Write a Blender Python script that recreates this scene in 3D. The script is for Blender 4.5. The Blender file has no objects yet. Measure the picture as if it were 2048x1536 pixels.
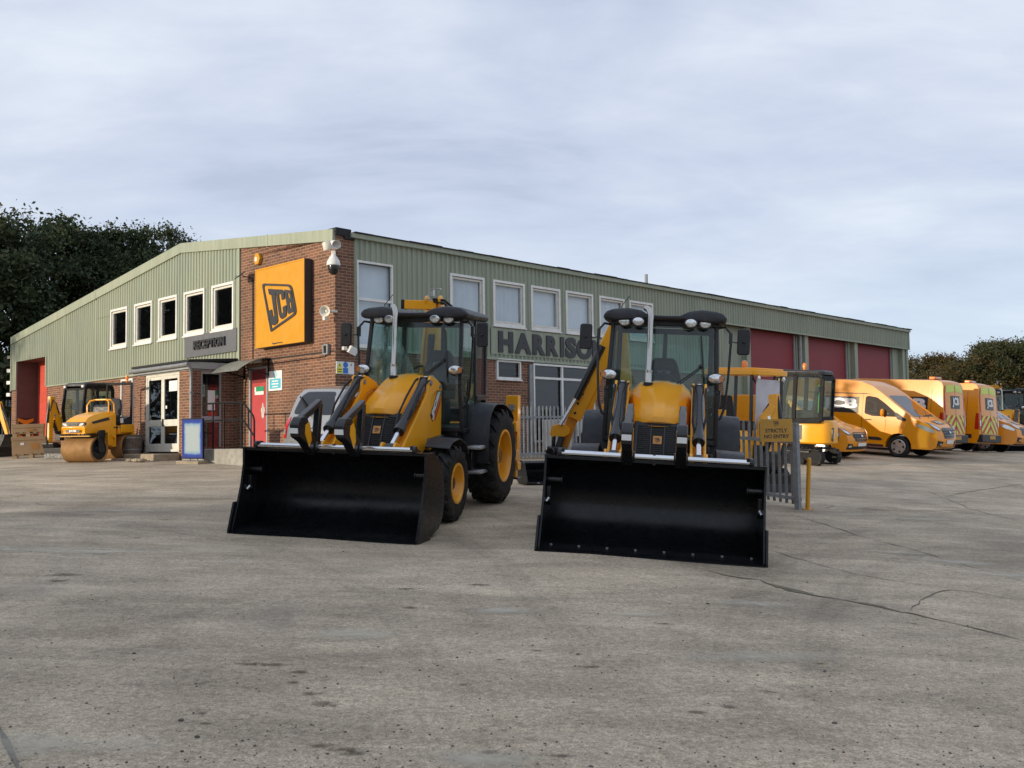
import bpy, bmesh, math, random
import numpy as np
from mathutils import Vector, Matrix
R = math.radians
random.seed(7)
rng = np.random.default_rng(7)
scene = bpy.context.scene
col = scene.collection

# ------------------------------------------------------------------ camera maths
CX, CY, FPX, HCAM = 1024, 768, 1980.0, 1.555
_p, _r = R(3.387), R(-0.7565)
_f = Vector((0, math.cos(_p), math.sin(_p)))
_r0 = Vector((1, 0, 0)); _u0 = _r0.cross(_f)
_rr = math.cos(_r)*_r0 + math.sin(_r)*_u0
_uu = -math.sin(_r)*_r0 + math.cos(_r)*_u0
CAM = Vector((0, 0, HCAM))
cam = bpy.data.objects.new('camera', bpy.data.cameras.new('camera'))
col.objects.link(cam)
m4 = Matrix((_rr, _uu, -_f)).transposed().to_4x4(); m4.translation = CAM
cam.matrix_world = m4
cam.data.sensor_width = 36; cam.data.sensor_fit = 'HORIZONTAL'
cam.data.lens = FPX/2048*36
cam.data.clip_start = 0.05; cam.data.clip_end = 3000
scene.camera = cam

# ------------------------------------------------------------------ ground shape (the yard rises gently towards the workshop)
_A = np.array([(0,0,0,3),(2.546,10.143,.261,2),(.242,10.523,.418,2),(2.542,11.997,.332,2),(.848,12.277,.448,2),(2.918,14.134,.391,2),
 (1.186,14.419,.509,2),(-1.08,11.177,.43,2),(-3.343,11.77,.532,2),(-.914,13.02,.543,2),(-2.576,13.457,.618,2),(-.339,15.11,.66,2),
 (-2.04,15.557,.737,2),(-9.3,25.1,1.15,3),(-6.8,25.2,1.12,2),(-10.6,26.2,1.2,1.5),(-13.5,27,1.33,1),(12.1,31.2,.89,1),(17,36,1.0,1),(1,26.4,1.2,1),(4.3,14.76,.5,.5)])
def _B(X, Y): return np.stack([X, Y, X*X, X*Y, Y*Y], -1)
_M = _B(_A[:,0], _A[:,1])*_A[:,3:]
_c = np.linalg.lstsq(np.vstack([_M, np.diag([0,0,6.,6.,6.])]), np.concatenate([_A[:,2]*_A[:,3], np.zeros(5)]), rcond=None)[0]
_res = _A[1:13,2] - _B(_A[1:13,0], _A[1:13,1])@_c
_d2 = ((_A[1:13,None,:2]-_A[None,1:13,:2])**2).sum(-1)
_w = np.linalg.solve(np.exp(-_d2/(2*.9**2))+.02*np.eye(12), _res)
def _soft(v, lo, hi):
    k = 3.0
    v = np.where(v > hi-k, hi-k + k*np.tanh((v-hi+k)/k), v)
    return np.where(v < lo+k, lo+k + k*np.tanh((v-lo-k)/k), v)
def gz(X, Y):
    X = np.asarray(X, float); Y = np.asarray(Y, float)
    x = _soft(X, -19, 20); y = _soft(Y, -6, 37)
    z = _B(x, y)@_c
    d = (X[...,None]-_A[1:13,0])**2 + (Y[...,None]-_A[1:13,1])**2
    return z + np.exp(-d/(2*.9**2))@_w
def gzf(X, Y): return float(gz(X, Y))
def ray(px, py): return _f + (px-CX)/FPX*_rr - (py-CY)/FPX*_uu
def D(px, py, depth): return CAM + ray(px, py)*depth          # a point seen at a pixel, at a given distance
def G(px, py):                                              # the ground point seen at a pixel
    d = ray(px, py); lo, hi = 1.0, 60.0
    for t in np.arange(1.0, 60, .25):
        P = CAM + d*float(t)
        if P.z < gzf(P.x, P.y): hi = float(t); lo = hi-.25; break
    for _ in range(30):
        m = (lo+hi)/2; P = CAM + d*m
        if P.z < gzf(P.x, P.y): hi = m
        else: lo = m
    return CAM + d*hi
def gn(X, Y, e=.6):
    return Vector((-(gzf(X+e,Y)-gzf(X-e,Y))/(2*e), -(gzf(X,Y+e)-gzf(X,Y-e))/(2*e), 1)).normalized()

# ------------------------------------------------------------------ mesh builder
def V(*a): return Vector(a)
class MB:
    def __init__(s): s.v=[]; s.f=[]; s.m=[]; s.mi=0; s.T=None
    def add(s, vs, fs):
        o = len(s.v)
        for p in vs:
            p = Vector(p)
            s.v.append(s.T @ p if s.T is not None else p)
        for f in fs: s.f.append([o+i for i in f]); s.m.append(s.mi)
        return s
    def box(s, x0, x1, y0, y1, z0, z1):
        vs = [(x,y,z) for z in (z0,z1) for x,y in ((x0,y0),(x1,y0),(x1,y1),(x0,y1))]
        return s.add(vs, [(3,2,1,0),(4,5,6,7),(0,1,5,4),(1,2,6,5),(2,3,7,6),(3,0,4,7)])
    def obox(s, c, ax, ay, az, hx, hy, hz):
        c=Vector(c); ax=Vector(ax).normalized(); ay=Vector(ay).normalized(); az=Vector(az).normalized()
        vs=[c+ax*hx*a+ay*hy*b+az*hz*d for d in(-1,1) for a,b in((-1,-1),(1,-1),(1,1),(-1,1))]
        return s.add(vs, [(3,2,1,0),(4,5,6,7),(0,1,5,4),(1,2,6,5),(2,3,7,6),(3,0,4,7)])
    def beam(s, p, q, w, h, up=(0,0,1), w2=None, h2=None):   # a box bar from p to q
        p=Vector(p); q=Vector(q); d=(q-p).normalized(); u=Vector(up); sd=d.cross(u)
        if sd.length<1e-4: sd=d.cross(Vector((1,0,0)))
        sd.normalize(); u=sd.cross(d); w2=w if w2 is None else w2; h2=h if h2 is None else h2
        vs=[P+sd*a*ww/2+u*b*hh/2 for P,ww,hh in((p,w,h),(q,w2,h2)) for a,b in((-1,-1),(1,-1),(1,1),(-1,1))]
        return s.add(vs, [(0,1,2,3),(7,6,5,4),(4,5,1,0),(5,6,2,1),(6,7,3,2),(7,4,0,3)])
    def cyl(s, p, q, r, r2=None, n=16, caps=True):
        p=Vector(p); q=Vector(q); r2=r if r2 is None else r2; d=(q-p).normalized()
        a=d.orthogonal().normalized(); b=d.cross(a)
        vs=[P+(a*math.cos(t)+b*math.sin(t))*rr for P,rr in((p,r),(q,r2)) for t in(2*math.pi*i/n for i in range(n))]
        fs=[(i,(i+1)%n,n+(i+1)%n,n+i) for i in range(n)]
        if caps: fs+= [tuple(range(n-1,-1,-1)), tuple(range(n,2*n))]
        return s.add(vs, fs)
    def tube(s, pts, r, n=8, closed=False, rs=None):
        pts=[Vector(p) for p in pts]; N=len(pts); vs=[]; a=None
        for i,p in enumerate(pts):
            if closed: d=(pts[(i+1)%N]-pts[i-1])
            else: d=pts[min(i+1,N-1)]-pts[max(i-1,0)]
            d.normalize()
            a=d.orthogonal() if a is None else a-d*a.dot(d)
            a.normalize(); b=d.cross(a); rr=r if rs is None else rs[i]
            vs+=[p+(a*math.cos(2*math.pi*k/n)+b*math.sin(2*math.pi*k/n))*rr for k in range(n)]
        fs=[]
        for i in range(N if closed else N-1):
            j=(i+1)%N
            fs+=[(i*n+k,i*n+(k+1)%n,j*n+(k+1)%n,j*n+k) for k in range(n)]
        if not closed: fs+=[tuple(range(n-1,-1,-1)), tuple(range((N-1)*n,N*n))]
        return s.add(vs, fs)
    def prism(s, poly, axis, a, b):    # 2D outline swept along an axis: 'y' -> (x,z), 'x' -> (y,z), 'z' -> (x,y)
        def pt(u,w,t): return {'y':(u,t,w),'x':(t,u,w),'z':(u,w,t)}[axis]
        n=len(poly)
        vs=[pt(u,w,a) for u,w in poly]+[pt(u,w,b) for u,w in poly]
        return s.add(vs, [tuple(range(n-1,-1,-1)), tuple(range(n,2*n))]+[(i,(i+1)%n,n+(i+1)%n,n+i) for i in range(n)])
    def lathe(s, prof, o, ax, n=24, caps=True):      # prof: (radius, height along ax)
        o=Vector(o); d=Vector(ax).normalized(); a=d.orthogonal().normalized(); b=d.cross(a); m=len(prof)
        vs=[o+d*h+(a*math.cos(2*math.pi*k/n)+b*math.sin(2*math.pi*k/n))*r for r,h in prof for k in range(n)]
        fs=[(i*n+k,i*n+(k+1)%n,(i+1)*n+(k+1)%n,(i+1)*n+k) for i in range(m-1) for k in range(n)]
        if caps: fs+=[tuple(range(n-1,-1,-1)), tuple(range((m-1)*n,m*n))]
        return s.add(vs, fs)
    def ball(s, c, r, nu=16, nv=10):
        c=Vector(c); r=Vector(r) if hasattr(r,'__len__') else Vector((r,r,r)); vs=[]; fs=[]
        for j in range(nv+1):
            t=math.pi*j/nv
            for i in range(nu):
                a=2*math.pi*i/nu; vs.append(c+Vector((r.x*math.sin(t)*math.cos(a),r.y*math.sin(t)*math.sin(a),-r.z*math.cos(t))))
        for j in range(nv): fs+=[(j*nu+i,j*nu+(i+1)%nu,(j+1)*nu+(i+1)%nu,(j+1)*nu+i) for i in range(nu)]
        return s.add(vs, fs)
    def loft(s, secs, caps=True, closed=True):
        n=len(secs[0]); vs=[p for q in secs for p in q]; fs=[]
        for j in range(len(secs)-1):
            for i in range(n if closed else n-1):
                k=(i+1)%n; fs.append((j*n+i,j*n+k,(j+1)*n+k,(j+1)*n+i))
        if caps and closed: fs+=[tuple(range(n-1,-1,-1)), tuple(range((len(secs)-1)*n,len(secs)*n))]
        return s.add(vs, fs)
    def mesh(s, me_, M=None):
        M=M or Matrix()
        return s.add([M@v.co for v in me_.vertices], [tuple(p.vertices) for p in me_.polygons])
    def build(s, name, mats, parent=None, bevel=0, ang=35, smooth=True, M=None, seg=2, fix=True):
        me=bpy.data.meshes.new(name)
        me.from_pydata([tuple(v) for v in s.v], [], s.f)
        if fix:
            bm=bmesh.new(); bm.from_mesh(me)
            for i,f in enumerate(bm.faces): f.material_index=s.m[i]
            bmesh.ops.remove_doubles(bm, verts=bm.verts, dist=1e-5)
            bmesh.ops.recalc_face_normals(bm, faces=bm.faces)
            bm.to_mesh(me); bm.free()
        else: me.polygons.foreach_set('material_index', s.m)
        for m_ in (mats if isinstance(mats,(list,tuple)) else [mats]): me.materials.append(m_)
        if smooth:
            me.polygons.foreach_set('use_smooth',[True]*len(me.polygons))
            me.set_sharp_from_angle(angle=R(ang))
        me.update()
        o=bpy.data.objects.new(name, me); col.objects.link(o)
        if bevel:
            b=o.modifiers.new('bevel','BEVEL'); b.width=bevel; b.segments=seg; b.limit_method='ANGLE'; b.angle_limit=R(38); b.harden_normals=False
        if M is not None: o.matrix_world=M
        if parent is not None: o.parent=parent
        return o

def tag(o, label=None, cat=None, group=None, kind=None):
    if label: o['label']=label
    if cat: o['category']=cat
    if group: o['group']=group
    if kind: o['kind']=kind
    return o
def empty(name, label, cat, M=None, group=None):
    o=bpy.data.objects.new(name, None); col.objects.link(o); o.empty_display_size=.2
    if M is not None: o.matrix_world=M
    return tag(o,label,cat,group)
KIDS={}
def copy_tree(o, parent=None):
    c=o.copy(); col.objects.link(c)
    if parent is not None: c.parent=parent
    for ch in list(o.children): copy_tree(ch, c)
    return c
def frame(fw, up=(0,0,1), at=(0,0,0)):      # matrix with local x forward, y left, z up
    up=Vector(up).normalized(); fw=Vector(fw); fw=(fw-up*fw.dot(up)).normalized(); lf=up.cross(fw)
    M=Matrix((fw,lf,up)).transposed().to_4x4(); M.translation=Vector(at); return M
def on_ground(P, heading_deg, dz=0):
    a=R(heading_deg); z=gzf(P[0],P[1])
    return frame((math.cos(a),math.sin(a),0), gn(P[0],P[1]), (P[0],P[1],z+dz))
def shape(loops, ext=0.01, res=0):          # flat plate with holes: outlines in x,y, thickness along z
    cu=bpy.data.curves.new('tmp','CURVE'); cu.dimensions='2D'; cu.fill_mode='BOTH'; cu.extrude=ext/2
    for lp in loops:
        sp=cu.splines.new('POLY'); sp.points.add(len(lp)-1); sp.use_cyclic_u=True
        for i,p in enumerate(lp): sp.points[i].co=(p[0],p[1],0,1)
    return _eval(cu)
def _eval(cu):
    o=bpy.data.objects.new('tmp',cu); col.objects.link(o)
    dg=bpy.context.evaluated_depsgraph_get(); dg.update()
    me=bpy.data.meshes.new_from_object(o.evaluated_get(dg))
    bpy.data.objects.remove(o); return me
_tc={}
def text(s_, w=None, h=None, ext=.004, bold=.02, shear=0, sp=1.0):   # lettering scaled to a box, origin at its lower left
    k=(s_,w,h,ext,bold,shear,sp)
    if k in _tc: return _tc[k]
    cu=bpy.data.curves.new('tmp','FONT'); cu.body=s_; cu.size=1; cu.extrude=0; cu.offset=bold; cu.shear=shear; cu.space_character=sp; cu.resolution_u=4
    cu.extrude=.5
    me=_eval(cu)
    co=np.array([v.co[:] for v in me.vertices]); lo=co.min(0); hi=co.max(0); d=hi-lo
    sx=w/d[0] if w else None; sy=h/d[1] if h else None
    sx=sx or sy; sy=sy or sx
    co=(co-lo)*[sx,sy,1]; co[:,2]=np.where(co[:,2]>.25*d[2],ext,0)
    for v,c in zip(me.vertices,co): v.co=c
    _tc[k]=me; return me
def arc(cx_,cy_,r,a0,a1,n=8): return [(cx_+r*math.cos(R(a0+(a1-a0)*i/n)),cy_+r*math.sin(R(a0+(a1-a0)*i/n))) for i in range(n+1)]
def rrect(x0,x1,y0,y1,r,n=4):
    return arc(x1-r,y0+r,r,-90,0,n)+arc(x1-r,y1-r,r,0,90,n)+arc(x0+r,y1-r,r,90,180,n)+arc(x0+r,y0+r,r,180,270,n)
def rpoly(poly, r, n=4):                    # round the corners of a polygon
    out=[]; N=len(poly)
    for i in range(N):
        p=Vector(poly[i]); a=Vector(poly[i-1])-p; b=Vector(poly[(i+1)%N])-p
        rr=r[i] if hasattr(r,'__len__') else r
        rr=min(rr,a.length*.45,b.length*.45)
        if rr<1e-5: out.append(tuple(p)); continue
        A=p+a.normalized()*rr; B_=p+b.normalized()*rr
        for k in range(n+1):
            t=k/n; out.append(tuple(A*(1-t)**2+p*2*t*(1-t)+B_*t*t))
    return out
def interp(tab, x):
    xs=[t[0] for t in tab]; return float(np.interp(x, xs, [t[1] for t in tab]))
# car-like bodies: a side outline (x,z) inflated to a width function, with bulged ends and roof
class Shell:
    def __init__(s, outline, S, xf, xr, bf=.1, br=.05, crown=.03, zc=1.0):
        s.o=outline; s.S=S; s.xf=xf; s.xr=xr; s.bf=bf; s.br=br; s.crown=crown; s.zc=zc
    def P(s, x, z, t, off=0):
        w=s.S(x,z); k=1-t*t
        L=s.xf-s.xr; u=(x-s.xr)/L
        dx=s.bf*max(0,(u-.72)/.28)**1.5*k - s.br*max(0,(.06-u)/.06)*k
        return Vector((x+dx, t*w, z+s.crown*k*max(0,min(1,(z-s.zc)/.4))))
    def body(s, mb, nt=8, cuts=14):
        bm=bmesh.new()
        f=bm.faces.new([bm.verts.new((x,0,z)) for x,z in s.o])
        xs=np.linspace(s.xr,s.xf,cuts)[1:-1]; zs=np.linspace(min(p[1] for p in s.o),max(p[1] for p in s.o),8)[1:-1]
        for x in xs: bmesh.ops.bisect_plane(bm, geom=bm.verts[:]+bm.edges[:]+bm.faces[:], plane_co=(x,0,0), plane_no=(1,0,0))
        for z in zs: bmesh.ops.bisect_plane(bm, geom=bm.verts[:]+bm.edges[:]+bm.faces[:], plane_co=(0,0,z), plane_no=(0,0,1))
        vs=[(v.co.x,v.co.z) for v in bm.verts]; bm.verts.index_update()
        fs=[[v.index for v in f.verts] for f in bm.faces]
        be=[[v.index for v in e.verts] for e in bm.edges if len(e.link_faces)==1]; bm.free()
        for t in (-1,1): mb.add([s.P(x,z,t) for x,z in vs], fs)
        ts=np.linspace(-1,1,nt+1)
        for a,b in be:
            p=vs[a]; q=vs[b]; row=[s.P(*p,t) for t in ts]+[s.P(*q,t) for t in ts]
            mb.add(row, [(i,i+1,nt+2+i,nt+1+i) for i in range(nt)])
        return mb
    def side(s, mb, poly, sd, off=.006, thick=0, nx=.15):     # a panel lying on the flank sd=+1/-1
        return s._patch(mb, poly, lambda x,z: s.P(x,z,sd)+Vector((0,sd*off,0)), nx)
    def _patch(s, mb, poly, fn, step):
        bm=bmesh.new(); bm.faces.new([bm.verts.new((a,b,0)) for a,b in poly])
        for ax in (0,1):
            lo=min(p[ax] for p in poly); hi=max(p[ax] for p in poly); n=max(1,int((hi-lo)/step))
            for v in np.linspace(lo,hi,n+1)[1:-1]:
                co=[0,0,0]; co[ax]=float(v); no=[0,0,0]; no[ax]=1
                bmesh.ops.bisect_plane(bm, geom=bm.verts[:]+bm.edges[:]+bm.faces[:], plane_co=co, plane_no=no)
        bm.verts.index_update()
        mb.add([fn(v.co.x,v.co.y) for v in bm.verts], [[v.index for v in f.verts] for f in bm.faces]); bm.free(); return mb
    def end(s, mb, poly, front=True, off=.008, step=.12):     # a panel (y,z) lying on the front or the back
        pr=[]
        O=s.o; n=len(O)
        def xat(z):
            c=[]
            for i in range(n):
                (x0,z0),(x1,z1)=O[i],O[(i+1)%n]
                if (z0-z)*(z1-z)<=0 and abs(z1-z0)>1e-6: c.append(x0+(x1-x0)*(z-z0)/(z1-z0))
            return (max(c) if front else min(c)) if c else (s.xf if front else s.xr)
        def fn(y,z):
            x=xat(z); w=s.S(x,z); e=.01
            tx=xat(z+e)-xat(z-e); nrm=Vector((2*e,0,-tx)).normalized() if front else Vector((-2*e,0,tx)).normalized()
            return s.P(x,z,max(-1,min(1,y/w)))+nrm*off
        return s._patch(mb, poly, fn, step)
# ------------------------------------------------------------------ materials
def nodes(name):
    m=bpy.data.materials.new(name); m.use_nodes=True; nt=m.node_tree
    return m, nt, nt.nodes['Principled BSDF'], nt.nodes['Material Output']
def N(nt, typ, **kw):
    n=nt.nodes.new(typ)
    for k,v in kw.items():
        if k in n.bl_rna.properties: setattr(n,k,v)
        else: n.inputs[k.replace('_',' ')].default_value=v
    return n
def L(nt,a,b): nt.links.new(a,b)
def ramp(nt, src, stops):
    r=nt.nodes.new('ShaderNodeValToRGB'); e=r.color_ramp.elements
    while len(e)<len(stops): e.new(.5)
    for el,(p,c) in zip(e,stops): el.position=p; el.color=(c if hasattr(c,'__len__') else (c,c,c))+((1,) if not hasattr(c,'__len__') or len(c)==3 else ())
    L(nt,src,r.inputs[0]); return r.outputs[0]
def mixc(nt, fac, a, b, mode='MIX'):
    n=nt.nodes.new('ShaderNodeMix'); n.data_type='RGBA'; n.blend_type=mode
    for i,v in ((0,fac),(6,a),(7,b)):
        if hasattr(v,'is_linked'): L(nt,v,n.inputs[i])
        elif i==0: n.inputs[0].default_value=v
        else: n.inputs[i].default_value=(*v,1) if len(v)==3 else v
    return n.outputs[2]
def coords(nt, kind='Object', scale=None):
    t=nt.nodes.new('ShaderNodeTexCoord').outputs[kind]
    if scale is None: return t
    mp=nt.nodes.new('ShaderNodeMapping'); mp.inputs['Scale'].default_value=scale; L(nt,t,mp.inputs[0]); return mp.outputs[0]
def noise(nt, vec, scale, detail=4, rough=.55, dist=0):
    n=nt.nodes.new('ShaderNodeTexNoise'); n.inputs['Scale'].default_value=scale; n.inputs['Detail'].default_value=detail
    n.inputs['Roughness'].default_value=rough; n.inputs['Distortion'].default_value=dist; L(nt,vec,n.inputs['Vector']); return n.outputs[0]
def bump(nt, b, h, strength=.3, dist=.01):
    n=nt.nodes.new('ShaderNodeBump'); n.inputs['Strength'].default_value=strength; n.inputs['Distance'].default_value=dist
    L(nt,h,n.inputs['Height']); L(nt,n.outputs[0],b.inputs['Normal'])
def mat(name, base, rough=.5, metal=0, var=.12, scale=3.0, coat=0, dirt=None, dirt_amt=.25, bmp=0, bscale=40, spec=.5, rvar=.1):
    m,nt,b,_=nodes(name); c=coords(nt)
    n1=noise(nt,c,scale,5); f=ramp(nt,n1,[(.3,0.),(.7,1.)])
    lo=tuple(x*(1-var) for x in base); hi=tuple(min(1,x*(1+var)) for x in base)
    out=mixc(nt,f,lo,hi)
    if dirt:
        d=ramp(nt,noise(nt,c,scale*2.3,6,.65),[(.48,0.),(.72,dirt_amt)]); out=mixc(nt,d,out,dirt)
    L(nt,out,b.inputs['Base Color'])
    rr=ramp(nt,noise(nt,c,scale*4,4),[(.3,max(.03,rough-rvar)),(.7,min(1,rough+rvar))]); L(nt,rr,b.inputs['Roughness'])
    b.inputs['Metallic'].default_value=metal; b.inputs['Coat Weight'].default_value=coat; b.inputs['Coat Roughness'].default_value=.08
    b.inputs['Specular IOR Level'].default_value=spec
    if bmp: bump(nt,b,noise(nt,c,bscale,4),bmp,.004)
    return m
M={}
M['yellow']=mat('yellow paint',(.92,.40,.008),.34,var=.04,scale=1.5,coat=.25,dirt=(.35,.19,.06),dirt_amt=.10,rvar=.05)
M['yellow2']=mat('worn yellow paint',(.72,.30,.012),.42,var=.08,scale=2,coat=.15,dirt=(.22,.13,.06),dirt_amt=.3)
M['orange']=mat('orange van paint',(.82,.295,.002),.30,var=.04,scale=1.2,coat=.25,dirt=(.4,.2,.07),dirt_amt=.12,rvar=.04)
M['black']=mat('black gloss paint',(.012,.012,.014),.30,var=.2,scale=2,coat=.15,rvar=.08)
M['bucket']=mat('black bucket enamel',(.0055,.006,.0075),.30,var=.25,scale=2.5,dirt=(.03,.029,.027),dirt_amt=.15,rvar=.06,spec=.38)
M['plastic']=mat('dark plastic',(.016,.0165,.019),.5,var=.15,scale=4,dirt=(.09,.085,.08),dirt_amt=.2,bmp=.15,bscale=150)
M['greyplastic']=mat('charcoal fender plastic',(.024,.026,.033),.52,var=.12,scale=3,dirt=(.12,.11,.1),dirt_amt=.2,bmp=.1,bscale=150)
M['rubber']=mat('tyre rubber',(.014,.014,.0145),.75,var=.25,scale=6,dirt=(.10,.09,.075),dirt_amt=.45,bmp=.3,bscale=60,spec=.3)
M['chrome']=mat('polished steel',(.75,.77,.80),.16,1,var=.05,scale=4,rvar=.06)
M['matblack']=mat('matt black frame',(.014,.014,.015),.65,var=.15,scale=4,spec=.2)
M['steel']=mat('galvanised steel',(.25,.265,.28),.55,.4,var=.2,scale=9,dirt=(.16,.14,.12),dirt_amt=.3)
M['exhaust']=mat('stainless exhaust',(.50,.48,.44),.22,1,var=.06,scale=3,dirt=(.30,.22,.14),dirt_amt=.2,rvar=.05)
M['alu']=mat('bright aluminium',(.62,.63,.64),.35,.9,var=.1,scale=8)
M['silver']=mat('silver car paint',(.30,.31,.32),.3,.4,var=.05,scale=2,coat=.7,dirt=(.3,.28,.25),dirt_amt=.2)
M['white']=mat('white paint',(.74,.74,.71),.45,var=.06,scale=3,dirt=(.35,.31,.25),dirt_amt=.25)
M['whiteplastic']=mat('white plastic',(.72,.71,.67),.4,var=.05,scale=5)
M['offwhite']=mat('aged white frame',(.66,.65,.58),.5,var=.08,scale=5,dirt=(.3,.27,.2),dirt_amt=.35)
M['decalwhite']=mat('white vinyl',(.78,.78,.78),.35,var=.03,scale=3)
M['decalblack']=mat('black vinyl',(.02,.02,.022),.35,var=.1,scale=3)
M['red']=mat('red lamp plastic',(.50,.012,.012),.2,var=.1,scale=8,coat=.5)
M['redvinyl']=mat('red stripe vinyl',(.55,.03,.02),.4,var=.05,scale=3)
M['lime']=mat('lime reflective vinyl',(.62,.72,.10),.4,var=.05,scale=3)
M['amberdull']=mat('amber indicator lens',(.50,.19,.05),.25,var=.25,scale=30,coat=.4)
M['amber']=mat('amber lens',(.80,.22,.01),.2,var=.15,scale=12,coat=.6)
M['lens']=mat('lamp reflector glass',(.72,.74,.76),.12,.7,var=.35,scale=28,coat=.8)
M['seat']=mat('seat fabric',(.035,.035,.04),.85,var=.2,scale=10,bmp=.3,bscale=200)
M['green']=mat('lime webbing',(.10,.55,.08),.7,var=.1,scale=5)
M['film']=mat('milky protective film',(.55,.54,.58),.4,var=.12,scale=5)
M['cardboard']=mat('cardboard',(.37,.25,.14),.85,var=.12,scale=3,dirt=(.2,.13,.07),dirt_amt=.3)
M['timber']=mat('pale pallet timber',(.42,.31,.18),.8,var=.25,scale=6,bmp=.3,bscale=40)
M['weathered']=mat('weathered timber',(.17,.125,.095),.85,var=.35,scale=7,bmp=.4,bscale=50)
M['concrete']=mat('old concrete',(.30,.285,.25),.9,var=.22,scale=3,dirt=(.13,.12,.10),dirt_amt=.55,bmp=.5,bscale=25)
M['concrete_tan']=mat('sandy concrete step',(.34,.28,.20),.9,var=.2,scale=4,dirt=(.15,.12,.09),dirt_amt=.5,bmp=.5,bscale=25)
M['rust']=mat('rusty drum steel',(.29,.155,.055),.68,.12,var=.25,scale=5,dirt=(.30,.18,.08),dirt_amt=.4,rvar=.1,spec=.3)
M['handrail']=mat('black railing paint',(.010,.010,.011),.6,var=.3,scale=8,spec=.2)
M['felt']=mat('black roofing felt',(.018,.019,.020),.85,var=.3,scale=5,bmp=.3,bscale=60)
M['greypanel']=mat('grey sign panel',(.125,.13,.145),.5,var=.05,scale=2)
M['greypaint']=mat('grey painted timber',(.33,.35,.36),.55,var=.1,scale=4,dirt=(.2,.19,.17),dirt_amt=.3)
M['signyellow']=mat('sign yellow',(.62,.285,.012),.4,var=.04,scale=1.5,dirt=(.5,.25,.05),dirt_amt=.2)
M['signdark']=mat('sign charcoal lettering',(.030,.031,.036),.45,var=.1,scale=5)
M['signyellow_dull']=mat('dull yellow sign',(.56,.30,.045),.55,var=.06,scale=4,dirt=(.3,.17,.05),dirt_amt=.2)
M['blue']=mat('sign blue',(.03,.16,.55),.45,var=.05,scale=3)
M['cyan']=mat('sign cyan',(.10,.48,.62),.45,var=.05,scale=3)
M['signalyellow']=mat('warning yellow',(.78,.70,.02),.45,var=.05,scale=3)
M['signgreen']=mat('sign green',(.02,.32,.15),.45,var=.05,scale=3)
M['paper']=mat('white paper',(.78,.78,.76),.7,var=.04,scale=3)
M['reddoor']=mat('red door paint',(.50,.060,.065),.5,var=.06,scale=3,dirt=(.25,.10,.09),dirt_amt=.35)
M['bareplaster']=mat('chipped bare patch',(.55,.50,.45),.8,var=.2,scale=10)
M['soil']=mat('dark soil',(.04,.03,.02),.95,var=.4,scale=20,bmp=.6,bscale=30)
M['blind_or_sheen']=mat('vertical blind fabric or sky sheen',(.66,.72,.76),.8,var=.05,scale=3)
M['interior']=mat('dim interior wall',(.05,.05,.05),.9,var=.2,scale=1)
M['dash']=mat('dashboard',(.03,.03,.033),.6,var=.1,scale=5)
M['bark']=mat('bark',(.09,.07,.05),.95,var=.3,scale=6,bmp=.8,bscale=20)
M['bronze']=mat('canopy polycarbonate',(.20,.20,.17),.3,var=.1,scale=4)

def shutter(name, base):
    m,nt,b,_=nodes(name); c=coords(nt)
    w=nt.nodes.new('ShaderNodeTexWave'); w.wave_type='BANDS'; w.bands_direction='Z'; w.wave_profile='SIN'
    w.inputs['Scale'].default_value=1.3; w.inputs['Distortion'].default_value=0; L(nt,c,w.inputs[0])
    col_=mixc(nt,ramp(nt,noise(nt,coords(nt,'Object',(1,1,3)),1.3,5),[(.3,0.),(.75,.6)]),base,tuple(x*.62 for x in base))
    L(nt,col_,b.inputs['Base Color']); b.inputs['Roughness'].default_value=.55
    return m
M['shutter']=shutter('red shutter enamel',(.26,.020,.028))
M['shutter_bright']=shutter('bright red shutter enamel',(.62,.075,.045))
def brick(name, rot):
    m,nt,b,_=nodes(name); c=coords(nt)
    mp=nt.nodes.new('ShaderNodeMapping'); mp.inputs['Rotation'].default_value=rot; L(nt,c,mp.inputs[0])
    wob=noise(nt,c,1.2,3); 
    bt=nt.nodes.new('ShaderNodeTexBrick'); bt.offset=.5; bt.inputs['Scale'].default_value=1
    bt.inputs['Brick Width'].default_value=.225; bt.inputs['Row Height'].default_value=.075; bt.inputs['Mortar Size'].default_value=.0065
    bt.inputs['Mortar Smooth'].default_value=.25; bt.inputs['Bias'].default_value=0
    bt.inputs['Color1'].default_value=(.225,.100,.058,1); bt.inputs['Color2'].default_value=(.12,.056,.038,1); bt.inputs['Mortar'].default_value=(.40,.285,.19,1)
    L(nt,mp.outputs[0],bt.inputs['Vector'])
    out=mixc(nt,.5,bt.outputs[0],ramp(nt,noise(nt,c,.9,6,.6),[(.3,.32),(.7,.62)]),'OVERLAY')
    spk=ramp(nt,noise(nt,coords(nt,'Object',(4,4,13)),1.2,2),[(.62,0.),(.70,.55)]); out=mixc(nt,spk,out,(.30,.15,.075))
    soot=ramp(nt,noise(nt,coords(nt,'Object',(.8,.8,.25)),1.1,5,.6),[(.5,0.),(.8,.45)]); out=mixc(nt,soot,out,(.055,.042,.035))
    L(nt,out,b.inputs['Base Color']); b.inputs['Roughness'].default_value=.9
    h=mixc(nt,.25,mixc(nt,bt.outputs[1],(.75,.75,.75),(.2,.2,.2)),noise(nt,c,70,3)); bump(nt,b,h,.6,.012)
    return m
M['brick_y']=brick('brick facing',(R(-90),0,0))              # walls running along local x (normal along y)
M['brick_x']=brick('brick facing side',(R(-90),0,R(0)))
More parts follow.
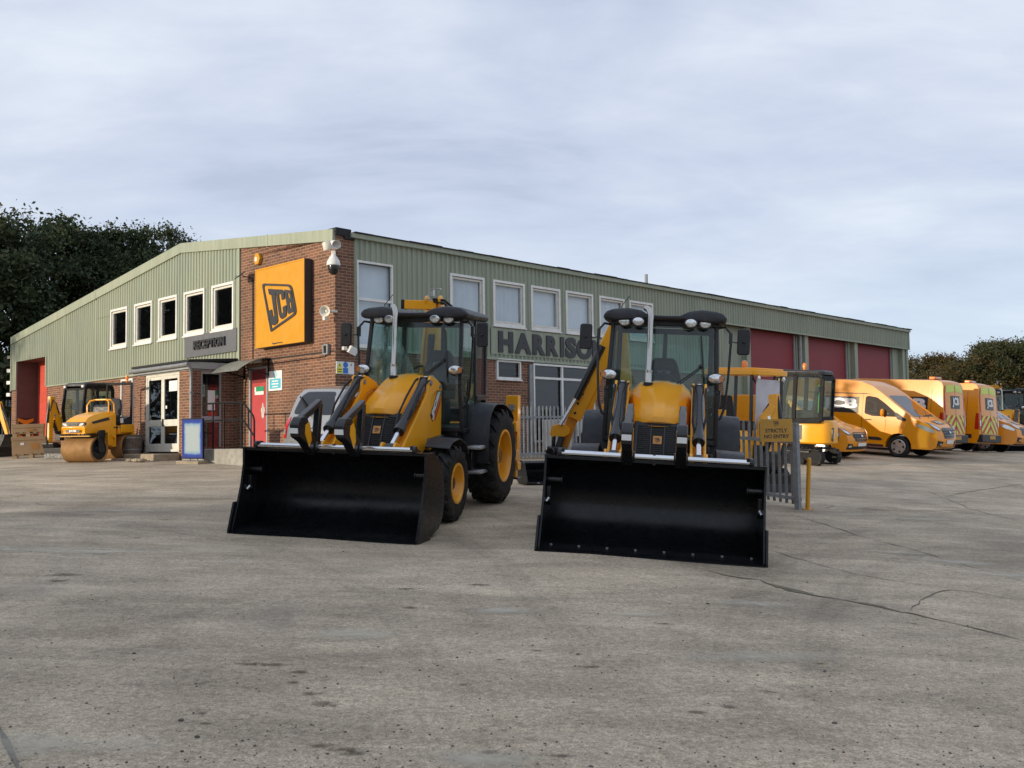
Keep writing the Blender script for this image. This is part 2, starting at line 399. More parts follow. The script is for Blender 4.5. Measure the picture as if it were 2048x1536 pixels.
# brick texture reads u from the vector's x and v from its y: for walls along local y rotate first
def brick_x():
    m=M['brick_x']; nt=m.node_tree
    mp=[n for n in nt.nodes if n.type=='MAPPING'][0]
    tc=[n for n in nt.nodes if n.type=='TEX_COORD'][0]
    sep=nt.nodes.new('ShaderNodeSeparateXYZ'); cmb=nt.nodes.new('ShaderNodeCombineXYZ')
    L(nt,tc.outputs['Object'],sep.inputs[0]); L(nt,sep.outputs[1],cmb.inputs[0]); L(nt,sep.outputs[2],cmb.inputs[1])
    bt=[n for n in nt.nodes if n.type=='TEX_BRICK'][0]; L(nt,cmb.outputs[0],bt.inputs['Vector'])
brick_x()
def brick_y():
    m=M['brick_y']; nt=m.node_tree; tc=[n for n in nt.nodes if n.type=='TEX_COORD'][0]
    sep=nt.nodes.new('ShaderNodeSeparateXYZ'); cmb=nt.nodes.new('ShaderNodeCombineXYZ')
    L(nt,tc.outputs['Object'],sep.inputs[0]); L(nt,sep.outputs[0],cmb.inputs[0]); L(nt,sep.outputs[2],cmb.inputs[1])
    bt=[n for n in nt.nodes if n.type=='TEX_BRICK'][0]; L(nt,cmb.outputs[0],bt.inputs['Vector'])
brick_y()
def cladding(name, base):
    m,nt,b,_=nodes(name); c=coords(nt)
    streak=noise(nt,coords(nt,'Object',(5,5,.35)),1.6,6,.65)
    out=mixc(nt,ramp(nt,streak,[(.32,0.),(.72,1.)]),base,tuple(x*.68 for x in base))
    out=mixc(nt,ramp(nt,noise(nt,c,.35,4),[(.35,0.),(.7,.6)]),out,(base[0]*1.1,base[1]*1.02,base[2]*.95))
    out=mixc(nt,ramp(nt,noise(nt,coords(nt,'Object',(2.5,2.5,1)),2.2,7,.7),[(.6,0.),(.8,.4)]),out,(.10,.105,.075))
    L(nt,out,b.inputs['Base Color']); b.inputs['Roughness'].default_value=.6
    bump(nt,b,noise(nt,c,18,3),.08,.01); return m
M['cladding']=cladding('green profiled cladding',(.305,.348,.268))
M['fascia']=cladding('green fascia trim',(.335,.380,.292))
def glass(name, tint=(1,1,1), transp=.75, rough=.02, ior=1.45, dark=(.02,.025,.03)):
    m=bpy.data.materials.new(name); m.use_nodes=True; nt=m.node_tree; nt.nodes.clear()
    out=nt.nodes.new('ShaderNodeOutputMaterial'); fr=nt.nodes.new('ShaderNodeFresnel'); gg=nt.nodes.new('ShaderNodeNewGeometry'); p1=nt.nodes.new('ShaderNodeMath'); p1.operation='MULTIPLY_ADD'; p1.inputs[1].default_value=-2; p1.inputs[2].default_value=1; L(nt,gg.outputs['Backfacing'],p1.inputs[0]); p2=nt.nodes.new('ShaderNodeMath'); p2.operation='POWER'; p2.inputs[0].default_value=ior; L(nt,p1.outputs[0],p2.inputs[1]); L(nt,p2.outputs[0],fr.inputs['IOR'])
    gl=nt.nodes.new('ShaderNodeBsdfGlossy'); gl.inputs['Roughness'].default_value=rough
    tr=nt.nodes.new('ShaderNodeBsdfTransparent'); tr.inputs[0].default_value=(*tint,1)
    df=nt.nodes.new('ShaderNodeBsdfDiffuse'); df.inputs[0].default_value=(*dark,1)
    c=nt.nodes.new('ShaderNodeTexCoord'); n=nt.nodes.new('ShaderNodeTexNoise'); n.inputs['Scale'].default_value=2.2; n.inputs['Detail'].default_value=2
    L(nt,c.outputs['Object'],n.inputs['Vector'])
    bp=nt.nodes.new('ShaderNodeBump'); bp.inputs['Strength'].default_value=.05; bp.inputs['Distance'].default_value=.02; L(nt,n.outputs[0],bp.inputs['Height'])
    L(nt,bp.outputs[0],gl.inputs['Normal'])
    m1=nt.nodes.new('ShaderNodeMixShader'); m1.inputs[0].default_value=transp; L(nt,df.outputs[0],m1.inputs[1]); L(nt,tr.outputs[0],m1.inputs[2])
    m2=nt.nodes.new('ShaderNodeMixShader'); L(nt,fr.outputs[0],m2.inputs[0]); L(nt,m1.outputs[0],m2.inputs[1]); L(nt,gl.outputs[0],m2.inputs[2])
    L(nt,m2.outputs[0],out.inputs[0]); return m
def filmmat():
    m=bpy.data.materials.new('crinkled protective film'); m.use_nodes=True; nt=m.node_tree; nt.nodes.clear()
    out=nt.nodes.new('ShaderNodeOutputMaterial'); tr=nt.nodes.new('ShaderNodeBsdfTransparent'); b=nt.nodes.new('ShaderNodeBsdfPrincipled')
    b.inputs['Base Color'].default_value=(.62,.66,.62,1); b.inputs['Roughness'].default_value=.35
    c=coords(nt,'Object',(1.2,2.2,.8)); f=ramp(nt,noise(nt,c,2.6,6,.6,1.2),[(.34,.12),(.52,.45),(.68,.82)]); bump(nt,b,noise(nt,c,5,5,.6,1.5),1.0,.05)
    mx=nt.nodes.new('ShaderNodeMixShader'); L(nt,f,mx.inputs[0]); L(nt,tr.outputs[0],mx.inputs[1]); L(nt,b.outputs[0],mx.inputs[2]); L(nt,mx.outputs[0],out.inputs[0]); return m
M['clearfilm']=filmmat()
M['cabglass']=glass('green tinted cab glass',(.60,.76,.72),.93,dark=(.25,.32,.30),ior=1.62)
M['winglass']=glass('window glass',(.72,.78,.80),.92,ior=1.7)
M['blind_or_sheen_glass']=glass('window glass over blinds or sky sheen',(.95,.98,1.0),.97,ior=1.75)
M['darkglass']=glass('dark vehicle glass',(.35,.38,.40),.55,ior=2.2,dark=(.06,.068,.072))
M['carglass']=glass('dark car window',(.3,.33,.35),.4,ior=1.6,dark=(.012,.014,.016))
M['shopglass']=glass('shop window glass',(.5,.55,.57),.9,ior=1.8)
# ------------------------------------------------------------------ daylight: low sun from the left, thin high cloud
SUN_EL, SUN_AZ = 9.5, 211.0        # azimuth: direction towards the sun, degrees anticlockwise from +X
sd = Vector((math.cos(R(SUN_EL))*math.cos(R(SUN_AZ)), math.cos(R(SUN_EL))*math.sin(R(SUN_AZ)), math.sin(R(SUN_EL))))
w=bpy.data.worlds.new('World'); scene.world=w; w.use_nodes=True; nt=w.node_tree
bg=nt.nodes['Background']
sky=nt.nodes.new('ShaderNodeTexSky'); sky.sky_type='NISHITA'; sky.sun_disc=False
sky.sun_elevation=R(SUN_EL); sky.sun_rotation=math.atan2(sd.x, sd.y); sky.air_density=1.0; sky.dust_density=1.5; sky.ozone_density=1.5
tc=nt.nodes.new('ShaderNodeTexCoord'); sep=nt.nodes.new('ShaderNodeSeparateXYZ'); L(nt,tc.outputs['Generated'],sep.inputs[0])
def mth(op,a,b=None):
    n=nt.nodes.new('ShaderNodeMath'); n.operation=op
    for i,v in enumerate((a,b)):
        if v is None: continue
        if hasattr(v,'is_linked'): L(nt,v,n.inputs[i])
        else: n.inputs[i].default_value=v
    return n.outputs[0]
zz=mth('ADD',mth('MAXIMUM',sep.outputs[2],0.0),.24)
cmb=nt.nodes.new('ShaderNodeCombineXYZ'); L(nt,mth('DIVIDE',sep.outputs[0],zz),cmb.inputs[0]); L(nt,mth('DIVIDE',sep.outputs[1],zz),cmb.inputs[1])
mp=nt.nodes.new('ShaderNodeMapping'); mp.inputs['Rotation'].default_value=(0,0,R(-24)); mp.inputs['Scale'].default_value=(1.15,1.75,1); mp.inputs['Location'].default_value=(1.3,.4,0); L(nt,cmb.outputs[0],mp.inputs[0])
c1=noise(nt,mp.outputs[0],1.0,10,.55,.35)
mp2=nt.nodes.new('ShaderNodeMapping'); mp2.inputs['Rotation'].default_value=(0,0,R(-18)); mp2.inputs['Scale'].default_value=(1.3,2.6,1); L(nt,cmb.outputs[0],mp2.inputs[0])
c2=noise(nt,mp2.outputs[0],2.6,9,.58,.4)
cl=mth('ADD',mth('MULTIPLY',c1,.72),mth('MULTIPLY',c2,.28))
shade=ramp(nt,cl,[(.35,(4.75,5.2,6.35)),(.46,(5.5,5.95,7.0)),(.53,(6.1,6.5,7.35)),(.64,(7.2,7.5,8.0))])
hz=ramp(nt,sep.outputs[2],[(0.,(5.6,6.8,7.7)),(.12,(6.1,7.1,8.0)),(.30,(5.9,6.4,7.6))])
lowf=ramp(nt,sep.outputs[2],[(.02,.75),(.24,.12),(.4,0.)])
clouds=mixc(nt,lowf,shade,hz)
skyc=mixc(nt,ramp(nt,cl,[(.30,.86),(.42,.95)]),sky.outputs[0],clouds)
L(nt,mixc(nt,1.0,skyc,(1.14,1.18,1.23),'MULTIPLY'),bg.inputs[0]); bg.inputs[1].default_value=.1
sl=bpy.data.lights.new('sun','SUN'); sl.energy=4.0; sl.angle=R(.9); sl.color=(1,.86,.66)
so=bpy.data.objects.new('sun',sl); col.objects.link(so); so.rotation_euler=(-sd).to_track_quat('-Z','Y').to_euler(); so.location=(-60,0,30)
vs=scene.view_settings; vs.view_transform='Standard'; vs.look='None'; vs.gamma=1; vs.exposure=0
scene.cycles.max_bounces=6; scene.cycles.transparent_max_bounces=12; scene.cycles.glossy_bounces=3; scene.cycles.use_denoising=True
scene.cycles.sample_clamp_indirect=6

# ------------------------------------------------------------------ ground
def axis(lo,hi,step,far):
    a=np.arange(lo,hi+1e-6,step); e=[]; d=step*2; x=hi
    while x<far: x+=d; d*=1.6; e.append(x)
    e2=[]; d=step*2; x=lo
    while x>-far: x-=d; d*=1.6; e2.append(x)
    return np.concatenate([e2[::-1],a,e])
xs=axis(-24,26,.4,2500); ys=axis(-4,46,.4,2500)
XX,YY=np.meshgrid(xs,ys); ZZ=gz(XX.ravel(),YY.ravel())
vv=np.stack([XX.ravel(),YY.ravel(),ZZ],1); nx=len(xs); ny=len(ys)
me=bpy.data.meshes.new('ground')
idx=np.arange(nx*ny).reshape(ny,nx); q=np.stack([idx[:-1,:-1],idx[:-1,1:],idx[1:,1:],idx[1:,:-1]],-1).reshape(-1,4)
me.from_pydata(vv.tolist(),[],q.tolist()); me.polygons.foreach_set('use_smooth',[True]*len(q))
go=bpy.data.objects.new('ground',me); col.objects.link(go); tag(go,kind='structure')
m,nt,b,_=nodes('yard concrete'); M['ground']=m; c=coords(nt)
big=noise(nt,c,.13,6,.62,.4); mid=noise(nt,c,.75,8,.68,.4); fine=noise(nt,c,26,5,.75); grit=noise(nt,c,85,3,.8)
def stretch(ang,sx,sy):
    q_=nt.nodes.new('ShaderNodeMapping'); q_.inputs['Rotation'].default_value=(0,0,R(ang)); q_.inputs['Scale'].default_value=(sx,sy,1); L(nt,c,q_.inputs[0]); return q_.outputs[0]
tr1=stretch(16,.30,1.4); tr2=stretch(-38,.35,1.5)
base=ramp(nt,big,[(.30,(.245,.222,.188)),(.5,(.325,.292,.240)),(.70,(.40,.355,.285))])
base=mixc(nt,.6,base,ramp(nt,mid,[(.30,.22),(.5,.5),(.72,.78)]),'OVERLAY')
base=mixc(nt,.35,base,ramp(nt,noise(nt,tr1,1.4,8,.66,.8),[(.32,.25),(.5,.5),(.70,.78)]),'OVERLAY')
base=mixc(nt,.25,base,ramp(nt,noise(nt,tr2,1.1,8,.66,.8),[(.32,.25),(.5,.5),(.70,.75)]),'OVERLAY')
base=mixc(nt,.6,base,ramp(nt,fine,[(.28,.15),(.5,.5),(.72,.85)]),'OVERLAY')
base=mixc(nt,.72,base,ramp(nt,grit,[(.28,.12),(.5,.5),(.72,.88)]),'OVERLAY')
dust=ramp(nt,noise(nt,tr1,.9,9,.72,1.2),[(.56,0.),(.72,.55)]); base=mixc(nt,dust,base,(.50,.465,.40))
damp=ramp(nt,noise(nt,c,.42,7,.65,.8),[(.58,0.),(.70,.40)]); base=mixc(nt,damp,base,(.165,.155,.15))
# flecks of dirt, in clusters
flk=ramp(nt,noise(nt,stretch(8,1,2.2),5.5,6,.75,.5),[(.60,0.),(.66,.75)]); gat=ramp(nt,noise(nt,c,.55,5,.6),[(.47,0.),(.58,1.)])
fm=nt.nodes.new('ShaderNodeMath'); fm.operation='MULTIPLY'; L(nt,flk,fm.inputs[0]); L(nt,gat,fm.inputs[1]); base=mixc(nt,fm.outputs[0],base,(.105,.088,.068))
oil=ramp(nt,noise(nt,c,.95,8,.74,.8),[(.625,0.),(.69,.60)]); base=mixc(nt,oil,base,(.12,.092,.066))
vo=nt.nodes.new('ShaderNodeTexVoronoi'); vo.inputs['Scale'].default_value=11; vo.inputs['Randomness'].default_value=1; L(nt,c,vo.inputs['Vector'])
gate=ramp(nt,noise(nt,c,1.6,5),[(.50,.0),(.70,.13)])
cmp_=nt.nodes.new('ShaderNodeMath'); cmp_.operation='LESS_THAN'; L(nt,vo.outputs['Distance'],cmp_.inputs[0]); L(nt,gate,cmp_.inputs[1])
mul=nt.nodes.new('ShaderNodeMath'); mul.operation='MULTIPLY'; mul.inputs[1].default_value=.75; L(nt,cmp_.outputs[0],mul.inputs[0])
base=mixc(nt,mul.outputs[0],base,(.06,.053,.045))
v2=nt.nodes.new('ShaderNodeTexVoronoi'); v2.inputs['Scale'].default_value=38; L(nt,c,v2.inputs['Vector'])
c2=nt.nodes.new('ShaderNodeMath'); c2.operation='LESS_THAN'; c2.inputs[1].default_value=.15; L(nt,v2.outputs['Distance'],c2.inputs[0])
mm=nt.nodes.new('ShaderNodeMath'); mm.operation='MULTIPLY'; mm.inputs[1].default_value=.55; L(nt,c2.outputs[0],mm.inputs[0])
base=mixc(nt,mm.outputs[0],base,mixc(nt,ramp(nt,v2.outputs['Color'],[(.45,0.),(.55,1.)]),(.55,.50,.43),(.13,.115,.10)))
base=mixc(nt,1.0,base,(1.24,1.135,1.0),'MULTIPLY'); L(nt,base,b.inputs['Base Color']); rg=ramp(nt,mid,[(.3,.95),(.7,.72)]); L(nt,rg,b.inputs['Roughness']); b.inputs['Specular IOR Level'].default_value=.3
hh=mixc(nt,.5,fine,mid); bump(nt,b,hh,.55,.012)
me.materials.append(m)

# cracks and slab joints in the yard, lying on the concrete
def ribbon(mb, pts, w, jit=.02, n=None, ends=True):
    P=[G(*p) for p in pts]; Q=[]
    for a,b_ in zip(P[:-1],P[1:]):
        k=max(2,int((b_-a).length/.15))
        Q+=[a.lerp(b_,i/k) for i in range(k)]
    Q.append(P[-1]); vs=[]
    for i,p in enumerate(Q):
        d=(Q[min(i+1,len(Q)-1)]-Q[max(0,i-1)]); d.z=0; d.normalize(); s_=Vector((-d.y,d.x,0))
        e=random.uniform(-jit,jit); t=i/(len(Q)-1); ww=w*.6*random.uniform(.2,1.4)*(min(1,6*t,6*(1-t)) if ends else 1)+.002
        for k in (-1,1):
            x=p.x+s_.x*(e+k*ww/2); y=p.y+s_.y*(e+k*ww/2); vs.append((x,y,gzf(x,y)+.005))
    mb.add(vs,[(2*i,2*i+1,2*i+3,2*i+2) for i in range(len(Q)-1)])
m,nt,b,_=nodes('crack dirt'); c=coords(nt)
L(nt,ramp(nt,noise(nt,c,9,5),[(.3,(.12,.108,.09)),(.7,(.22,.195,.16))]),b.inputs['Base Color']); b.inputs['Roughness'].default_value=1; M['crack']=m
mb=MB()
for pts,wd in (([(1135,1028),(1200,1048),(1300,1078),(1420,1112),(1530,1145)],.02),
    ([(1530,1098),(1620,1125),(1720,1150),(1850,1172)],.02),
    ([(1570,1025),(1640,1046),(1720,1072),(1830,1100),(1900,1122),(2060,1166)],.03),
    ([(1880,994),(1915,1006),(1938,1018),(1990,1031),(2060,1046)],.025),
    ([(1885,995),(1935,984),(1990,976),(2060,966)],.04),
    ([(1640,1010),(1720,1017),(1800,1022),(1870,1021),(1940,1022)],.03),
    ([(1640,968),(1740,976),(1860,984),(1885,995)],.03),
    ([(1812,1226),(1835,1208),(1870,1186),(1900,1180),(1960,1186),(2060,1206)],.022),
    ([(1000,1042),(1060,1056),(1135,1068)],.02),([(960,1028),(1030,1044),(1090,1060)],.02),
    ([(-40,960),(180,968),(420,962),(490,958)],.012)):
    ribbon(mb,pts,wd)
ribbon(mb,[(-8,1446),(14,1484),(44,1550)],.035,.004)
o=mb.build('cracks',M['crack'],fix=False); tag(o,kind='structure')
m,nt,b,_=nodes('mossy joint'); c=coords(nt)
L(nt,ramp(nt,noise(nt,c,14,5),[(.3,(.12,.105,.07)),(.55,(.19,.165,.11)),(.75,(.13,.13,.055))]),b.inputs['Base Color']); b.inputs['Roughness'].default_value=1; bump(nt,b,noise(nt,c,40,4),.8,.02); M['moss']=m
mb=MB()
ribbon(mb,[(1400,1138),(1450,1152),(1520,1160),(1580,1182),(1640,1192),(1720,1208),(1800,1224),(1850,1234),(1960,1258),(2060,1284)],.055,.03)
ribbon(mb,[(1540,1168),(1580,1180),(1625,1190)],.12,.03); ribbon(mb,[(1715,1205),(1760,1214),(1800,1223)],.12,.03)
o=mb.build('joint_moss',M['moss'],fix=False); tag(o,'line of dry moss growing along the slab joint in the yard','moss',kind='stuff')
# oil spots, dirt smears, tyre tracks, pale scuffs and a painted sun gleam on the concrete
def stainmat(name,colr,amt,sc,lo,hi):
    m=bpy.data.materials.new(name); m.use_nodes=True; nt=m.node_tree; b=nt.nodes['Principled BSDF']; out=nt.nodes['Material Output']
    b.inputs['Base Color'].default_value=(*colr,1); b.inputs['Roughness'].default_value=.85; b.inputs['Specular IOR Level'].default_value=.2
    at=nt.nodes.new('ShaderNodeAttribute'); at.attribute_name='fall'; c=coords(nt); n=noise(nt,c,sc,8,.7,.6)
    ad=nt.nodes.new('ShaderNodeMath'); ad.operation='MULTIPLY_ADD'; L(nt,at.outputs['Fac'],ad.inputs[0]); ad.inputs[1].default_value=.62; ad2=nt.nodes.new('ShaderNodeMath'); ad2.operation='SUBTRACT'; L(nt,n,ad2.inputs[0]); ad2.inputs[1].default_value=.5; L(nt,ad2.outputs[0],ad.inputs[2])
    f=ramp(nt,ad.outputs[0],[(lo,0.),(hi,amt)]); tr=nt.nodes.new('ShaderNodeBsdfTransparent'); mx=nt.nodes.new('ShaderNodeMixShader'); L(nt,f,mx.inputs[0]); L(nt,tr.outputs[0],mx.inputs[1]); L(nt,b.outputs[0],mx.inputs[2]); L(nt,mx.outputs[0],out.inputs[0]); return m
def stains(name,items,mt,dz,sz=1):
    vs=[];fs=[];fa=[]
    for px,py,a,b_,ro in items:
        P=G(px,py); o=len(vs); n=20; vs.append((P.x,P.y,P.z+dz)); fa.append(1.)
        for k in (1,2,3):
            for i in range(n):
                t=2*math.pi*i/n; u=sz*a*k/3*math.cos(t); v=sz*b_*k/3*math.sin(t); x=P.x+u*math.cos(R(ro))-v*math.sin(R(ro)); y=P.y+u*math.sin(R(ro))+v*math.cos(R(ro))
                vs.append((x,y,gzf(x,y)+dz)); fa.append(1-k/3)
        fs+=[(o,o+1+i,o+1+(i+1)%n) for i in range(n)]
        for k in (0,1): fs+=[(o+1+k*n+i,o+1+(k+1)*n+i,o+1+(k+1)*n+(i+1)%n,o+1+k*n+(i+1)%n) for i in range(n)]
    finish(name,vs,fs,fa,mt)
def finish(name,vs,fs,fa,mt):
    me=bpy.data.meshes.new(name); me.from_pydata(vs,[],fs); at=me.attributes.new('fall','FLOAT','POINT'); at.data.foreach_set('value',fa); me.materials.append(mt)
    o=bpy.data.objects.new(name,me); col.objects.link(o); tag(o,kind='structure'); return o
def tracks(name,items,mt,dz):
    vs=[];fs=[];fa=[]
    for pts,w in items:
        P=[G(*p) for p in pts]; Q=[]
        for a,b_ in zip(P[:-1],P[1:]):
            k=max(2,int((b_-a).length/.3)); Q+=[a.lerp(b_,i/k) for i in range(k)]
        Q.append(P[-1]); o=len(vs); n=len(Q)
        for i,p in enumerate(Q):
            d=Q[min(i+1,n-1)]-Q[max(0,i-1)]; d.z=0; d.normalize(); e=min(1,i/(.2*n),(n-1-i)/(.2*n))
            for k,f in ((-1,0),(-.5,.8),(0,.45),(.5,.8),(1,0)):
                x=p.x-d.y*k*w/2; y=p.y+d.x*k*w/2; vs.append((x,y,gzf(x,y)+dz)); fa.append(f*e)
        fs+=[(o+5*i+j,o+5*i+5+j,o+5*i+6+j,o+5*i+1+j) for i in range(n-1) for j in range(4)]
    finish(name,vs,fs,fa,mt)
rs=random.Random(3)
stains('oil_stains',[(588,1366,.10,.07,0),(618,1388,.14,.10,20),(645,1408,.20,.12,10),(668,1412,.10,.06,0),(545,1330,.30,.10,5),(500,1328,.22,.07,5),(600,1345,.16,.09,30),(128,1150,.40,.22,10),(118,1162,.3,.15,0),(820,1216,.16,.12,0),(815,1178,.25,.12,10),(690,1500,.22,.10,0),(640,1492,.25,.10,0),(708,1508,.20,.09,0),(402,1428,.07,.05,0),(410,1448,.06,.04,0),(275,1076,.16,.08,0),(1075,1302,.12,.07,0),(1180,1334,.2,.08,10),(1460,1415,.16,.08,0),(1540,1384,.14,.07,0),(1640,1328,.12,.06,0),(1120,1512,.14,.07,0),(1390,1425,.14,.07,0),(1330,1248,.2,.08,0),(930,1370,.1,.06,0),(980,1505,.12,.06,0),(1000,1320,.10,.06,0),(330,1040,.25,.12,0),(960,1170,.25,.10,0)],stainmat('oily dirt',(.10,.078,.054),.50,11,.30,.52),.004,.8)
stains('scuffs_and_gleam',[(250,1022,1.3,.35,4),(60,1100,1.6,.4,0),(220,1105,1.2,.3,8),(450,1126,.5,.2,0),(1840,1038,1.3,.5,12),(1700,1030,1.2,.4,10),(1900,1124,1.3,.42,-22),(1790,1106,.9,.25,-12),(1990,1150,.9,.35,-16),(1520,1210,.8,.3,0),(1000,1222,.7,.25,0),(960,1520,.5,.2,0),(120,1490,.9,.3,0),(1260,1230,.5,.16,0),(1500,1315,.9,.3,10),(700,1270,.9,.3,10)],stainmat('pale dust and sun gleam',(.60,.56,.46),.62,2.4,.24,.66),.007)  # dusty scuffs; the patches at right paint in a gleam of sunlight
tracks('tyre_tracks',[([(-40,1006),(300,996),(640,1000),(860,1042),(1000,1120),(1150,1290),(1230,1560)],.34),([(-40,1066),(260,1042),(560,1100),(760,1200),(900,1370),(960,1560)],.34),([(2080,1010),(1800,1040),(1620,1090),(1500,1180),(1450,1320),(1480,1560)],.34),([(2080,1080),(1860,1100),(1720,1150),(1640,1250),(1640,1400),(1700,1560)],.34),([(-40,948),(200,956),(480,950),(700,970)],.5),([(-40,1230),(300,1190),(700,1180),(1000,1200),(1300,1190),(1600,1150)],.34)],stainmat('tyre grime',(.15,.137,.12),.17,3.2,.12,.85),.010)
# loose stones and crumbs
mb=MB()
for i in range(700):
    px=rng.uniform(-20,2070); py=1536-(1536-960)*rng.uniform(0,1)**1.6
    P=G(px,py); s_=rng.uniform(.0025,.007)*(1.9 if rng.uniform()<.05 else 1)
    mb.ball((P.x,P.y,P.z+s_*.3),(s_*rng.uniform(.7,1.4),s_*rng.uniform(.7,1.4),s_*.6),6,4)
o=mb.build('gravel',mat('dark stone crumbs',(.11,.10,.088),.9,var=.5,scale=3),fix=False,smooth=False); tag(o,'dark crumbs and small stones scattered over the yard','gravel',kind='stuff')
# ------------------------------------------------------------------ the workshop. local x runs along the long front, y along the gable, the brick corner is the origin
AZ=R(44.34); K=D(670,600,23.8); K.z=0
DRv=Vector((math.sin(AZ),math.cos(AZ),0)); DLv=Vector((-math.cos(AZ),math.sin(AZ),0))
BM=frame(DRv,(0,0,1),K); BMi=BM.inverted()
def lz(x,y): P=BM@Vector((x,y,0)); return gzf(P.x,P.y)      # ground height under a local point
bd=empty('workshop_building','long green clad workshop with brick corner office and red roller doors','building',BM)
GBR,GBX=7.63,21.45      # ridge and far gable end
def rooftop(y): return 6.75+(7.56-6.75)*y/GBR if y<GBR else 7.56-(7.56-5.93)*(y-GBR)/(GBX-GBR)
def fas(y): return rooftop(y)-.29
PITCH=.167
def ribs(mb, u0, u1, zb, zt, place, depth=.032):        # profiled sheet; zt may be a function of u
    prof=[(0,0),(.055,0),(.08,1),(.14,1),(.167,0)]
    us=[]; k=math.floor(u0/PITCH)
    while k*PITCH<u1:
        for a,d in prof[:-1]:
            u=k*PITCH+a
            if u0<u<u1: us.append((u,d))
        k+=1
    def dep(u):
        a=(u/PITCH-math.floor(u/PITCH))*PITCH; return float(np.interp(a,[p[0] for p in prof],[p[1] for p in prof]))
    us=[(u0,dep(u0))]+us+[(u1,dep(u1))]
    f=zt if callable(zt) else (lambda u: zt); g=zb if callable(zb) else (lambda u: zb)
    vs=[]
    for u,d in us: vs+=[place(u,g(u),d*depth),place(u,f(u),d*depth)]
    mb.add(vs,[(2*i,2*i+2,2*i+3,2*i+1) for i in range(len(us)-1)])
pl=lambda u,z,o: (-o,u,z)        # on the gable face
pr=lambda u,z,o: (u,-o,z)        # on the long front
LW=[(12.43,11.20),(10.68,9.47),(9.04,7.87),(7.45,6.23),(5.83,4.63)]        # gable windows (far edge, near edge)
LZ0,LZ1=4.78,6.07
RW=[(.62,1.74,3.96,6.08),(3.69,4.97,4.83,6.11),(5.30,6.58,4.83,6.11),(6.84,8.12,4.83,6.11),(8.37,9.65,4.83,6.11),(9.95,11.23,4.83,6.11),(11.48,12.76,4.83,6.11)]
# gable cladding
mb=MB()
def colL(u0,u1,holes,zb=3.84):
    z=zb
    for a,b in holes:
        ribs(mb,u0,u1,z,a,pl); z=b
    ribs(mb,u0,u1,z,fas,pl)
cur=4.45
for far,near in LW[::-1]:
    colL(cur,near,[]); colL(near,far,[(LZ0,LZ1)]); cur=far
colL(cur,17.9,[]); colL(17.9,20.85,[],4.93); colL(20.85,GBX,[])
mb.build('gable_cladding',M['cladding'],bd,smooth=False)
mb=MB(); cur=.5
for a,b,z0,z1 in RW:
    zlow=3.93
    ribs(mb,cur,a,zlow,6.66,pr)
    if z0>zlow+.1: ribs(mb,a,b,zlow,z0,pr)
    ribs(mb,a,b,z1,6.66,pr); cur=b
ribs(mb,cur,17.1,3.93,6.66,pr); ribs(mb,17.1,33.35,5.82,6.66,pr)
mb.build('front_cladding',M['cladding'],bd,smooth=False)
# trims
mb=MB()
n=18; ys_=sorted([i*GBX/n for i in range(n+1)]+[GBR])
vs=[]
for y in ys_: vs+=[(-.07,y,fas(y)),(-.07,y,rooftop(y)),(.02,y,rooftop(y)),(.02,y,fas(y))]
mb.add(vs,[(4*i+a,4*i+(a+1)%4,4*i+4+(a+1)%4,4*i+4+a) for i in range(len(ys_)-1) for a in range(4)]+[(0,1,2,3),tuple(4*(len(ys_)-1)+i for i in(3,2,1,0))])
for y in (2.9,6.6,13.6): mb.box(-.078,-.068,y-.03,y+.03,fas(y)-.01,rooftop(y)+.02)
mb.box(-.05,-.0,4.33,4.45,3.80,6.98)
mb.box(-.06,0,17.82,17.9,3.84,4.93); mb.box(-.06,0,20.85,20.93,3.84,4.93); mb.box(-.05,0,GBX-.06,GBX+.02,3.8,5.7)
mb.box(-.05,-.0,13.5,13.56,3.84,6.5); mb.box(-.044,-.0,12.5,13.5,5.90,5.912); mb.box(-.044,-.0,4.45,4.60,6.2,6.212); mb.box(-.046,0,16.2,16.24,3.84,6.25); mb.box(-.046,0,15.0,15.03,3.84,5.2); mb.box(-.05,0,4.45,17.82,3.80,3.845)
mb.build('gable_fascia',M['fascia'],bd,bevel=.006)
mb=MB(); mb.box(.42,33.45,-.12,-.035,6.60,6.72); mb.box(.44,17.1,-.06,-.002,3.86,3.93); mb.box(16.0,33.4,-.055,.02,5.76,5.82)
mb.box(33.35,33.45,-.06,.02,5.76,6.66)
mb.build('eaves_trim',M['fascia'],bd,bevel=.008)
mb=MB()   # ragged eaves flashing
for i in range(58): 
    u=.5+i*.57; mb.box(u,u+.55,-.16,-.02,6.722,6.722+random.uniform(.015,.04))
mb.box(.0,.45,-.05,.4,6.62,6.80); mb.box(.25,.55,-.06,.3,6.55,6.66)
mb.build('roof_flashing',M['felt'],bd)
# brick walls
BO=[(3.0,3.87,1.45,3.62)]
mb=MB()
mb.box(0,.25,0,3.0,.4,6.62); mb.box(0,.25,3.87,4.40,.4,6.62); mb.box(0,.25,3.0,3.87,3.62,6.62); mb.box(0,.25,3.0,3.87,.4,1.45)
def tri(y0,y1):
    vs=[(x,y,z) for x in (0,.25) for y,z in ((y0,6.62),(y1,6.62),(y1,fas(y1)+.05),(y0,fas(y0)+.05))]
    mb.add(vs,[(0,1,2,3),(7,6,5,4),(3,2,6,7)])
tri(0,4.40)
mb.box(0.0,.25,4.40,17.85,.4,3.80)      # plinth under the cladding
mb.box(0.0,.9,20.95,21.4,.4,3.82)       # pier by the roller door
mb.build('gable_brickwork',M['brick_x'],bd)
mb=MB()
mb.box(.003,.60,-.004,.24,.4,6.60); mb.box(.60,1.76,-.004,.24,.4,3.90)
mb.box(1.76,5.40,0,.25,.4,3.86); mb.box(5.40,6.40,0,.25,.4,3.32); mb.box(6.40,6.86,0,.25,.4,3.86)
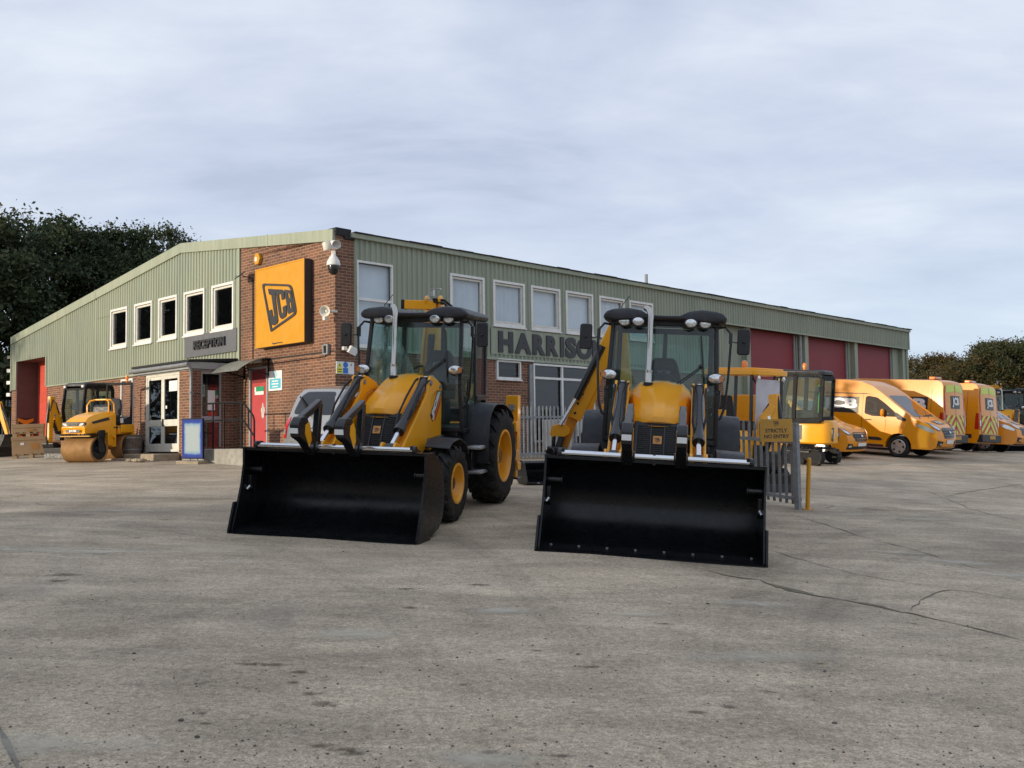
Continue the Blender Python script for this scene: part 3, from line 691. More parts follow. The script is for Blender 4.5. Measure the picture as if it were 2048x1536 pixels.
mb.box(6.86,9.7,0,.25,.4,1.5); mb.box(9.7,17.0,0,.25,.4,3.86)
mb.build('front_brickwork',M['brick_y'],bd)
mb=MB(); mb.box(-.004,.2,.02,4.3,3.785,3.825); mb.build('damp_course',M['felt'],bd)
# shell behind: floor slabs, partitions, roof
mb=MB()
mb.box(4.5,4.6,.3,GBX-.4,.5,5.8); mb.box(16.9,17.0,.1,GBX-.4,.5,5.75)
mb.box(.26,16.9,.26,17.6,3.66,3.76); mb.box(.3,1.1,3.0,3.02,.5,3.7); mb.box(.26,16.8,13.5,13.6,.5,6.3)
mb.box(.9,1.0,17.7,21.2,.4,5.5) ; mb.box(.2,.95,17.75,17.85,.4,5.5)
mb.build('interior_walls',M['interior'],bd)
mb=MB(); mb.box(33.2,33.4,.02,GBX,.4,5.9); mb.box(.3,33.2,GBX-.2,GBX,.4,5.7)
mb.build('back_walls',M['cladding'],bd)
mb=MB()
vs=[]
for x in (-.02,33.4):
    for y in (-.03,GBR,GBX): vs.append((x,y,rooftop(max(0,y))-.03 if y>0 else 6.70))
mb.add(vs,[(0,3,4,1),(1,4,5,2)]); mb.build('roof',mat('grey fibre cement roof',(.20,.20,.19),.9,scale=2),bd)
# windows
def window(place, a, b, z0, z1, mullion=None, blind_or_sheen=False, frame_m='white', fw=.07, sill=True, transom=None, glassm='winglass', inner=True):
    """a<b along the wall, place(u,z,o): o positive outwards"""
    def bx(m_,u0,u1,zz0,zz1,o0,o1):
        vs=[place(u,z,o) for o in (o0,o1) for u,z in ((u0,zz0),(u1,zz0),(u1,zz1),(u0,zz1))]
        m_.add(vs,[(0,1,2,3),(7,6,5,4),(0,4,5,1),(1,5,6,2),(2,6,7,3),(3,7,4,0)])
    fr=MB()
    bx(fr,a,b,z0,z0+fw,-.02,.055); bx(fr,a,b,z1-fw,z1,-.02,.055); bx(fr,a,a+fw,z0+fw,z1-fw,-.02,.055); bx(fr,b-fw,b,z0+fw,z1-fw,-.02,.055)
    if transom: bx(fr,a+fw,b-fw,transom-.035,transom+.035,-.02,.045)
    if mullion:
        for mu in mullion: bx(fr,mu-.035,mu+.035,z0+fw,z1-fw,-.02,.05)
    f=fr.build('window',M[frame_m],bd,bevel=.006)
    if inner:
        s_=MB(); g=fw+.012; t=.055
        bx(s_,a+g,b-g,z0+g,z0+g+t,-.05,.012); bx(s_,a+g,b-g,z1-g-t,z1-g,-.05,.012); bx(s_,a+g,a+g+t,z0+g+t,z1-g-t,-.05,.012); bx(s_,b-g-t,b-g,z0+g+t,z1-g-t,-.05,.012)
        s_.build('sash',M['offwhite'],f,bevel=.005)
    p=MB(); p.add([place(u,z,-.035) for u,z in ((a+fw*.6,z0+fw*.6),(b-fw*.6,z0+fw*.6),(b-fw*.6,z1-fw*.6),(a+fw*.6,z1-fw*.6))],[(0,1,2,3)]); p.build('pane',M[glassm],f)
    if blind_or_sheen:
        v=MB(); k=0; u=a+fw
        while u<b-fw-.02:
            c0=random.uniform(-.006,.006); c1=.015 if not blind_or_sheen=='slats' else random.uniform(.03,.07)
            v.add([place(u,z0+fw,-.13+c0),place(u+.085,z0+fw,-.13+c1+c0),place(u+.085,z1-fw,-.13+c1+c0),place(u,z1-fw,-.13+c0)],[(0,1,2,3)]); u+=.089
        v.build('blind_or_sheen',M['blind_or_sheen'],f)
    if sill:
        q=MB(); bx(q,a-.03,b+.03,z0-.045,z0-.003,-.02,.085); q.build('sill',M[frame_m],f,bevel=.005)
    return f
for far,near in LW: window(pl,near,far,LZ0,LZ1)
window(pr,*RW[0][:2],RW[0][2],RW[0][3],transom=5.13,blind_or_sheen=True,glassm='blind_or_sheen_glass',fw=.05,inner=False)  # plain pale slats added to give this pane its reflected sky tone
for i,(a,b,z0,z1) in enumerate(RW[1:]): window(pr,a,b,z0,z1,blind_or_sheen='slats' if i in(0,1,4) else True,glassm='blind_or_sheen_glass')  # tilted slats are real blinds, the plain sets stand in for reflected sky
window(pr,5.42,6.38,3.34,3.86,fw=.05,inner=False)
window(pr,6.90,9.66,1.55,3.84,mullion=[8.16],transom=3.42,fw=.055,inner=False,sill=False,glassm='shopglass')
mb=MB(); mb.box(5.40,6.85,-.12,-.02,3.875,3.90); mb.build('strip_lamp',M['white'],bd)
window(pl,10.75,11.6,2.1,3.74,fw=.06,inner=False,sill=False)
mb=MB(); mb.box(.03,.05,10.8,11.55,2.85,3.7); mb.build('roller_blind',M['paper'],bd)
mb=MB(); mb.box(6.72,6.84,-.07,-.002,.9,3.80); mb.build('downpipe',M['steel'],bd,bevel=.01)
# gable roller door
mb=MB(); mb.box(.78,.86,17.85,20.95,.6,4.95); mb.build('roller_door',M['shutter_bright'],bd)
mb=MB(); mb.box(.0,.9,20.86,20.94,.6,4.93); mb.box(.0,.9,17.80,17.86,.6,3.8); mb.box(.02,.9,17.8,20.94,4.93,4.98)
mb.build('door_reveal',mat('brown door reveal',(.10,.065,.055),.8),bd)
# the loading bays at the far end of the long front
for x0,x1 in ((17.0,19.15),(22.97,23.9),(27.6,28.5),(32.2,33.19)): mb=MB(); mb.box(x0,x1,.28,.5,.4,5.785); mb.build('bay_wall',M['cladding'],bd)
for x in (18.8,23.32,27.83,32.9): mb=MB(); mb.box(x,x+.29,.08,.279,.4,5.785); mb.build('bay_column',M['fascia'],bd,bevel=.01)
mb=MB(); mb.box(17.0,33.3,.0,.8,5.79,5.815); mb.build('bay_soffit',M['felt'],bd)
for x0,x1 in ((19.15,22.97),(23.9,27.6),(28.5,32.2)):
    mb=MB(); mb.box(x0+.003,x1-.003,.40,.46,.4,5.786); o=mb.build('roller_door',M['shutter'],bd)
    for xa in (x0,x1-.08): mb=MB(); mb.box(xa,xa+.08,.33,.395,.4,5.78); mb.build('door_guide',M['greypaint'],o,bevel=.005)
mb=MB(); mb.cyl((23.13,.2,.9),(23.13,.2,5.78),.07); mb.build('rainwater_pipe',M['greypaint'],bd)
# red side door
mb=MB(); mb.box(.045,.09,3.04,3.83,1.50,3.58); d=mb.build('side_door',M['reddoor'],bd,bevel=.005); d['label']='red side door with a chipped patch'
mb=MB(); mb.box(-.01,.14,2.98,3.04,1.46,3.63); mb.box(-.01,.14,3.83,3.89,1.46,3.63); mb.box(-.01,.14,3.04,3.83,3.58,3.63); mb.build('door_frame',M['greypaint'],d,bevel=.004)
mb=MB(); mb.box(.038,.044,3.06,3.81,3.22,3.57); mb.build('transom_panel',mat('dark red panel',(.22,.02,.028),.5),d)
mb=MB()
blob=[(3.27+.10*math.cos(t)*random.uniform(.6,1.1),2.47+.2*math.sin(t)*random.uniform(.6,1.1)) for t in np.linspace(0,6.28,15)[:-1]]
mb.prism(blob,'x',.036,.044); mb.build('chipped_patch',M['bareplaster'],d)
mb=MB(); mb.box(.034,.044,3.22,3.68,2.98,3.12); g_=mb.build('door_notice',M['signgreen'],d)
mb=MB(); mb.box(.030,.0335,3.22,3.66,2.90,2.99); mb.box(.030,.0335,3.60,3.67,2.99,3.11); mb.build('notice_text_panel',M['paper'],g_)
# roof vent pole
vp=empty('vent_pole','thin grey vent pole standing on the roof above the front windows','pole',BM@Matrix.Translation((13.7,.9,6.7)))
mb=MB(); mb.cyl((0,0,0),(0,0,.62),.055,n=10); mb.build('pipe',M['steel'],vp); mb=MB(); mb.cyl((0,0,.0),(0,0,.06),.1); mb.build('collar',M['felt'],vp)
# ------------------------------------------------------------------ backhoe loaders. local x forward, y to the machine's left, z up, origin on the ground under the rear axle
def wheel(parent, c, rad, wid, rim, lugs, sd):
    c=Vector(c); ax=Vector((0,sd,0)); h=wid/2; r_=rad-.035
    mb=MB()
    mb.lathe([(rim,-h*.86),(rim+.02,-h*.95),((rim+r_)/2,-h*1.02),(r_*.93,-h*.98),(r_*.985,-h*.84),(r_,-h*.5),(r_,0),(r_,h*.5),(r_*.985,h*.84),(r_*.93,h*.98),((rim+r_)/2,h*1.02),(rim+.02,h*.95),(rim,h*.86),(rim-.03,h*.5),(rim-.03,-h*.5)],c,ax,40,caps=False)
    for i in range(lugs):
        for k in (-1,1):
            a0=2*math.pi*(i+(0 if k<0 else .5))/lugs
            pts=[]
            for t,dr in ((-.04,0),(.45,0),(.86,-.012),(1.0,-.06)):
                a=a0+k*0+t*2*math.pi/lugs*.95; rr=rad+dr
                pts.append((c+Vector((math.sin(a)*rr,k*h*t,math.cos(a)*rr)),Vector((math.sin(a),0,math.cos(a))),Vector((math.cos(a),0,-math.sin(a)))))
            lw=2*math.pi*rad/lugs*.20; vs=[]
            for p,n_,tg in pts: vs+=[p-tg*lw,p+tg*lw,p+tg*lw*1.25-n_*.055,p-tg*lw*1.25-n_*.055]
            mb.add(vs,[(4*j+q,4*j+(q+1)%4,4*j+4+(q+1)%4,4*j+4+q) for j in range(3) for q in range(4)]+[(3,2,1,0),(12,13,14,15)])
    t=mb.build('wheel',M['rubber'],parent)
    mb=MB()
    mb.lathe([(rim+.012,h*.90),(rim+.012,h*.99),(rim-.02,h*.99),(rim-.035,h*.8),(rim-.045,h*.30),(rim*.66,h*.02),(rim*.56,h*.0),(rim*.52,h*.14),(rim*.3,h*.14),(.001,h*.14)],c,ax,32,caps=False)
    mb.lathe([(rim+.01,-h*.9),(rim-.04,-h*.8),(rim-.05,h*.2)],c,ax,32,caps=False)
    rm=mb.build('rim',M['yellow'],t)
    mb=MB(); mb.lathe([(rim*.40,h*.10),(rim*.40,h*.4),(rim*.30,h*.62),(.001,h*.66)],c,ax,16,caps=False)
    for i in range(8):
        a=2*math.pi*i/8; p=c+Vector((math.cos(a)*rim*.46,sd*h*.2,math.sin(a)*rim*.46)); mb.cyl(p,p+ax*.03,.016,n=6)
    mb.build('hub',M['black'],t)
    return t
def loader(label, group, Mx, boom):
    T=empty('backhoe_loader',label,'digger',Mx,group)
    Y=M['yellow']; BK=M['black']
    # chassis
    mb=MB(); mb.box(-1.0,2.35,-.34,.34,.62,.98); mb.box(.2,1.1,-.70,.70,.55,1.0); mb.box(-.4,1.05,-.66,.66,.98,1.12)
    mb.cyl((2.17,-.75,.5),(2.17,.75,.5),.10); mb.cyl((0,-.7,.71),(0,.7,.71),.17); mb.box(1.95,2.4,-.2,.2,.42,.65)
    mb.box(.35,1.0,.55,.88,.5,.86); mb.box(.35,1.0,-.88,-.55,.5,.86)
    mb.build('chassis',BK,T,bevel=.015)
    for sd in (1,-1):
        wheel(T,(2.17,sd*.88,.5),.5,.34,.255,16,sd); wheel(T,(0,sd*.87,.71),.71,.44,.385,18,sd)
    # bonnet
    def hs(x,hw,sh,top,bot,front=0):
        pts=[]; lo=max(bot+.004,sh-.10)
        for y,z in ((-hw-.03,bot),(-hw-.02,lo),(-hw,sh-.02),(-hw*.965,sh+.012),(-hw*.72,top-.02),(-hw*.32,top-.002),(-hw*.22,top+.012),(hw*.22,top+.012),(hw*.32,top-.002),(hw*.72,top-.02),(hw*.965,sh+.012),(hw,sh-.02),(hw+.02,lo),(hw+.03,bot)):
            pts.append((x+front*(1-min(1,abs(y)/hw)**2),y,z))
        for k in (.55,.15,-.15,-.55): pts.append((x+front*(1-k*k),k*hw,bot-.012*(1-k*k)*(front>.04)))
        return pts
    mb=MB()
    mb.loft([hs(1.02,.385,1.80,1.925,1.30),hs(1.12,.385,1.805,1.925,1.30),hs(1.38,.375,1.765,1.885,1.30),hs(1.6,.36,1.70,1.815,1.31),hs(1.8,.342,1.63,1.735,1.32),hs(1.98,.324,1.56,1.655,1.335,.05),hs(2.10,.308,1.50,1.58,1.34,.09),hs(2.19,.296,1.45,1.51,1.345,.12),hs(2.225,.290,1.41,1.45,1.35,.13),hs(2.235,.286,1.385,1.40,1.355,.13)])
    bo=mb.build('bonnet',Y,T,ang=24,bevel=.006)
    for sd in (1,-1):
        mb=MB(); mb.prism(rpoly([(1.28,.93),(1.28,1.60),(1.38,1.735),(1.86,1.62),(1.875,1.2),(1.80,.90),(1.5,.86)],.05),'y',sd*.40,sd*.50); sp=mb.build('side_panel',Y,T,bevel=.01)
        # side lettering, reading up the panel
        u=Vector((-.663,0,.749)); v=Vector((.749,0,.663))
        if sd<0: u=-u
        n_=u.cross(v)
        o_=Vector((1.655,.0,1.285)) if sd>0 else Vector((1.343,0,1.637))
        A=Matrix((u,v,n_)).transposed().to_4x4(); A.translation=o_+Vector((0,sd*.5015,0))
        mb=MB(); mb.T=A; mb.mesh(shape([[(-.012,-.012),(.482,-.012),(.482,.124),(-.012,.124)]],.002)); mb.build('decal_backing',M['decalblack'],sp)
        mb=MB(); mb.T=A; mb.mesh(text('JCB',.47,.112,.004,.085),Matrix.Translation((0,0,.002))); mb.build('lettering',M['decalwhite'],sp)
        mb=MB(); mb.T=A; mb.mesh(shape([[(.05,-.085),(.40,-.085),(.46,-.035),(.11,-.035)]],.003)); mb.build('stripe',M['redvinyl'],sp)
    mb=MB()
    mb.loft([[(1.9,-.33,.72),(1.9,.33,.72),(1.9,.30,1.42),(1.9,-.30,1.42)],[(2.60,-.33,.72),(2.60,.33,.72),(2.30,.285,1.395),(2.30,-.285,1.395)]])
    gr=mb.build('grille',M['plastic'],T,bevel=.02)
    mb=MB()
    for i in range(24):
        z=.78+i*.0245; x=2.603-(z-.72)*.4444; mb.obox((x,0,z),(1,0,0),(0,1,0),(0,0,1),.006,.24,.005)
    for y in (-.25,-.08,.08,.25): mb.beam((2.595,y,.76),(2.318,y,1.375),.014,.012,up=(1,0,.44))
    mb.build('grille_slats',BK,gr)
    bx_=Vector((2.603-.1777-.0+.012-.026,0,1.176))
    bw=Vector((.914,0,.406)); bu=Vector((-.406,0,.914)); A=Matrix((Vector((0,1,0)),bu,bw)).transposed().to_4x4(); A.translation=Vector((2.603-(1.176-.72)*.4444,0,1.176))+bw*.012
    mb=MB(); mb.T=A; mb.box(-.052,.052,-.052,.052,-.004,.006); bd_=mb.build('badge',mat('badge amber',(.62,.28,.06),.4),gr)
    mb=MB(); mb.T=A; mb.mesh(shape([rpoly([(-.034,.024),(.022,.022),(.034,-.010),(-.014,-.034)],.006),rpoly([(-.028,.018),(.019,.017),(.027,-.007),(-.012,-.026)],.004)],.004),Matrix.Translation((0,0,.008)))
    mb.mesh(text('JCB',.032,.022,.003,.06),Matrix.Translation((-.014,-.009,.007))@Matrix.Rotation(R(0),4,'Z')); mb.build('badge_mark',M['decalblack'],bd_)
    # loader arms and rams
    for sd in (1,-1):
        arm=[(1.45,1.70),(1.50,1.79),(1.78,1.87),(1.93,1.895),(2.02,1.80),(2.06,1.66),(2.5,1.32),(2.88,1.03),(3.04,.72),(3.02,.42),(2.9,.36),(2.75,.5),(2.5,.66),(2.1,.95),(1.95,1.2),(1.90,1.62),(1.7,1.695)]
        mb=MB()
        for y0,y1 in ((.385,.415),(.535,.565)): mb.prism(rpoly(arm,.03),'y',sd*y0,sd*y1)
        mb.prism([(1.98,1.2),(2.15,.98),(2.5,.72),(2.85,.45),(2.98,.5),(2.9,.9),(2.45,1.22),(2.02,1.5)],'y',sd*.415,sd*.535)
        a=mb.build('loader_arm',Y,T,bevel=.006)
        mb=MB(); mb.cyl((1.94,sd*.37,1.80),(1.94,sd*.585,1.80),.035); mb.cyl((2.98,sd*.37,.45),(2.98,sd*.60,.45),.04); mb.cyl((1.55,sd*.40,1.75),(1.55,sd*.58,1.75),.03); mb.build('pin',M['steel'],a)
        # tilt ram
        mb=MB(); mb.cyl((1.92,sd*.475,1.82),(2.84,sd*.475,1.20),.062,n=18); mb.box(1.86,1.96,sd*.475-.055,sd*.475+.055,1.74,1.88); mb.cyl((2.78,sd*.475,1.24),(2.86,sd*.475,1.185),.074,n=18)
        rm=mb.build('ram',BK,T,bevel=.006)
        mb=MB(); mb.cyl((2.84,sd*.475,1.20),(3.14,sd*.475,.995),.030); mb.build('ram_rod',M['chrome'],rm)
        mb=MB(); mb.obox((3.16,sd*.475,.985),(1,0,-.6),(0,1,0),(.6,0,1),.07,.05,.055); mb.build('rod_eye',BK,rm,bevel=.012)
        mb=MB(); mb.tube([(1.95,sd*.395,1.86),(2.1,sd*.41,1.83),(2.4,sd*.405,1.63),(2.65,sd*.40,1.42),(2.75,sd*.43,1.30)],.014); mb.tube([(1.95,sd*.555,1.84),(2.2,sd*.55,1.75),(2.5,sd*.56,1.5),(2.6,sd*.54,1.4),(2.7,sd*.52,1.32)],.014); mb.build('hose',M['rubber'],rm)
        mb=MB(); mb.obox((1.895,sd*.475,1.865),(.83,0,-.56),(0,1,0),(.56,0,.83),.03,.022,.01); mb.build('ram_sticker',M['decalwhite'],rm)
        # link bracket beside the bucket rod
        mb=MB()
        br=[(2.88,.50),(2.92,.80),(3.06,1.05),(3.18,1.08),(3.25,1.00),(3.20,.86),(3.06,.70),(3.04,.5)]
        for y0,y1 in ((.375,.405),(.545,.575)): mb.prism(rpoly(br,.03),'y',sd*y0,sd*y1)
        mb.box(2.92,3.03,sd*.475-.07,sd*.475+.07,.5,.80)
        mb.build('bucket_link',Y,T,bevel=.006)
        # lift ram low on the side
        mb=MB(); mb.cyl((1.25,sd*.50,1.02),(2.25,sd*.50,.98),.055); mb.cyl((2.25,sd*.5,.98),(2.62,sd*.49,.95),.03); mb.build('lift_ram',BK,T)
    # bucket
    mb=MB()
    inn=[(3.73,.965),(3.56,.945),(3.36,.86),(3.20,.70),(3.13,.50),(3.15,.34),(3.21,.22),(3.31,.13),(3.45,.085),(3.62,.06),(3.98,.030)]
    out=[(3.96,.008),(3.60,.022),(3.42,.045),(3.28,.09),(3.165,.19),(3.105,.33),(3.085,.50),(3.155,.725),(3.32,.90),(3.54,.99),(3.73,1.0)]
    mb.prism(inn+out,'y',-1.145,1.145)
    bk=mb.build('front_bucket',M['bucket'],T,ang=50)
    for sd in (1,-1):
        mb=MB(); mb.prism([(3.76,1.005),(3.50,.995),(3.30,.90),(3.14,.73),(3.07,.50),(3.09,.32),(3.15,.18),(3.28,.075),(3.60,.0),(4.0,-.005),(4.005,.05),(3.90,.30),(3.80,.58),(3.755,.80)],'y',sd*1.1455,sd*1.170)
        mb.build('side_plate',M['bucket'],bk,bevel=.004)
        mb=MB(); mb.prism([(3.62,-.004),(4.045,-.004),(4.05,.03),(3.93,.36),(3.84,.36),(3.80,.1)],'y',sd*1.1708,sd*1.195); mb.build('side_cutter',M['bucket'],bk,bevel=.004)
        mb=MB(); mb.cyl((3.60,sd*.99,.73),(3.60,sd*1.145,.73),.032); mb.cyl((3.60,sd*.98,.73),(3.60,sd*1.0,.73),.042)
        mb.build('bucket_lug',BK,bk,bevel=.005); mb=MB(); mb.prism([(3.50,.66),(3.68,.66),(3.66,.50),(3.57,.44)],'y',sd*1.10,sd*1.144); mb.build('gusset',BK,bk,bevel=.005); mb=MB(); mb.prism([(3.4,.99),(3.72,1.0),(3.74,1.08),(3.66,1.08)],'y',sd*.96,sd*.99); mb.build('bucket_gusset',BK,bk,bevel=.005)
        mb=MB(); mb.cyl((3.70,sd*.99,1.03),(3.70,sd*1.03,1.03),.05); mb.build('rod_collar',BK,bk,bevel=.006)
        mb=MB(); mb.cyl((3.66,sd*1.12,.53),(3.69,sd*1.143,.49),.018,n=8); mb.build('grease_cap',M['alu'],bk)
    mb=MB(); mb.prism([(3.82,.066),(3.80,.054),(4.06,-.008),(4.065,.006)],'y',-1.17,1.17); mb.prism([(3.70,-.005),(3.70,.012),(3.96,.0),(3.96,-.012)],'y',-1.14,1.14); mb.build('cutting_edge',M['bucket'],bk,bevel=.003)
    for i in range(8):
        y=-1.04+i*2.08/7; mb=MB(); mb.cyl((3.885,y,.046),(3.89,y,.064),.014,n=8); mb.build('bolt',M['steel'] if boom!='L' else M['bucket'],bk)
    mb=MB(); mb.cyl((3.70,-1.0,1.03),(3.70,1.0,1.03),.030,n=18); mb.build('hinge_rod',M['chrome'],bk)
    mb=MB(); mb.box(3.68,3.72,-.015,.015,.95,1.07); mb.build('rod_stop',BK,bk)
    # folded pallet forks
    for sd in (1,-1):
        y=sd*.28; mb=MB()
        mb.prism(rpoly([(3.64,.95),(3.76,.93),(3.98,1.10),(4.16,1.17),(4.19,1.31),(4.10,1.40),(3.95,1.40),(3.86,1.25),(3.62,1.06)],.03),'y',y-.055,y+.055)
        mb.beam((4.08,y,1.34),(3.53,y,1.565),.08,.085,w2=.07,h2=.07)
        mb.beam((3.55,y,1.55),(3.62,y,.98),.08,.085,up=(1,0,0))
        mb.cyl((3.70,y-.075,1.03),(3.70,y+.075,1.03),.062)
        fk=mb.build('pallet_fork',BK,T,bevel=.01)
        mb=MB(); mb.box(4.165,4.195,y-.05,y+.05,1.212,1.272); mb.build('fork_label',M['paper'],fk)
        mb=MB()
        for k in (-1,1): mb.prism([(3.91,1.34),(4.0,1.30),(4.01,1.20),(3.90,1.04),(3.84,1.12),(3.86,1.26)],'y',y+k*.0555,y+k*.058)
        mb.build('fork_sticker',Y,fk)
    # mudguards
    for sd in (1,-1):
        def band(path,y0,y1,th):
            mb=MB(); n=len(path); vs=[]
            for i,(x,z) in enumerate(path):
                a=Vector(path[min(i+1,n-1)])-Vector(path[max(i-1,0)]); a.normalize(); nx_,nz_=-a.y,a.x
                vs+=[(x,sd*y0,z),(x,sd*y1,z-.015),(x+nx_*-th,sd*y1,z-nz_*th-.015),(x-nx_*th,sd*y0,z-nz_*th)]
            mb.add(vs,[(4*i+k,4*i+(k+1)%4,4*i+4+(k+1)%4,4*i+4+k) for i in range(n-1) for k in range(4)]+[(3,2,1,0),tuple(range(4*n-4,4*n))]); return mb
        band(rpoly([(-.66,1.25),(-.45,1.40),(-.05,1.51),(.45,1.52),(.72,1.38),(.80,1.10),(.80,.62)],.12)[::-1],.66,1.06,-.02).build('rear_mudguard',M['greyplastic'],T,bevel=.008)
        band(rpoly([(1.62,.86),(1.78,1.02),(2.05,1.10),(2.35,1.07),(2.52,.98)],.06)[::-1],.70,1.03,-.018).build('front_mudguard',M['plastic'],T,bevel=.006)
        mb=MB(); mb.box(.74,.79,sd*.62,sd*.76,.62,1.5); mb.box(-.35,.75,sd*.62,sd*.70,1.1,1.5); mb.build('cab_skirt',M['plastic'],T,bevel=.01)
        for (x,z) in ((.95,.90),(.88,.55)):
            mb=MB(); mb.box(x-.17,x+.17,sd*.80,sd*1.02,z-.03,z); 
            for k in range(6): mb.box(x-.16+k*.06,x-.13+k*.06,sd*.82,sd*1.0,z,z+.012)
            mb.build('step',M['alu'],T,bevel=.004)
    # cab
    F_=[(1.06,.735,1.12),(1.13,.72,1.78),(.98,.685,2.72)]     # front pillar points (x,y,z)
    cab=MB()
    for sd in (1,-1):
        for (a,b) in zip(F_[:-1],F_[1:]): cab.beam((a[0],sd*a[1],a[2]),(b[0],sd*b[1],b[2]),.05,.06,up=(1,0,0))
        cab.beam((-.22,sd*.67,1.15),(-.28,sd*.66,2.74),.07,.07,up=(1,0,0)); cab.beam((.42,sd*.725,1.2),(.40,sd*.70,2.72),.05,.05,up=(1,0,0))
        cab.beam((-.22,sd*.69,1.58),(.42,sd*.73,1.58),.06,.08); cab.beam((.42,sd*.735,1.14),(1.06,sd*.735,1.12),.05,.06)
        cab.beam((-.28,sd*.66,2.70),(.98,sd*.685,2.70),.06,.08)
    cab.beam((1.06,-.73,1.14),(1.06,.73,1.14),.06,.06); cab.beam((-.22,-.67,1.3),(-.22,.67,1.3),.06,.2); cab.beam((-.28,-.66,2.7),(-.28,.66,2.7),.06,.08)
    cab.beam((.98,-.685,2.71),(.98,.685,2.71),.08,.07)
    cb=cab.build('cab_frame',M['plastic'],T,bevel=.008)
    def roofsec(x,hw,z0,lobe,mid):
        P=[]
        for y,dz in ((-1,0.0),(-1.03,.05),(-.98,.10),(-.86,.135*lobe+.0),(-.62,.155*lobe),(-.40,.13*lobe),(-.26,mid),(0,mid-.004),(.26,mid),(.40,.13*lobe),(.62,.155*lobe),(.86,.135*lobe),(.98,.10),(1.03,.05),(1,0.0)):
            P.append((x,y*hw,z0+dz))
        P+=[(x,hw*.8,z0-.02),(x,hw*.3,z0+.005),(x,-hw*.3,z0+.005),(x,-hw*.8,z0-.02)]
        return P
    mb=MB(); mb.loft([roofsec(1.165,.74,2.755,.62,.045),roofsec(1.14,.785,2.735,.98,.062),roofsec(1.02,.80,2.725,1.12,.070),roofsec(.7,.79,2.725,1.10,.10),roofsec(.2,.765,2.74,.98,.125),roofsec(-.2,.72,2.75,.85,.115),roofsec(-.36,.66,2.755,.6,.08)])
    rf=mb.build('cab_roof',M['greyplastic'],T,ang=50,bevel=.012)
    mb=MB(); mb.tube([(.75,-.62,2.86),(.72,-.60,2.95),(.66,-.50,3.10)],.006,6); mb.build('aerial',BK,rf)
    if boom=='R': 
        mb=MB(); mb.ball((.3,-.33,2.885),(.14,.12,.03)); mb.build('roof_hatch',M['alu'],rf)
    # work lamps
    for y in (-.53,-.345,.345,.53):
        mb=MB(); x=1.03 if abs(y)>.4 else 1.09; x+=.075
        mb.lathe([(.04,-.06),(.078,-.02),(.084,.01),(.076,.022)],(x,y,2.705),(1,0,-.06),18); l=mb.build('work_lamp',M['plastic'],T)
        for v in l.data.vertices: v.co.y=y+(v.co.y-y)*1.12; v.co.z=2.705+(v.co.z-2.705)*.85
        mb=MB(); mb.lathe([(.068,.018),(.056,.03),(0.001,.036)],(x,y,2.705),(1,0,-.06),18); g_=mb.build('lens',M['lens'],l)
        for v in g_.data.vertices: v.co.y=y+(v.co.y-y)*1.12; v.co.z=2.705+(v.co.z-2.705)*.85
        mb=MB(); mb.beam((x-.03,y,2.70),(x-.08,y*.97,2.74),.06,.05); mb.build('lamp_bracket',BK,l)
    # glazing
    mb=MB(); n=10
    def fr_(t,z):
        x=interp([(1.16,1.075),(1.78,1.14),(2.66,1.0)],z); w=interp([(1.16,.71),(1.78,.695),(2.66,.662)],z); return (x+.10*(1-t*t),t*w,z)
    zs=[1.20,1.5,1.78,2.1,2.4,2.66]; mb.add([fr_(-1+2*i/n,z) for z in zs for i in range(n+1)],[((n+1)*j+i,(n+1)*j+i+1,(n+1)*(j+1)+i+1,(n+1)*(j+1)+i) for j in range(len(zs)-1) for i in range(n)])
    mb.build('windscreen',M['cabglass'],cb)
    if boom=='L':
        mb=MB(); zs=[1.75,2.0,2.25,2.5,2.6]; ww=[.62,.55,.42,.30,.22]; nn=12
        mb.add([tuple(Vector(fr_(-.93+w_*1.75*i/nn,z))+Vector((-.05-.03*math.sin(i*1.3+z*5),0,0))) for z,w_ in zip(zs,ww) for i in range(nn+1)],[((nn+1)*j+i,(nn+1)*j+i+1,(nn+1)*(j+1)+i+1,(nn+1)*(j+1)+i) for j in range(4) for i in range(nn)])
        mb.build('protective_film',M['clearfilm'],cb)
    for sd in (1,-1):
        mb=MB(); mb.add([(.46,sd*.735,1.2),(1.05,sd*.735,1.18),(1.11,sd*.72,1.78),(.97,sd*.69,2.68),(.44,sd*.705,2.68)],[(0,1,2,3,4)]); mb.build('door_glass',M['cabglass'],cb)
        mb=MB(); mb.add([(-.19,sd*.69,1.62),(.39,sd*.728,1.62),(.38,sd*.703,2.66),(-.25,sd*.668,2.66)],[(0,1,2,3)]); mb.build('side_glass',M['cabglass'],cb)
        mb=MB(); mb.beam((.9,sd*.76,1.62),(.86,sd*.765,1.84),.03,.05); mb.build('door_handle',BK,cb,bevel=.008)
    mb=MB(); mb.add([(-.24,-.63,1.42),(-.24,.63,1.42),(-.28,.62,2.66),(-.28,-.62,2.66)],[(0,1,2,3)]); mb.build('rear_glass',M['cabglass'],cb)
    mb=MB(); mb.box(-.25,-.2,-.03,.03,1.4,2.68); mb.build('rear_bar',BK,cb)
    mb=MB(); mb.box(-.2,1.03,-.68,.68,1.12,1.17); mb.prism(rpoly([(.86,1.17),(1.03,1.17),(1.05,1.62),(.90,1.64)],.03),'y',-.22,.22); mb.box(-.15,.75,-.66,-.48,1.17,1.62); mb.box(-.15,.3,.5,.66,1.17,1.6)
    mb.build('cab_floor',M['dash'],cb,bevel=.02)
    mb=MB(); mb.prism(rpoly([(-.02,1.62),(.10,1.62),(.0,2.30),(-.10,2.28)],.04),'y',-.20,.20); s_=mb
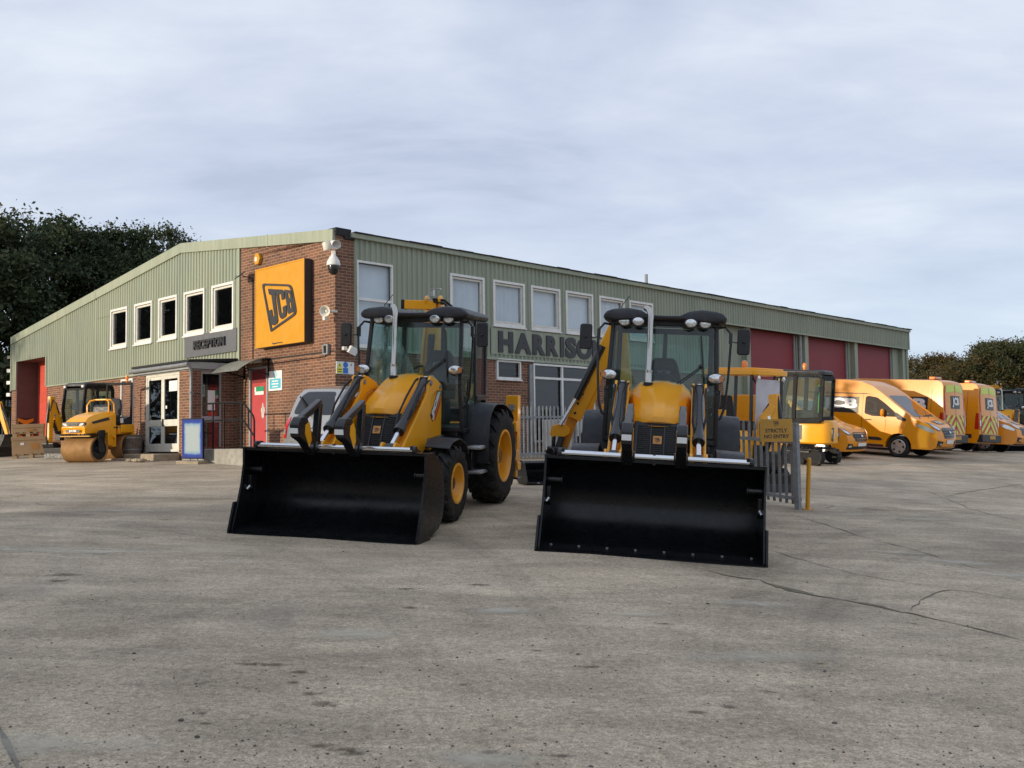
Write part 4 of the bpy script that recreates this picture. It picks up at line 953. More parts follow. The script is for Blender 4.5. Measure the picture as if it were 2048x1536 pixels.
    st=MB(); st.loft([[(x0,-w_,z),(x1,-w_,z),(x1,w_,z),(x0,w_,z)] for z,x0,x1,w_ in ((1.55,-.08,.50,.26),(1.68,-.08,.50,.27))]); st.loft([[(x,-w_,z),(x+.12,-w_,z),(x+.12,w_,z),(x,w_,z)] for z,x,w_ in ((1.66,-.08,.27),(2.0,-.14,.25),(2.22,-.17,.19),(2.30,-.16,.14))]); st.box(-.05,.42,-.2,.2,1.17,1.56); st.box(-.05,.30,.27,.34,1.85,1.91); st.box(-.05,.30,-.34,-.27,1.85,1.91)
    se=st.build('seat',M['seat'],cb,bevel=.04,seg=3)
    A=Matrix((Vector((0,1,0)),Vector((-.12,0,.99)),Vector((.99,0,.12)))).transposed().to_4x4(); A.translation=Vector((-.005,-.10,2.06))
    mb=MB(); mb.T=A; mb.mesh(text('JCB',.20,.06,.004,.03)); mb.build('seat_lettering',M['steel'],se)
    mb=MB(); mb.tube([(.68+.07*math.sin(a),.2*math.cos(a),1.86+.18*math.sin(a)) for a in np.linspace(0,2*math.pi,21)[:-1]],.016,8,True); mb.cyl((.9,0,1.6),(.68,0,1.86),.03); mb.beam((.68,-.2,1.86),(.68,.2,1.86),.03,.015); mb.build('steering_wheel',M['dash'],cb)
    # front furniture
    for sd in (1,-1):
        c=(1.27,sd*.695,1.985)
        mb=MB(); mb.lathe([(.05,-.10),(.085,-.05),(.092,0),(.085,.015)],c,(1,0,0),20); l=mb.build('headlamp',M['plastic'],T)
        for v in l.data.vertices: v.co.y=c[1]+(v.co.y-c[1])*1.25*(1.0); v.co.z=c[2]+(v.co.z-c[2])*.78
        mb=MB(); mb.lathe([(.083,.012),(.07,.022),(.001,.027)],c,(1,0,0),20); g_=mb.build('lens',M['lens'],l)
        for v in g_.data.vertices: v.co.y=c[1]+(v.co.y-c[1])*1.22; v.co.z=c[2]+(v.co.z-c[2])*.76
        mb=MB(); mb.prism(rrect(sd*.735 if sd>0 else -.795,sd*.795 if sd>0 else -.735,1.945,2.025,.02),'x',1.292,1.300); mb.build('indicator',M['amberdull'],l)
        mb=MB(); mb.tube([(1.22,sd*.70,1.98),(1.16,sd*.71,1.94),(1.13,sd*.72,1.80)],.018); mb.build('lamp_stalk',BK,l)
        # mirror and grab rail
        mb=MB(); mb.tube([(1.0,sd*.70,2.665),(1.02,sd*.80,2.68),(1.04,sd*.865,2.60),(1.05,sd*.875,2.45),(1.05,sd*.86,2.0),(1.06,sd*.83,1.62),(1.06,sd*.78,1.47),(1.06,sd*.74,1.44)],.017,8); rl=mb.build('grab_rail',BK,T)
        mb=MB(); mb.loft([[(x,sd*1.035+y,2.485+z) for y,z in rrect(-.083*k,.083*k,-.172*k2,.172*k2,.035)] for x,k,k2 in ((1.07,.75,.85),(1.105,.98,.98),(1.13,1,1),(1.145,.9,.95))]); mi=mb.build('mirror',M['plastic'],T,bevel=.006)
        mb=MB(); mb.add([(1.068,sd*1.035+y,2.485+z) for y,z in ((-.05,-.13),(.05,-.13),(.05,.13),(-.05,.13))],[(0,1,2,3)]); mb.build('mirror_glass',M['chrome'],mi)
        mb=MB(); mb.tube([(1.05,sd*.87,2.50),(1.10,sd*.93,2.475),(1.14,sd*1.03,2.48)],.009,6); mb.ball((1.15,sd*1.035,2.48),.02,8,6); mb.box(1.02,1.075,sd*.87-.022,sd*.87+.022,2.46,2.60); mb.build('mirror_arm',BK,mi)
    mb=MB(); ex=(1.42,-.17)
    mb.tube([(ex[0],ex[1],1.80),(ex[0],ex[1],2.04),(ex[0],ex[1],2.045),(ex[0]-.02,ex[1],2.4),(ex[0]-.045,ex[1]-.005,2.74),(ex[0]-.06,ex[1]-.015,2.80),(ex[0]-.09,ex[1]-.04,2.85),(ex[0]-.14,ex[1]-.075,2.875)],.04,14,rs=[.047,.047,.038,.038,.038,.038,.038,.038]); mb.cyl((ex[0],ex[1],2.03),(ex[0],ex[1],2.055),.052)
    mb.build('exhaust_stack',M['exhaust'],T,ang=60)
    mb=MB(); mb.cyl((ex[0],ex[1],1.80),(ex[0],ex[1],1.895),.062); mb.build('exhaust_collar',M['felt'],T)
    mb=MB()
    piv=Vector((1.155,.50,2.14)); mb.ball(piv,.032,10,8); mb.beam(piv,(1.215,.16,1.87),.018,.018); mb.beam(piv+Vector((0,.03,.0)),(1.225,.20,1.865),.014,.014); mb.beam((1.21,.56,1.80),(1.12,.485,2.55),.018,.014); mb.build('wiper',BK,T)
    # rear frame and stabilisers
    mb=MB(); mb.box(-1.22,-.98,-1.0,1.0,.55,.72); mb.box(-1.22,-.98,-1.0,1.0,1.02,1.18); mb.box(-1.2,-.9,-.4,.4,.6,1.15); mb.build('rear_frame',Y,T,bevel=.01)
    for sd in (1,-1):
        mb=MB(); mb.box(-1.40,-1.22,sd*.86-.10,sd*.86+.10,.40,1.60); mb.box(-1.42,-1.2,sd*.86-.12,sd*.86+.12,.38,.50); mb.box(-1.38,-1.24,sd*.86-.075,sd*.86+.075,.26,.38); l=mb.build('stabiliser',Y,T,bevel=.008)
        mb=MB(); mb.box(-1.225,-1.20,sd*.86-.05,sd*.86+.05,1.36,1.46); mb.build('valve_plate',M['alu'],l)
        mb=MB(); mb.tube([(-1.2,sd*.86,1.36),(-1.17,sd*.85,1.22),(-1.1,sd*.82,1.12),(-1.0,sd*.7,1.08)],.014); mb.tube([(-1.2,sd*.84,1.36),(-1.15,sd*.83,1.2),(-1.0,sd*.68,1.05)],.012); mb.build('hose',M['rubber'],l)
        mb=MB(); mb.box(-1.46,-1.16,sd*.86-.13,sd*.86+.13,.235,.262); mb.build('stabiliser_foot',BK,l,bevel=.005)
    return T
def local_of(Mx): return Mx.inverted()
def boxbeam(mb,p,q,w,h,up,w2=None,h2=None): mb.beam(p,q,w,h,up,w2,h2)
def digger_boom(T, mode):
    Mi=T.matrix_world.inverted(); Y=M['yellow']; BK=M['black']
    if mode=='L':
        k=-.60
        mb=MB(); mb.box(-1.45,-1.22,k-.16,k+.16,.55,1.2); mb.build('kingpost',BK,T,bevel=.01)
        mb=MB()
        for s_ in (-.12,.12): mb.prism(rpoly([(-1.40,.95),(-1.2,.95),(-1.12,1.6),(-1.25,2.4),(-1.42,3.05),(-1.35,3.22),(-1.48,3.28),(-1.62,3.14),(-1.58,2.4),(-1.52,1.6)],.05),'y',k+s_-.02,k+s_+.02)
        mb.prism([(-1.35,1.0),(-1.22,1.0),(-1.2,1.7),(-1.45,3.0),(-1.52,3.0),(-1.46,1.7)],'y',k-.1,k+.1); b=mb.build('boom',Y,T,bevel=.006)
        mb=MB(); mb.cyl((-1.46,k-.17,3.16),(-1.46,k+.17,3.16),.05); mb.build('pin',M['steel'],b)
        mb=MB(); mb.beam((-1.50,k-.52,3.12),(-1.48,k+.06,3.10),.18,.15); mb.prism(rpoly([(-1.4,3.0),(-1.85,2.95),(-1.9,1.2),(-1.7,1.15),(-1.62,2.6)],.05),'y',k-.1,k+.1); d=mb.build('dipper',Y,T,bevel=.008)
        mb=MB(); mb.obox((-1.50,k-.545,3.12),(1,0,0),(0,1,0),(0,0,1),.092,.03,.078); mb.build('dipper_end',BK,d)
        mb=MB(); mb.tube([(-1.40,k+.0,3.2),(-1.42,k+.2,3.18),(-1.46,k+.32,3.08),(-1.5,k+.36,2.95)],.022); mb.tube([(-1.38,k+.02,3.16),(-1.40,k+.2,3.13),(-1.44,k+.28,3.05)],.018); mb.build('hose',M['rubber'],b)
        mb=MB(); mb.box(-1.49,-1.43,k-.06,k-.0,3.26,3.38); mb.box(-1.5,-1.4,k-.06,k+.12,3.37,3.385); mb.build('lock_bracket',M['alu'],b)
        mb=MB(); mb.cyl((-1.18,k,1.2),(-1.38,k,2.6),.06); mb.build('boom_ram',BK,b)
        mb=MB(); mb.prism(rpoly([(-1.65,1.2),(-2.05,1.1),(-2.1,.6),(-1.8,.35),(-1.6,.55)],.06),'y',k-.3,k+.3); mb.build('digging_bucket',BK,T,bevel=.01)
        return
    W=lambda px,py,d: Mi@D(px,py,d)
    kp=Vector((-1.35,-.55,1.0)); el=W(1240,648,15.95)
    mb=MB(); mb.box(-1.5,-1.22,-.75,-.35,.6,1.2); mb.build('kingpost',BK,T,bevel=.01)
    mb=MB(); mb.beam(kp,kp.lerp(el,.55)+Vector((-.15,0,.1)),.24,.30,(1,0,0)); mb.beam(kp.lerp(el,.55)+Vector((-.15,0,.1)),el,.22,.26,(1,0,0)); mb.build('boom',Y,T,bevel=.01)
    a=W(1236,650,15.9); b_=W(1146,835,16.05); c=W(1123,900,16.1); cv=(Mi.to_3x3()@Vector((0,-1,0)))
    mb=MB(); mb.beam(a,b_,.26,.20,cv,.26,.30); mb.beam(b_.lerp(a,.55),b_.lerp(a,.05)+Mi.to_3x3()@Vector((.16,0,.03)),.22,.2,cv,.22,.26); d=mb.build('dipper',Y,T,bevel=.008)
    mb=MB()
    for px,py in ((1186,742),(1177,765),(1165,788),(1156,807),(1150,826)): 
        p=W(px,py,15.88); mb.ball(p,.022,8,6)
    mb.build('dipper_bolt',M['felt'],d)
    mb=MB(); mb.beam(b_,c,.17,.17,cv,.17,.15); mb.build('dipper_extension',M['yellow2'],d,bevel=.006)
    r0=W(1205,692,15.85); r1=W(1152,798,15.85); r2=W(1121,850,15.85)
    mb=MB(); mb.cyl(r0,r1,.062); rm=mb.build('crowd_ram',BK,T)
    mb=MB(); mb.cyl(r1,r2,.028); mb.build('ram_rod',M['chrome'],rm)
    mb=MB(); e=.09
    P=[W(x,y,15.88) for x,y in ((1100,868),(1104,852),(1122,846),(1140,856),(1139,868),(1128,874),(1112,872),(1105,874))]; off=Mi.to_3x3()@Vector((0,.16,0))
    mb.loft([P,[p+off for p in P]]); mb.build('tipping_link',Y,T,bevel=.008)
    mb=MB(); mb.beam(W(1108,870,15.95),W(1106,905,15.95),.06,.05); mb.beam(W(1124,872,15.95),W(1112,908,15.95),.10,.10); mb.cyl(W(1100,905,15.85),W(1128,905,16.2),.09); mb.obox(W(1114,905,16.0),(1,0,0),(0,1,0),(0,0,1),.14,.15,.10); q=mb.build('quick_hitch',BK,T,bevel=.02)
    # digging bucket on the ground behind the loader
    g=G(1072,971); U=Vector((.93,.36,0)); F2=Vector((-.36,.93,0))
    A=Matrix((F2,U,Vector((0,0,1)))).transposed().to_4x4(); A.translation=Vector((g.x,g.y+.02,g.z))
    mb=MB(); mb.T=Mi@A
    prof=[(0,.02),(.30,.03),(.50,.14),(.56,.30),(.45,.42),(.28,.46),(.22,.42),(.36,.37),(.47,.28),(.42,.17),(.27,.08),(0,.06)]
    mb.prism(prof,'y',-.18,.95)
    for y in (-.2,.95): mb.prism(rpoly([(-.05,.05),(.0,.0),(.34,.0),(.54,.12),(.59,.30),(.46,.45),(.25,.48),(.12,.42)],.03),'y',y,y+.03)
    bk=mb.build('digging_bucket',M['bucket'],T,bevel=.006)
    mb=MB(); mb.T=Mi@A
    for y in (.05,.35,.62): mb.cyl((-.01,y,.06),(-.01,y,.03),.018,n=8)
    mb.build('bolt',M['steel'],bk)
def loader_matrix(t,yaw,pit,rol):
    yaw,pit,rol=R(yaw),R(pit),R(rol)
    fw=Vector((-math.sin(yaw),-math.cos(yaw),0)); up=Vector((0,0,1)); lf=up.cross(fw)
    fw2=math.cos(pit)*fw-math.sin(pit)*up; up2=fw2.cross(lf)
    lf2=math.cos(rol)*lf-math.sin(rol)*up2; up3=fw2.cross(lf2)
    m=Matrix((fw2,lf2,up3)).transposed().to_4x4(); m.translation=Vector(t); return m
gl='backhoe loaders parked in the yard'
LR=loader('yellow backhoe loader facing the camera, its digging arm swung out beside the cab',gl,loader_matrix((2.052,14.277,.45),9.475,1.582,3.864),'R'); bpy.context.view_layer.update(); digger_boom(LR,'R')
LL=loader('yellow backhoe loader turned to show its wheels, parked in front of the brick office',gl,loader_matrix((-1.19,15.334,.699),14.836,3.123,2.507),'L'); bpy.context.view_layer.update(); digger_boom(LL,'L')
# ------------------------------------------------------------------ things fixed to or standing round the building
BMI=BM.inverted()
def onl(px,py,off=0):
    o=BMI@CAM; d=(BMI.to_3x3()@ray(px,py)); t=(-off-o.x)/d.x; P=o+d*t; return P.y,P.z
def onr(px,py,off=0):
    o=BMI@CAM; d=(BMI.to_3x3()@ray(px,py)); t=(-off-o.y)/d.y; P=o+d*t; return P.x,P.z
def bthing(name,label,cat,o,group=None):
    e=empty(name,label,cat,BM@Matrix.Translation(o),group); T_=Matrix.Translation(-Vector(o))
    def mk(): m_=MB(); m_.T=T_; return m_
    return e,mk
ML=lambda y,z,o: Matrix(((0,0,-1,-o),(-1,0,0,y),(0,1,0,z),(0,0,0,1)))     # text frame on the gable
MR=lambda x,z,o: Matrix(((1,0,0,x),(0,0,-1,-o),(0,1,0,z),(0,0,0,1)))      # text frame on the long front
# --- big square company sign
y1,zt=onl(511,540,.24); y0,zt2=onl(609,516,.24); _,zb=onl(610,683,.24); zt=(zt+zt2)/2
e,mk=bthing('company_sign','large square yellow company sign with charcoal letters on the brick gable','sign',(0,(y0+y1)/2,zb))
mb=mk(); mb.box(-.235,-.02,y0,y1,zb,zt); f=mb.build('sign_box',M['signdark'],e,bevel=.004)
mb=mk(); mb.box(-.243,-.2355,y0+.0,y1-.0,zb+.0,zt-.0); mb.build('sign_face',M['signyellow'],e,bevel=.004)
mb=mk()
for a,b_,c,d in ((y0,y1,zt-.035,zt),(y0,y1,zb,zb+.035),(y0,y0+.03,zb+.035,zt-.035),(y1-.03,y1,zb+.035,zt-.035)): mb.box(-.252,-.2435,a,b_,c,d)
mb.build('sign_rim',M['signyellow'],e)
PX=lambda L_: [onl(440+a/5.12,430+b/5.12,.243) for a,b in L_]
fr_o=rpoly([Vector(p) for p in PX([(432,700),(740,712),(795,1012),(524,1200)])],[.13,.16,.16,.04]); 
fr_i=rpoly([Vector(p) for p in PX([(452,722),(722,732),(771,1000),(537,1166)])],[.10,.13,.13,.03])
A=Matrix(((0,0,-1,-.243),(1,0,0,0),(0,1,0,0),(0,0,0,1)))
mb=mk(); mb.mesh(shape([fr_o,fr_i],.022),A@Matrix.Translation((0,0,.010))); mb.build('logo_frame',M['signdark'],e)
J=[(497,756),(578,762),(583,800),(568,806),(600,1080),(592,1108),(560,1130),(536,1126),(516,1104),(503,985),(535,966),(547,1040),(556,1046),(562,1030),(531,818),(508,815)]
Cc=[(586,762),(640,764),(660,782),(668,858),(637,872),(630,814),(616,803),(606,818),(632,1004),(643,1010),(652,996),(646,944),(682,922),(690,990),(682,1036),(640,1066),(622,1054),(610,1020),(576,800)]
Bb=[(663,764),(732,772),(748,792),(754,852),(744,882),(758,900),(768,962),(758,988),(704,1014)]
B1=[(698,800),(716,803),(723,850),(706,856)]; B2=[(712,894),(728,890),(736,952),(721,962)]
for nm,lps in (('letter',[J]),('letter',[Cc]),('letter',[Bb,B1,B2])):
    mb=mk(); mb.mesh(shape([rpoly([Vector(p) for p in PX(q)],.02,2) for q in lps],.022),A@Matrix.Translation((0,0,.010))); mb.build(nm,M['signdark'],e)
mb=mk(); mb.prism([onl(440+a/5.12,430+b/5.12,.243) for a,b in ((530,1306),(560,1312),(580,1305),(640,1300),(642,1308),(585,1316),(560,1326),(545,1326))],'x',-.246,-.243); mb.build('worn_edge',M['signdark'],e)
# --- reception sign
ya,za=onl(370,673,.07); yb,zc=onl(473,702,.07)
e,mk=bthing('reception_sign','flat grey sign with black raised letters over the glazed porch','sign',(0,(ya+yb)/2,zc))
mb=mk(); mb.box(-.075,-.033,yb,ya,zc,za); mb.build('sign_panel',M['greypanel'],e,bevel=.004)
y2,z2=onl(387.5,700,.1); y3,_=onl(449.5,690,.1); me_t=text('RECEPTION',y2-y3,.255,.05,.04,sp=1.02)
mb=mk(); mb.mesh(me_t,ML(y2,z2,.076)); mb.build('lettering',M['signdark'],e)
# --- the long wall lettering
e,mk=bthing('wall_lettering','big black cut out letters along the green wall','sign',(5.5,0,4.1))
Lx=[('H',190,340),('A',358,525),('R',540,668),('R',680,800),('I',822,860),('S',875,985),('O',988,1145),('N',1150,1290)]
mb=mk(); mb.box(5.2,13.0,-.042,-.035,4.02,4.76); mb.build('backing_panel',M['cladding'],e)
for ch,a,b_ in Lx:
    xa,_=onr(960+a/5.12,690,.06); xb,_=onr(960+b_/5.12,690,.06); ex=.015 if ch in 'SO' else 0
    mb=mk(); mb.mesh(text(ch,xb-xa,.60+2*ex,.03,.055 if ch!='I' else 0),MR(xa,4.08-ex,.045)); mb.build('letter',M['signdark'],e)
# --- cameras, horns, lamps
def wthing(name,label,cat,px,py,depth,group=None):
    P=BMI@D(px,py,depth); return P, *bthing(name,label,cat,P,group)
P,e,mk=wthing('dome_camera','white security camera with dark dome on the brick corner','security camera',667,531,23.35)
mb=mk(); mb.lathe([(.05,.27),(.06,.24),(.09,.19),(.15,.10),(.165,.02),(.16,.0),(.12,-.01)],P,(0,0,1),20); mb.build('housing',M['whiteplastic'],e)
mb=mk(); mb.lathe([(.128,-.005),(.128,-.08),(.10,-.17),(.05,-.215),(.0,-.225)],P,(0,0,1),20); mb.build('dome',M['black'],e)
mb=mk(); mb.beam(P+Vector((.0,0,.30)),Vector((-.02,.02,P.z+.22)),.10,.12); mb.box(-.05,-.005,-.03,.18,P.z+.05,P.z+.32); mb.build('bracket',M['whiteplastic'],e,bevel=.01)
P,e,mk=wthing('flood_sensor','cream drum shaped lamp under the eaves at the brick corner','lamp',654,492,23.45)
mb=mk(); mb.lathe([(.085,.10),(.10,.06),(.105,-.08),(.095,-.10)],P,(-.25,.1,1),18); mb.build('housing',M['offwhite'],e); mb=mk(); mb.lathe([(.085,-.103),(.0,-.09)],P,(-.25,.1,1),18,caps=False); mb.build('lens',M['black'],e)
mb=mk(); mb.beam(P,(0.0,P.y,P.z+.04),.05,.05); mb.build('arm',M['offwhite'],e)
P,e,mk=wthing('horn_speaker','white horn loudspeaker at the top of the brick corner','loudspeaker',669,487,23.3,'horn loudspeakers on the brick corner')
ax=Vector((-.1,-.85,-.4)).normalized(); mb=mk(); mb.lathe([(.03,-.16),(.05,-.10),(.10,.06),(.115,.10),(.10,.095),(.045,-.05),(.0,-.06)],P,ax,20,caps=False); mb.build('horn',M['whiteplastic'],e); mb=mk(); mb.beam(P-ax*.15,(0,.05,P.z+.08),.05,.05); mb.build('bracket',M['offwhite'],e)
P,e,mk=wthing('horn_speaker','grey horn loudspeaker on the sunlit brick right of the yellow sign','loudspeaker',651.5,622,23.6,'horn loudspeakers on the brick corner')
ax=Vector((-.8,-.45,-.1)).normalized(); mb=mk(); mb.lathe([(.03,-.18),(.05,-.10),(.12,.04),(.135,.06),(.12,.055),(.045,-.05),(.03,-.02),(.0,-.01)],P,ax,20,caps=False); mb.build('horn',M['offwhite'],e)
mb=mk(); mb.box(P.x-.03,P.x+.05,P.y-.0,P.y+.10,P.z-.22,P.z-.08); mb.beam(P-ax*.15,(0,P.y-.1,P.z),.05,.05); mb.build('bracket',M['offwhite'],e,bevel=.01)
yy,z_=onl(515.5,518,.06); e,mk=bthing('alarm_box','yellow six sided alarm box above the company sign','alarm box',(0,yy,z_))
hx=[(yy+.155*math.cos(a),z_+.17*math.sin(a)) for a in np.linspace(0,2*math.pi,7)[:-1]]
mb=mk(); mb.prism(hx,'x',-.10,-.0); mb.build('housing',M['signyellow'],e,bevel=.012); mb=mk(); mb.box(-.105,-.1005,yy-.02,yy+.07,z_-.06,z_+.05); mb.build('badge_plate',M['paper'],e)
yy,z_=onl(490,552,.2); e,mk=bthing('flood_light','black floodlight on an arm between the last gable window and the sign','lamp',(0,yy,z_))
mb=mk(); mb.obox((-.30,yy+.10,z_+.02),(-.6,.3,-.5),(.3,1,0),(.5,0,.9),.13,.16,.03); mb.build('housing',M['black'],e,bevel=.008)
mb=mk(); mb.obox((-.318,yy+.11,z_-.015),(-.6,.3,-.5),(.3,1,0),(.5,0,.9),.10,.13,.008); mb.build('lens',M['lens'],e)
mb=mk(); mb.tube([(-.25,yy+.05,z_),(-.1,yy-.06,z_-.04),(-.02,yy-.09,z_-.06),(-.012,yy-.09,z_-2.28)],.014,6); mb.build('cable',M['handrail'],e)
yy,z_=onl(652,699,.05); e,mk=bthing('entry_phone','small grey entry box with two dark windows low on the brick corner','wall box',(0,yy,z_))
mb=mk(); mb.box(-.09,-.0,yy-.11,yy+.10,z_-.13,z_+.13); mb.build('housing',M['steel'],e,bevel=.012); mb=mk(); mb.box(-.098,-.0905,yy-.06,yy+.04,z_-.09,z_+.09); mb.build('window_panel',M['black'],e)
mb=mk(); mb.tube([(-.02,yy+.05,z_-.13),(-.012,yy+.1,z_-.17),(-.012,yy+2.9,z_-.18)],.012,6); mb.build('cable',M['handrail'],e)
yy,z_=onl(511,722,.08); e,mk=bthing('bulkhead_light','oblong cream wall light above the red side door canopy','lamp',(0,yy,z_))
mb=mk(); mb.box(-.10,-.0,yy-.22,yy+.12,z_-.05,z_+.06); mb.build('diffuser',M['offwhite'],e,bevel=.02); mb=mk(); mb.ball((-.10,yy+.19,z_-.01),.05,12,8); mb.build('sensor',M['whiteplastic'],e)
xx,z_=onr(700,698,.15); e,mk=bthing('security_light','white tilted security light on the shaded brick by the tall window','lamp',(xx,0,z_))
mb=mk(); mb.obox((xx+.06,-.18,z_-.04),(1,-.2,-.5),(.2,1,.3),(.5,-.3,1),.11,.05,.09); mb.build('housing',M['whiteplastic'],e,bevel=.012); mb=mk(); mb.box(xx-.16,xx-.06,-.12,-.004,z_-.03,z_+.06); mb.beam((xx-.1,-.08,z_),(xx+.05,-.15,z_-.02),.04,.04); mb.build('bracket',M['offwhite'],e,bevel=.01)
# canopy over the red door
e,mk=bthing('door_canopy','curved grey plastic canopy over the red side door','canopy',(0,3.5,3.7))
sec=[(-.02,3.84),(-.2,3.83),(-.4,3.78),(-.6,3.70),(-.8,3.59),(-.95,3.48)]
mb=mk(); vs=[]
for x,z in sec: vs+=[(x,2.84,z),(x,4.16,z),(x,4.16,z-.012),(x,2.84,z-.012)]
mb.add(vs,[(4*i+k,4*i+(k+1)%4,4*i+4+(k+1)%4,4*i+4+k) for i in range(5) for k in range(4)]+[(3,2,1,0),(20,21,22,23)]); mb.build('sheet',M['bronze'],e)
for y in (2.9,4.1):
    mb=mk(); mb.beam((-.02,y,3.40),(-.8,y,3.56),.03,.03); mb.beam((-.03,y,3.35),(-.03,y,3.82),.03,.03); mb.build('bracket',M['handrail'],e)
# notices
ya,za=onl(537,743,.02); yb,zb=onl(563.5,780,.02)
e,mk=bthing('site_notice','white and blue safety notice on the brick right of the red door','sign',(0,(ya+yb)/2,zb))
mb=mk(); mb.box(-.018,-.0,yb,ya,zb,za); mb.build('board',M['paper'],e)
mb=mk(); mb.box(-.0205,-.0185,yb+.05,ya-.05,zb+.05,zb+(za-zb)*.60); p_=mb.build('blue_panel',M['cyan'],e)
mb=mk(); h=za-zb
for i,wd in enumerate((.6,.66,.5)): mb.box(-.0225,-.0207,(ya+yb)/2-wd*.5*(ya-yb)*.8,(ya+yb)/2+wd*.5*(ya-yb)*.8,zb+h*(.45-.14*i),zb+h*(.51-.14*i))
mb.build('notice_lines',M['paper'],p_)
mb=mk(); mb.mesh(shape([[( .07*math.cos(t),.10*math.sin(t)) for t in np.linspace(0,2*math.pi,17)[:-1]],[(.04*math.cos(t),.07*math.sin(t)) for t in np.linspace(0,2*math.pi,17)[:-1]]],.002),ML((ya+yb)/2,zb+h*.80,.0195)); mb.box(-.0205,-.0185,(ya+yb)/2-.012,(ya+yb)/2+.012,zb+h*.74,zb+h*.86); mb.build('pictogram',M['cyan'],e)
xa,za=onr(672.5,722.5,.02); xb,zb=onr(708,749,.02); w_=xb-xa; h=za-zb
e,mk=bthing('warning_sign','white hazard board with yellow triangle and blue disc on shaded brick','sign',(xa,0,zb))
mb=mk(); mb.box(xa,xb,-.024,-.006,zb,za); mb.build('board',M['paper'],e)
mb=mk(); mb.box(xa+.03*w_,xa+.35*w_,-.0265,-.0245,zb+.05*h,zb+.50*h); mb.prism([(xa+.04*w_,zb+.55*h),(xa+.34*w_,zb+.55*h),(xa+.19*w_,zb+.95*h)],'y',-.0265,-.0245); y_=mb.build('yellow_panel',M['signalyellow'],e)
mb=mk(); mb.box(xa+.17*w_,xa+.21*w_,-.0285,-.0267,zb+.62*h,zb+.80*h); 
for i in range(2): mb.box(xa+.07*w_,xa+.31*w_,-.0285,-.0267,zb+(.14+.18*i)*h,zb+(.20+.18*i)*h)
mb.build('warning_marks',M['signdark'],y_)
mb=mk(); mb.box(xa+.37*w_,xa+.66*w_,-.0265,-.0245,zb+.05*h,zb+.50*h); mb.lathe([(.14*w_,.0),(.14*w_,.002)],(xa+.515*w_,-.0265,zb+.75*h),(0,1,0),20); mb.build('blue_panel',M['blue'],e)
mb=mk(); mb.mesh(text('5',.07*w_,.18*h,.003,.02),MR(xa+.80*w_,zb+.68*h,.0245)); mb.build('numeral',M['signdark'],e)
# --- glazed porch
PX0,PY0,PY1=-1.35,4.52,7.55; FZ=1.41
e,mk=bthing('entrance_porch','flat roofed brick porch with white glazed double doors','porch',(-.7,6,FZ))
zg=.9
mb=mk(); mb.box(PX0,PX0+.22,7.12,PY1,zg,3.56); mb.build('brick_pier',M['brick_x'],e); mb=mk(); mb.box(PX0,PX0+.22,PY0,5.13,zg,3.56); mb.build('brick_pier',M['brick_x'],e); mb=mk(); mb.box(PX0+.22,-.002,PY1-.22,PY1,zg,3.56); mb.build('far_side_wall',M['brick_y'],e)
mb=mk(); mb.box(PX0+.004,PX0+.30,PY0-.004,PY0+.22,zg,3.56); mb.box(-.45,-.002,PY0-.004,PY0+.22,zg,3.56); mb.box(-1.05,-.45,PY0-.004,PY0+.22,zg,1.55); mb.build('side_brickwork',M['brick_y'],e)
mb=mk(); mb.box(PX0-.02,-.01,PY0-.02,PY1+.02,3.56,3.60); mb.box(PX0-.10,PX0-.06,PY0-.10,PY1+.12,3.585,3.76); mb.box(PX0-.06,-.002,PY0-.10,PY0-.06,3.60,3.78); mb.build('fascia',M['greypaint'],e,bevel=.004)
mb=mk(); mb.add([(PX0-.13,PY0-.13,3.765),(PX0-.13,PY1+.16,3.765),(-.034,PY1+.16,3.84),(-.034,PY0-.13,3.84),(PX0-.13,PY0-.13,3.83),(PX0-.13,PY1+.16,3.83),(-.034,PY1+.16,3.93),(-.034,PY0-.13,3.93)],[(0,1,2,3),(7,6,5,4),(0,4,5,1),(1,5,6,2),(2,6,7,3),(3,7,4,0)]); mb.build('roof',M['felt'],e,bevel=.01)
mb=mk(); mb.tube([(PX0-.16,PY0-.18,3.70),(PX0-.16,PY0+.5,3.695),(PX0-.16,PY1+.20,3.685)],.055,10); mb.build('gutter',M['steel'],e)
mb=mk(); mb.tube([(PX0-.15,PY0-.12,3.70),(PX0-.08,PY0-.14,3.60),(PX0-.03,PY0-.09,3.50),(PX0-.02,PY0-.07,3.3),(PX0-.02,PY0-.07,1.35)],.042,10); mb.box(PX0-.06,PX0+.02,PY0-.11,PY0-.0,2.95,2.99); mb.build('downpipe',M['steel'],e)
mb=mk(); mb.box(PX0+.02,PX0+.10,5.13,5.20,FZ,3.56); mb.box(PX0+.02,PX0+.10,7.05,7.12,FZ,3.56); mb.box(PX0+.02,PX0+.10,5.20,7.05,3.49,3.56); mb.build('door_frame',M['offwhite'],e,bevel=.004)
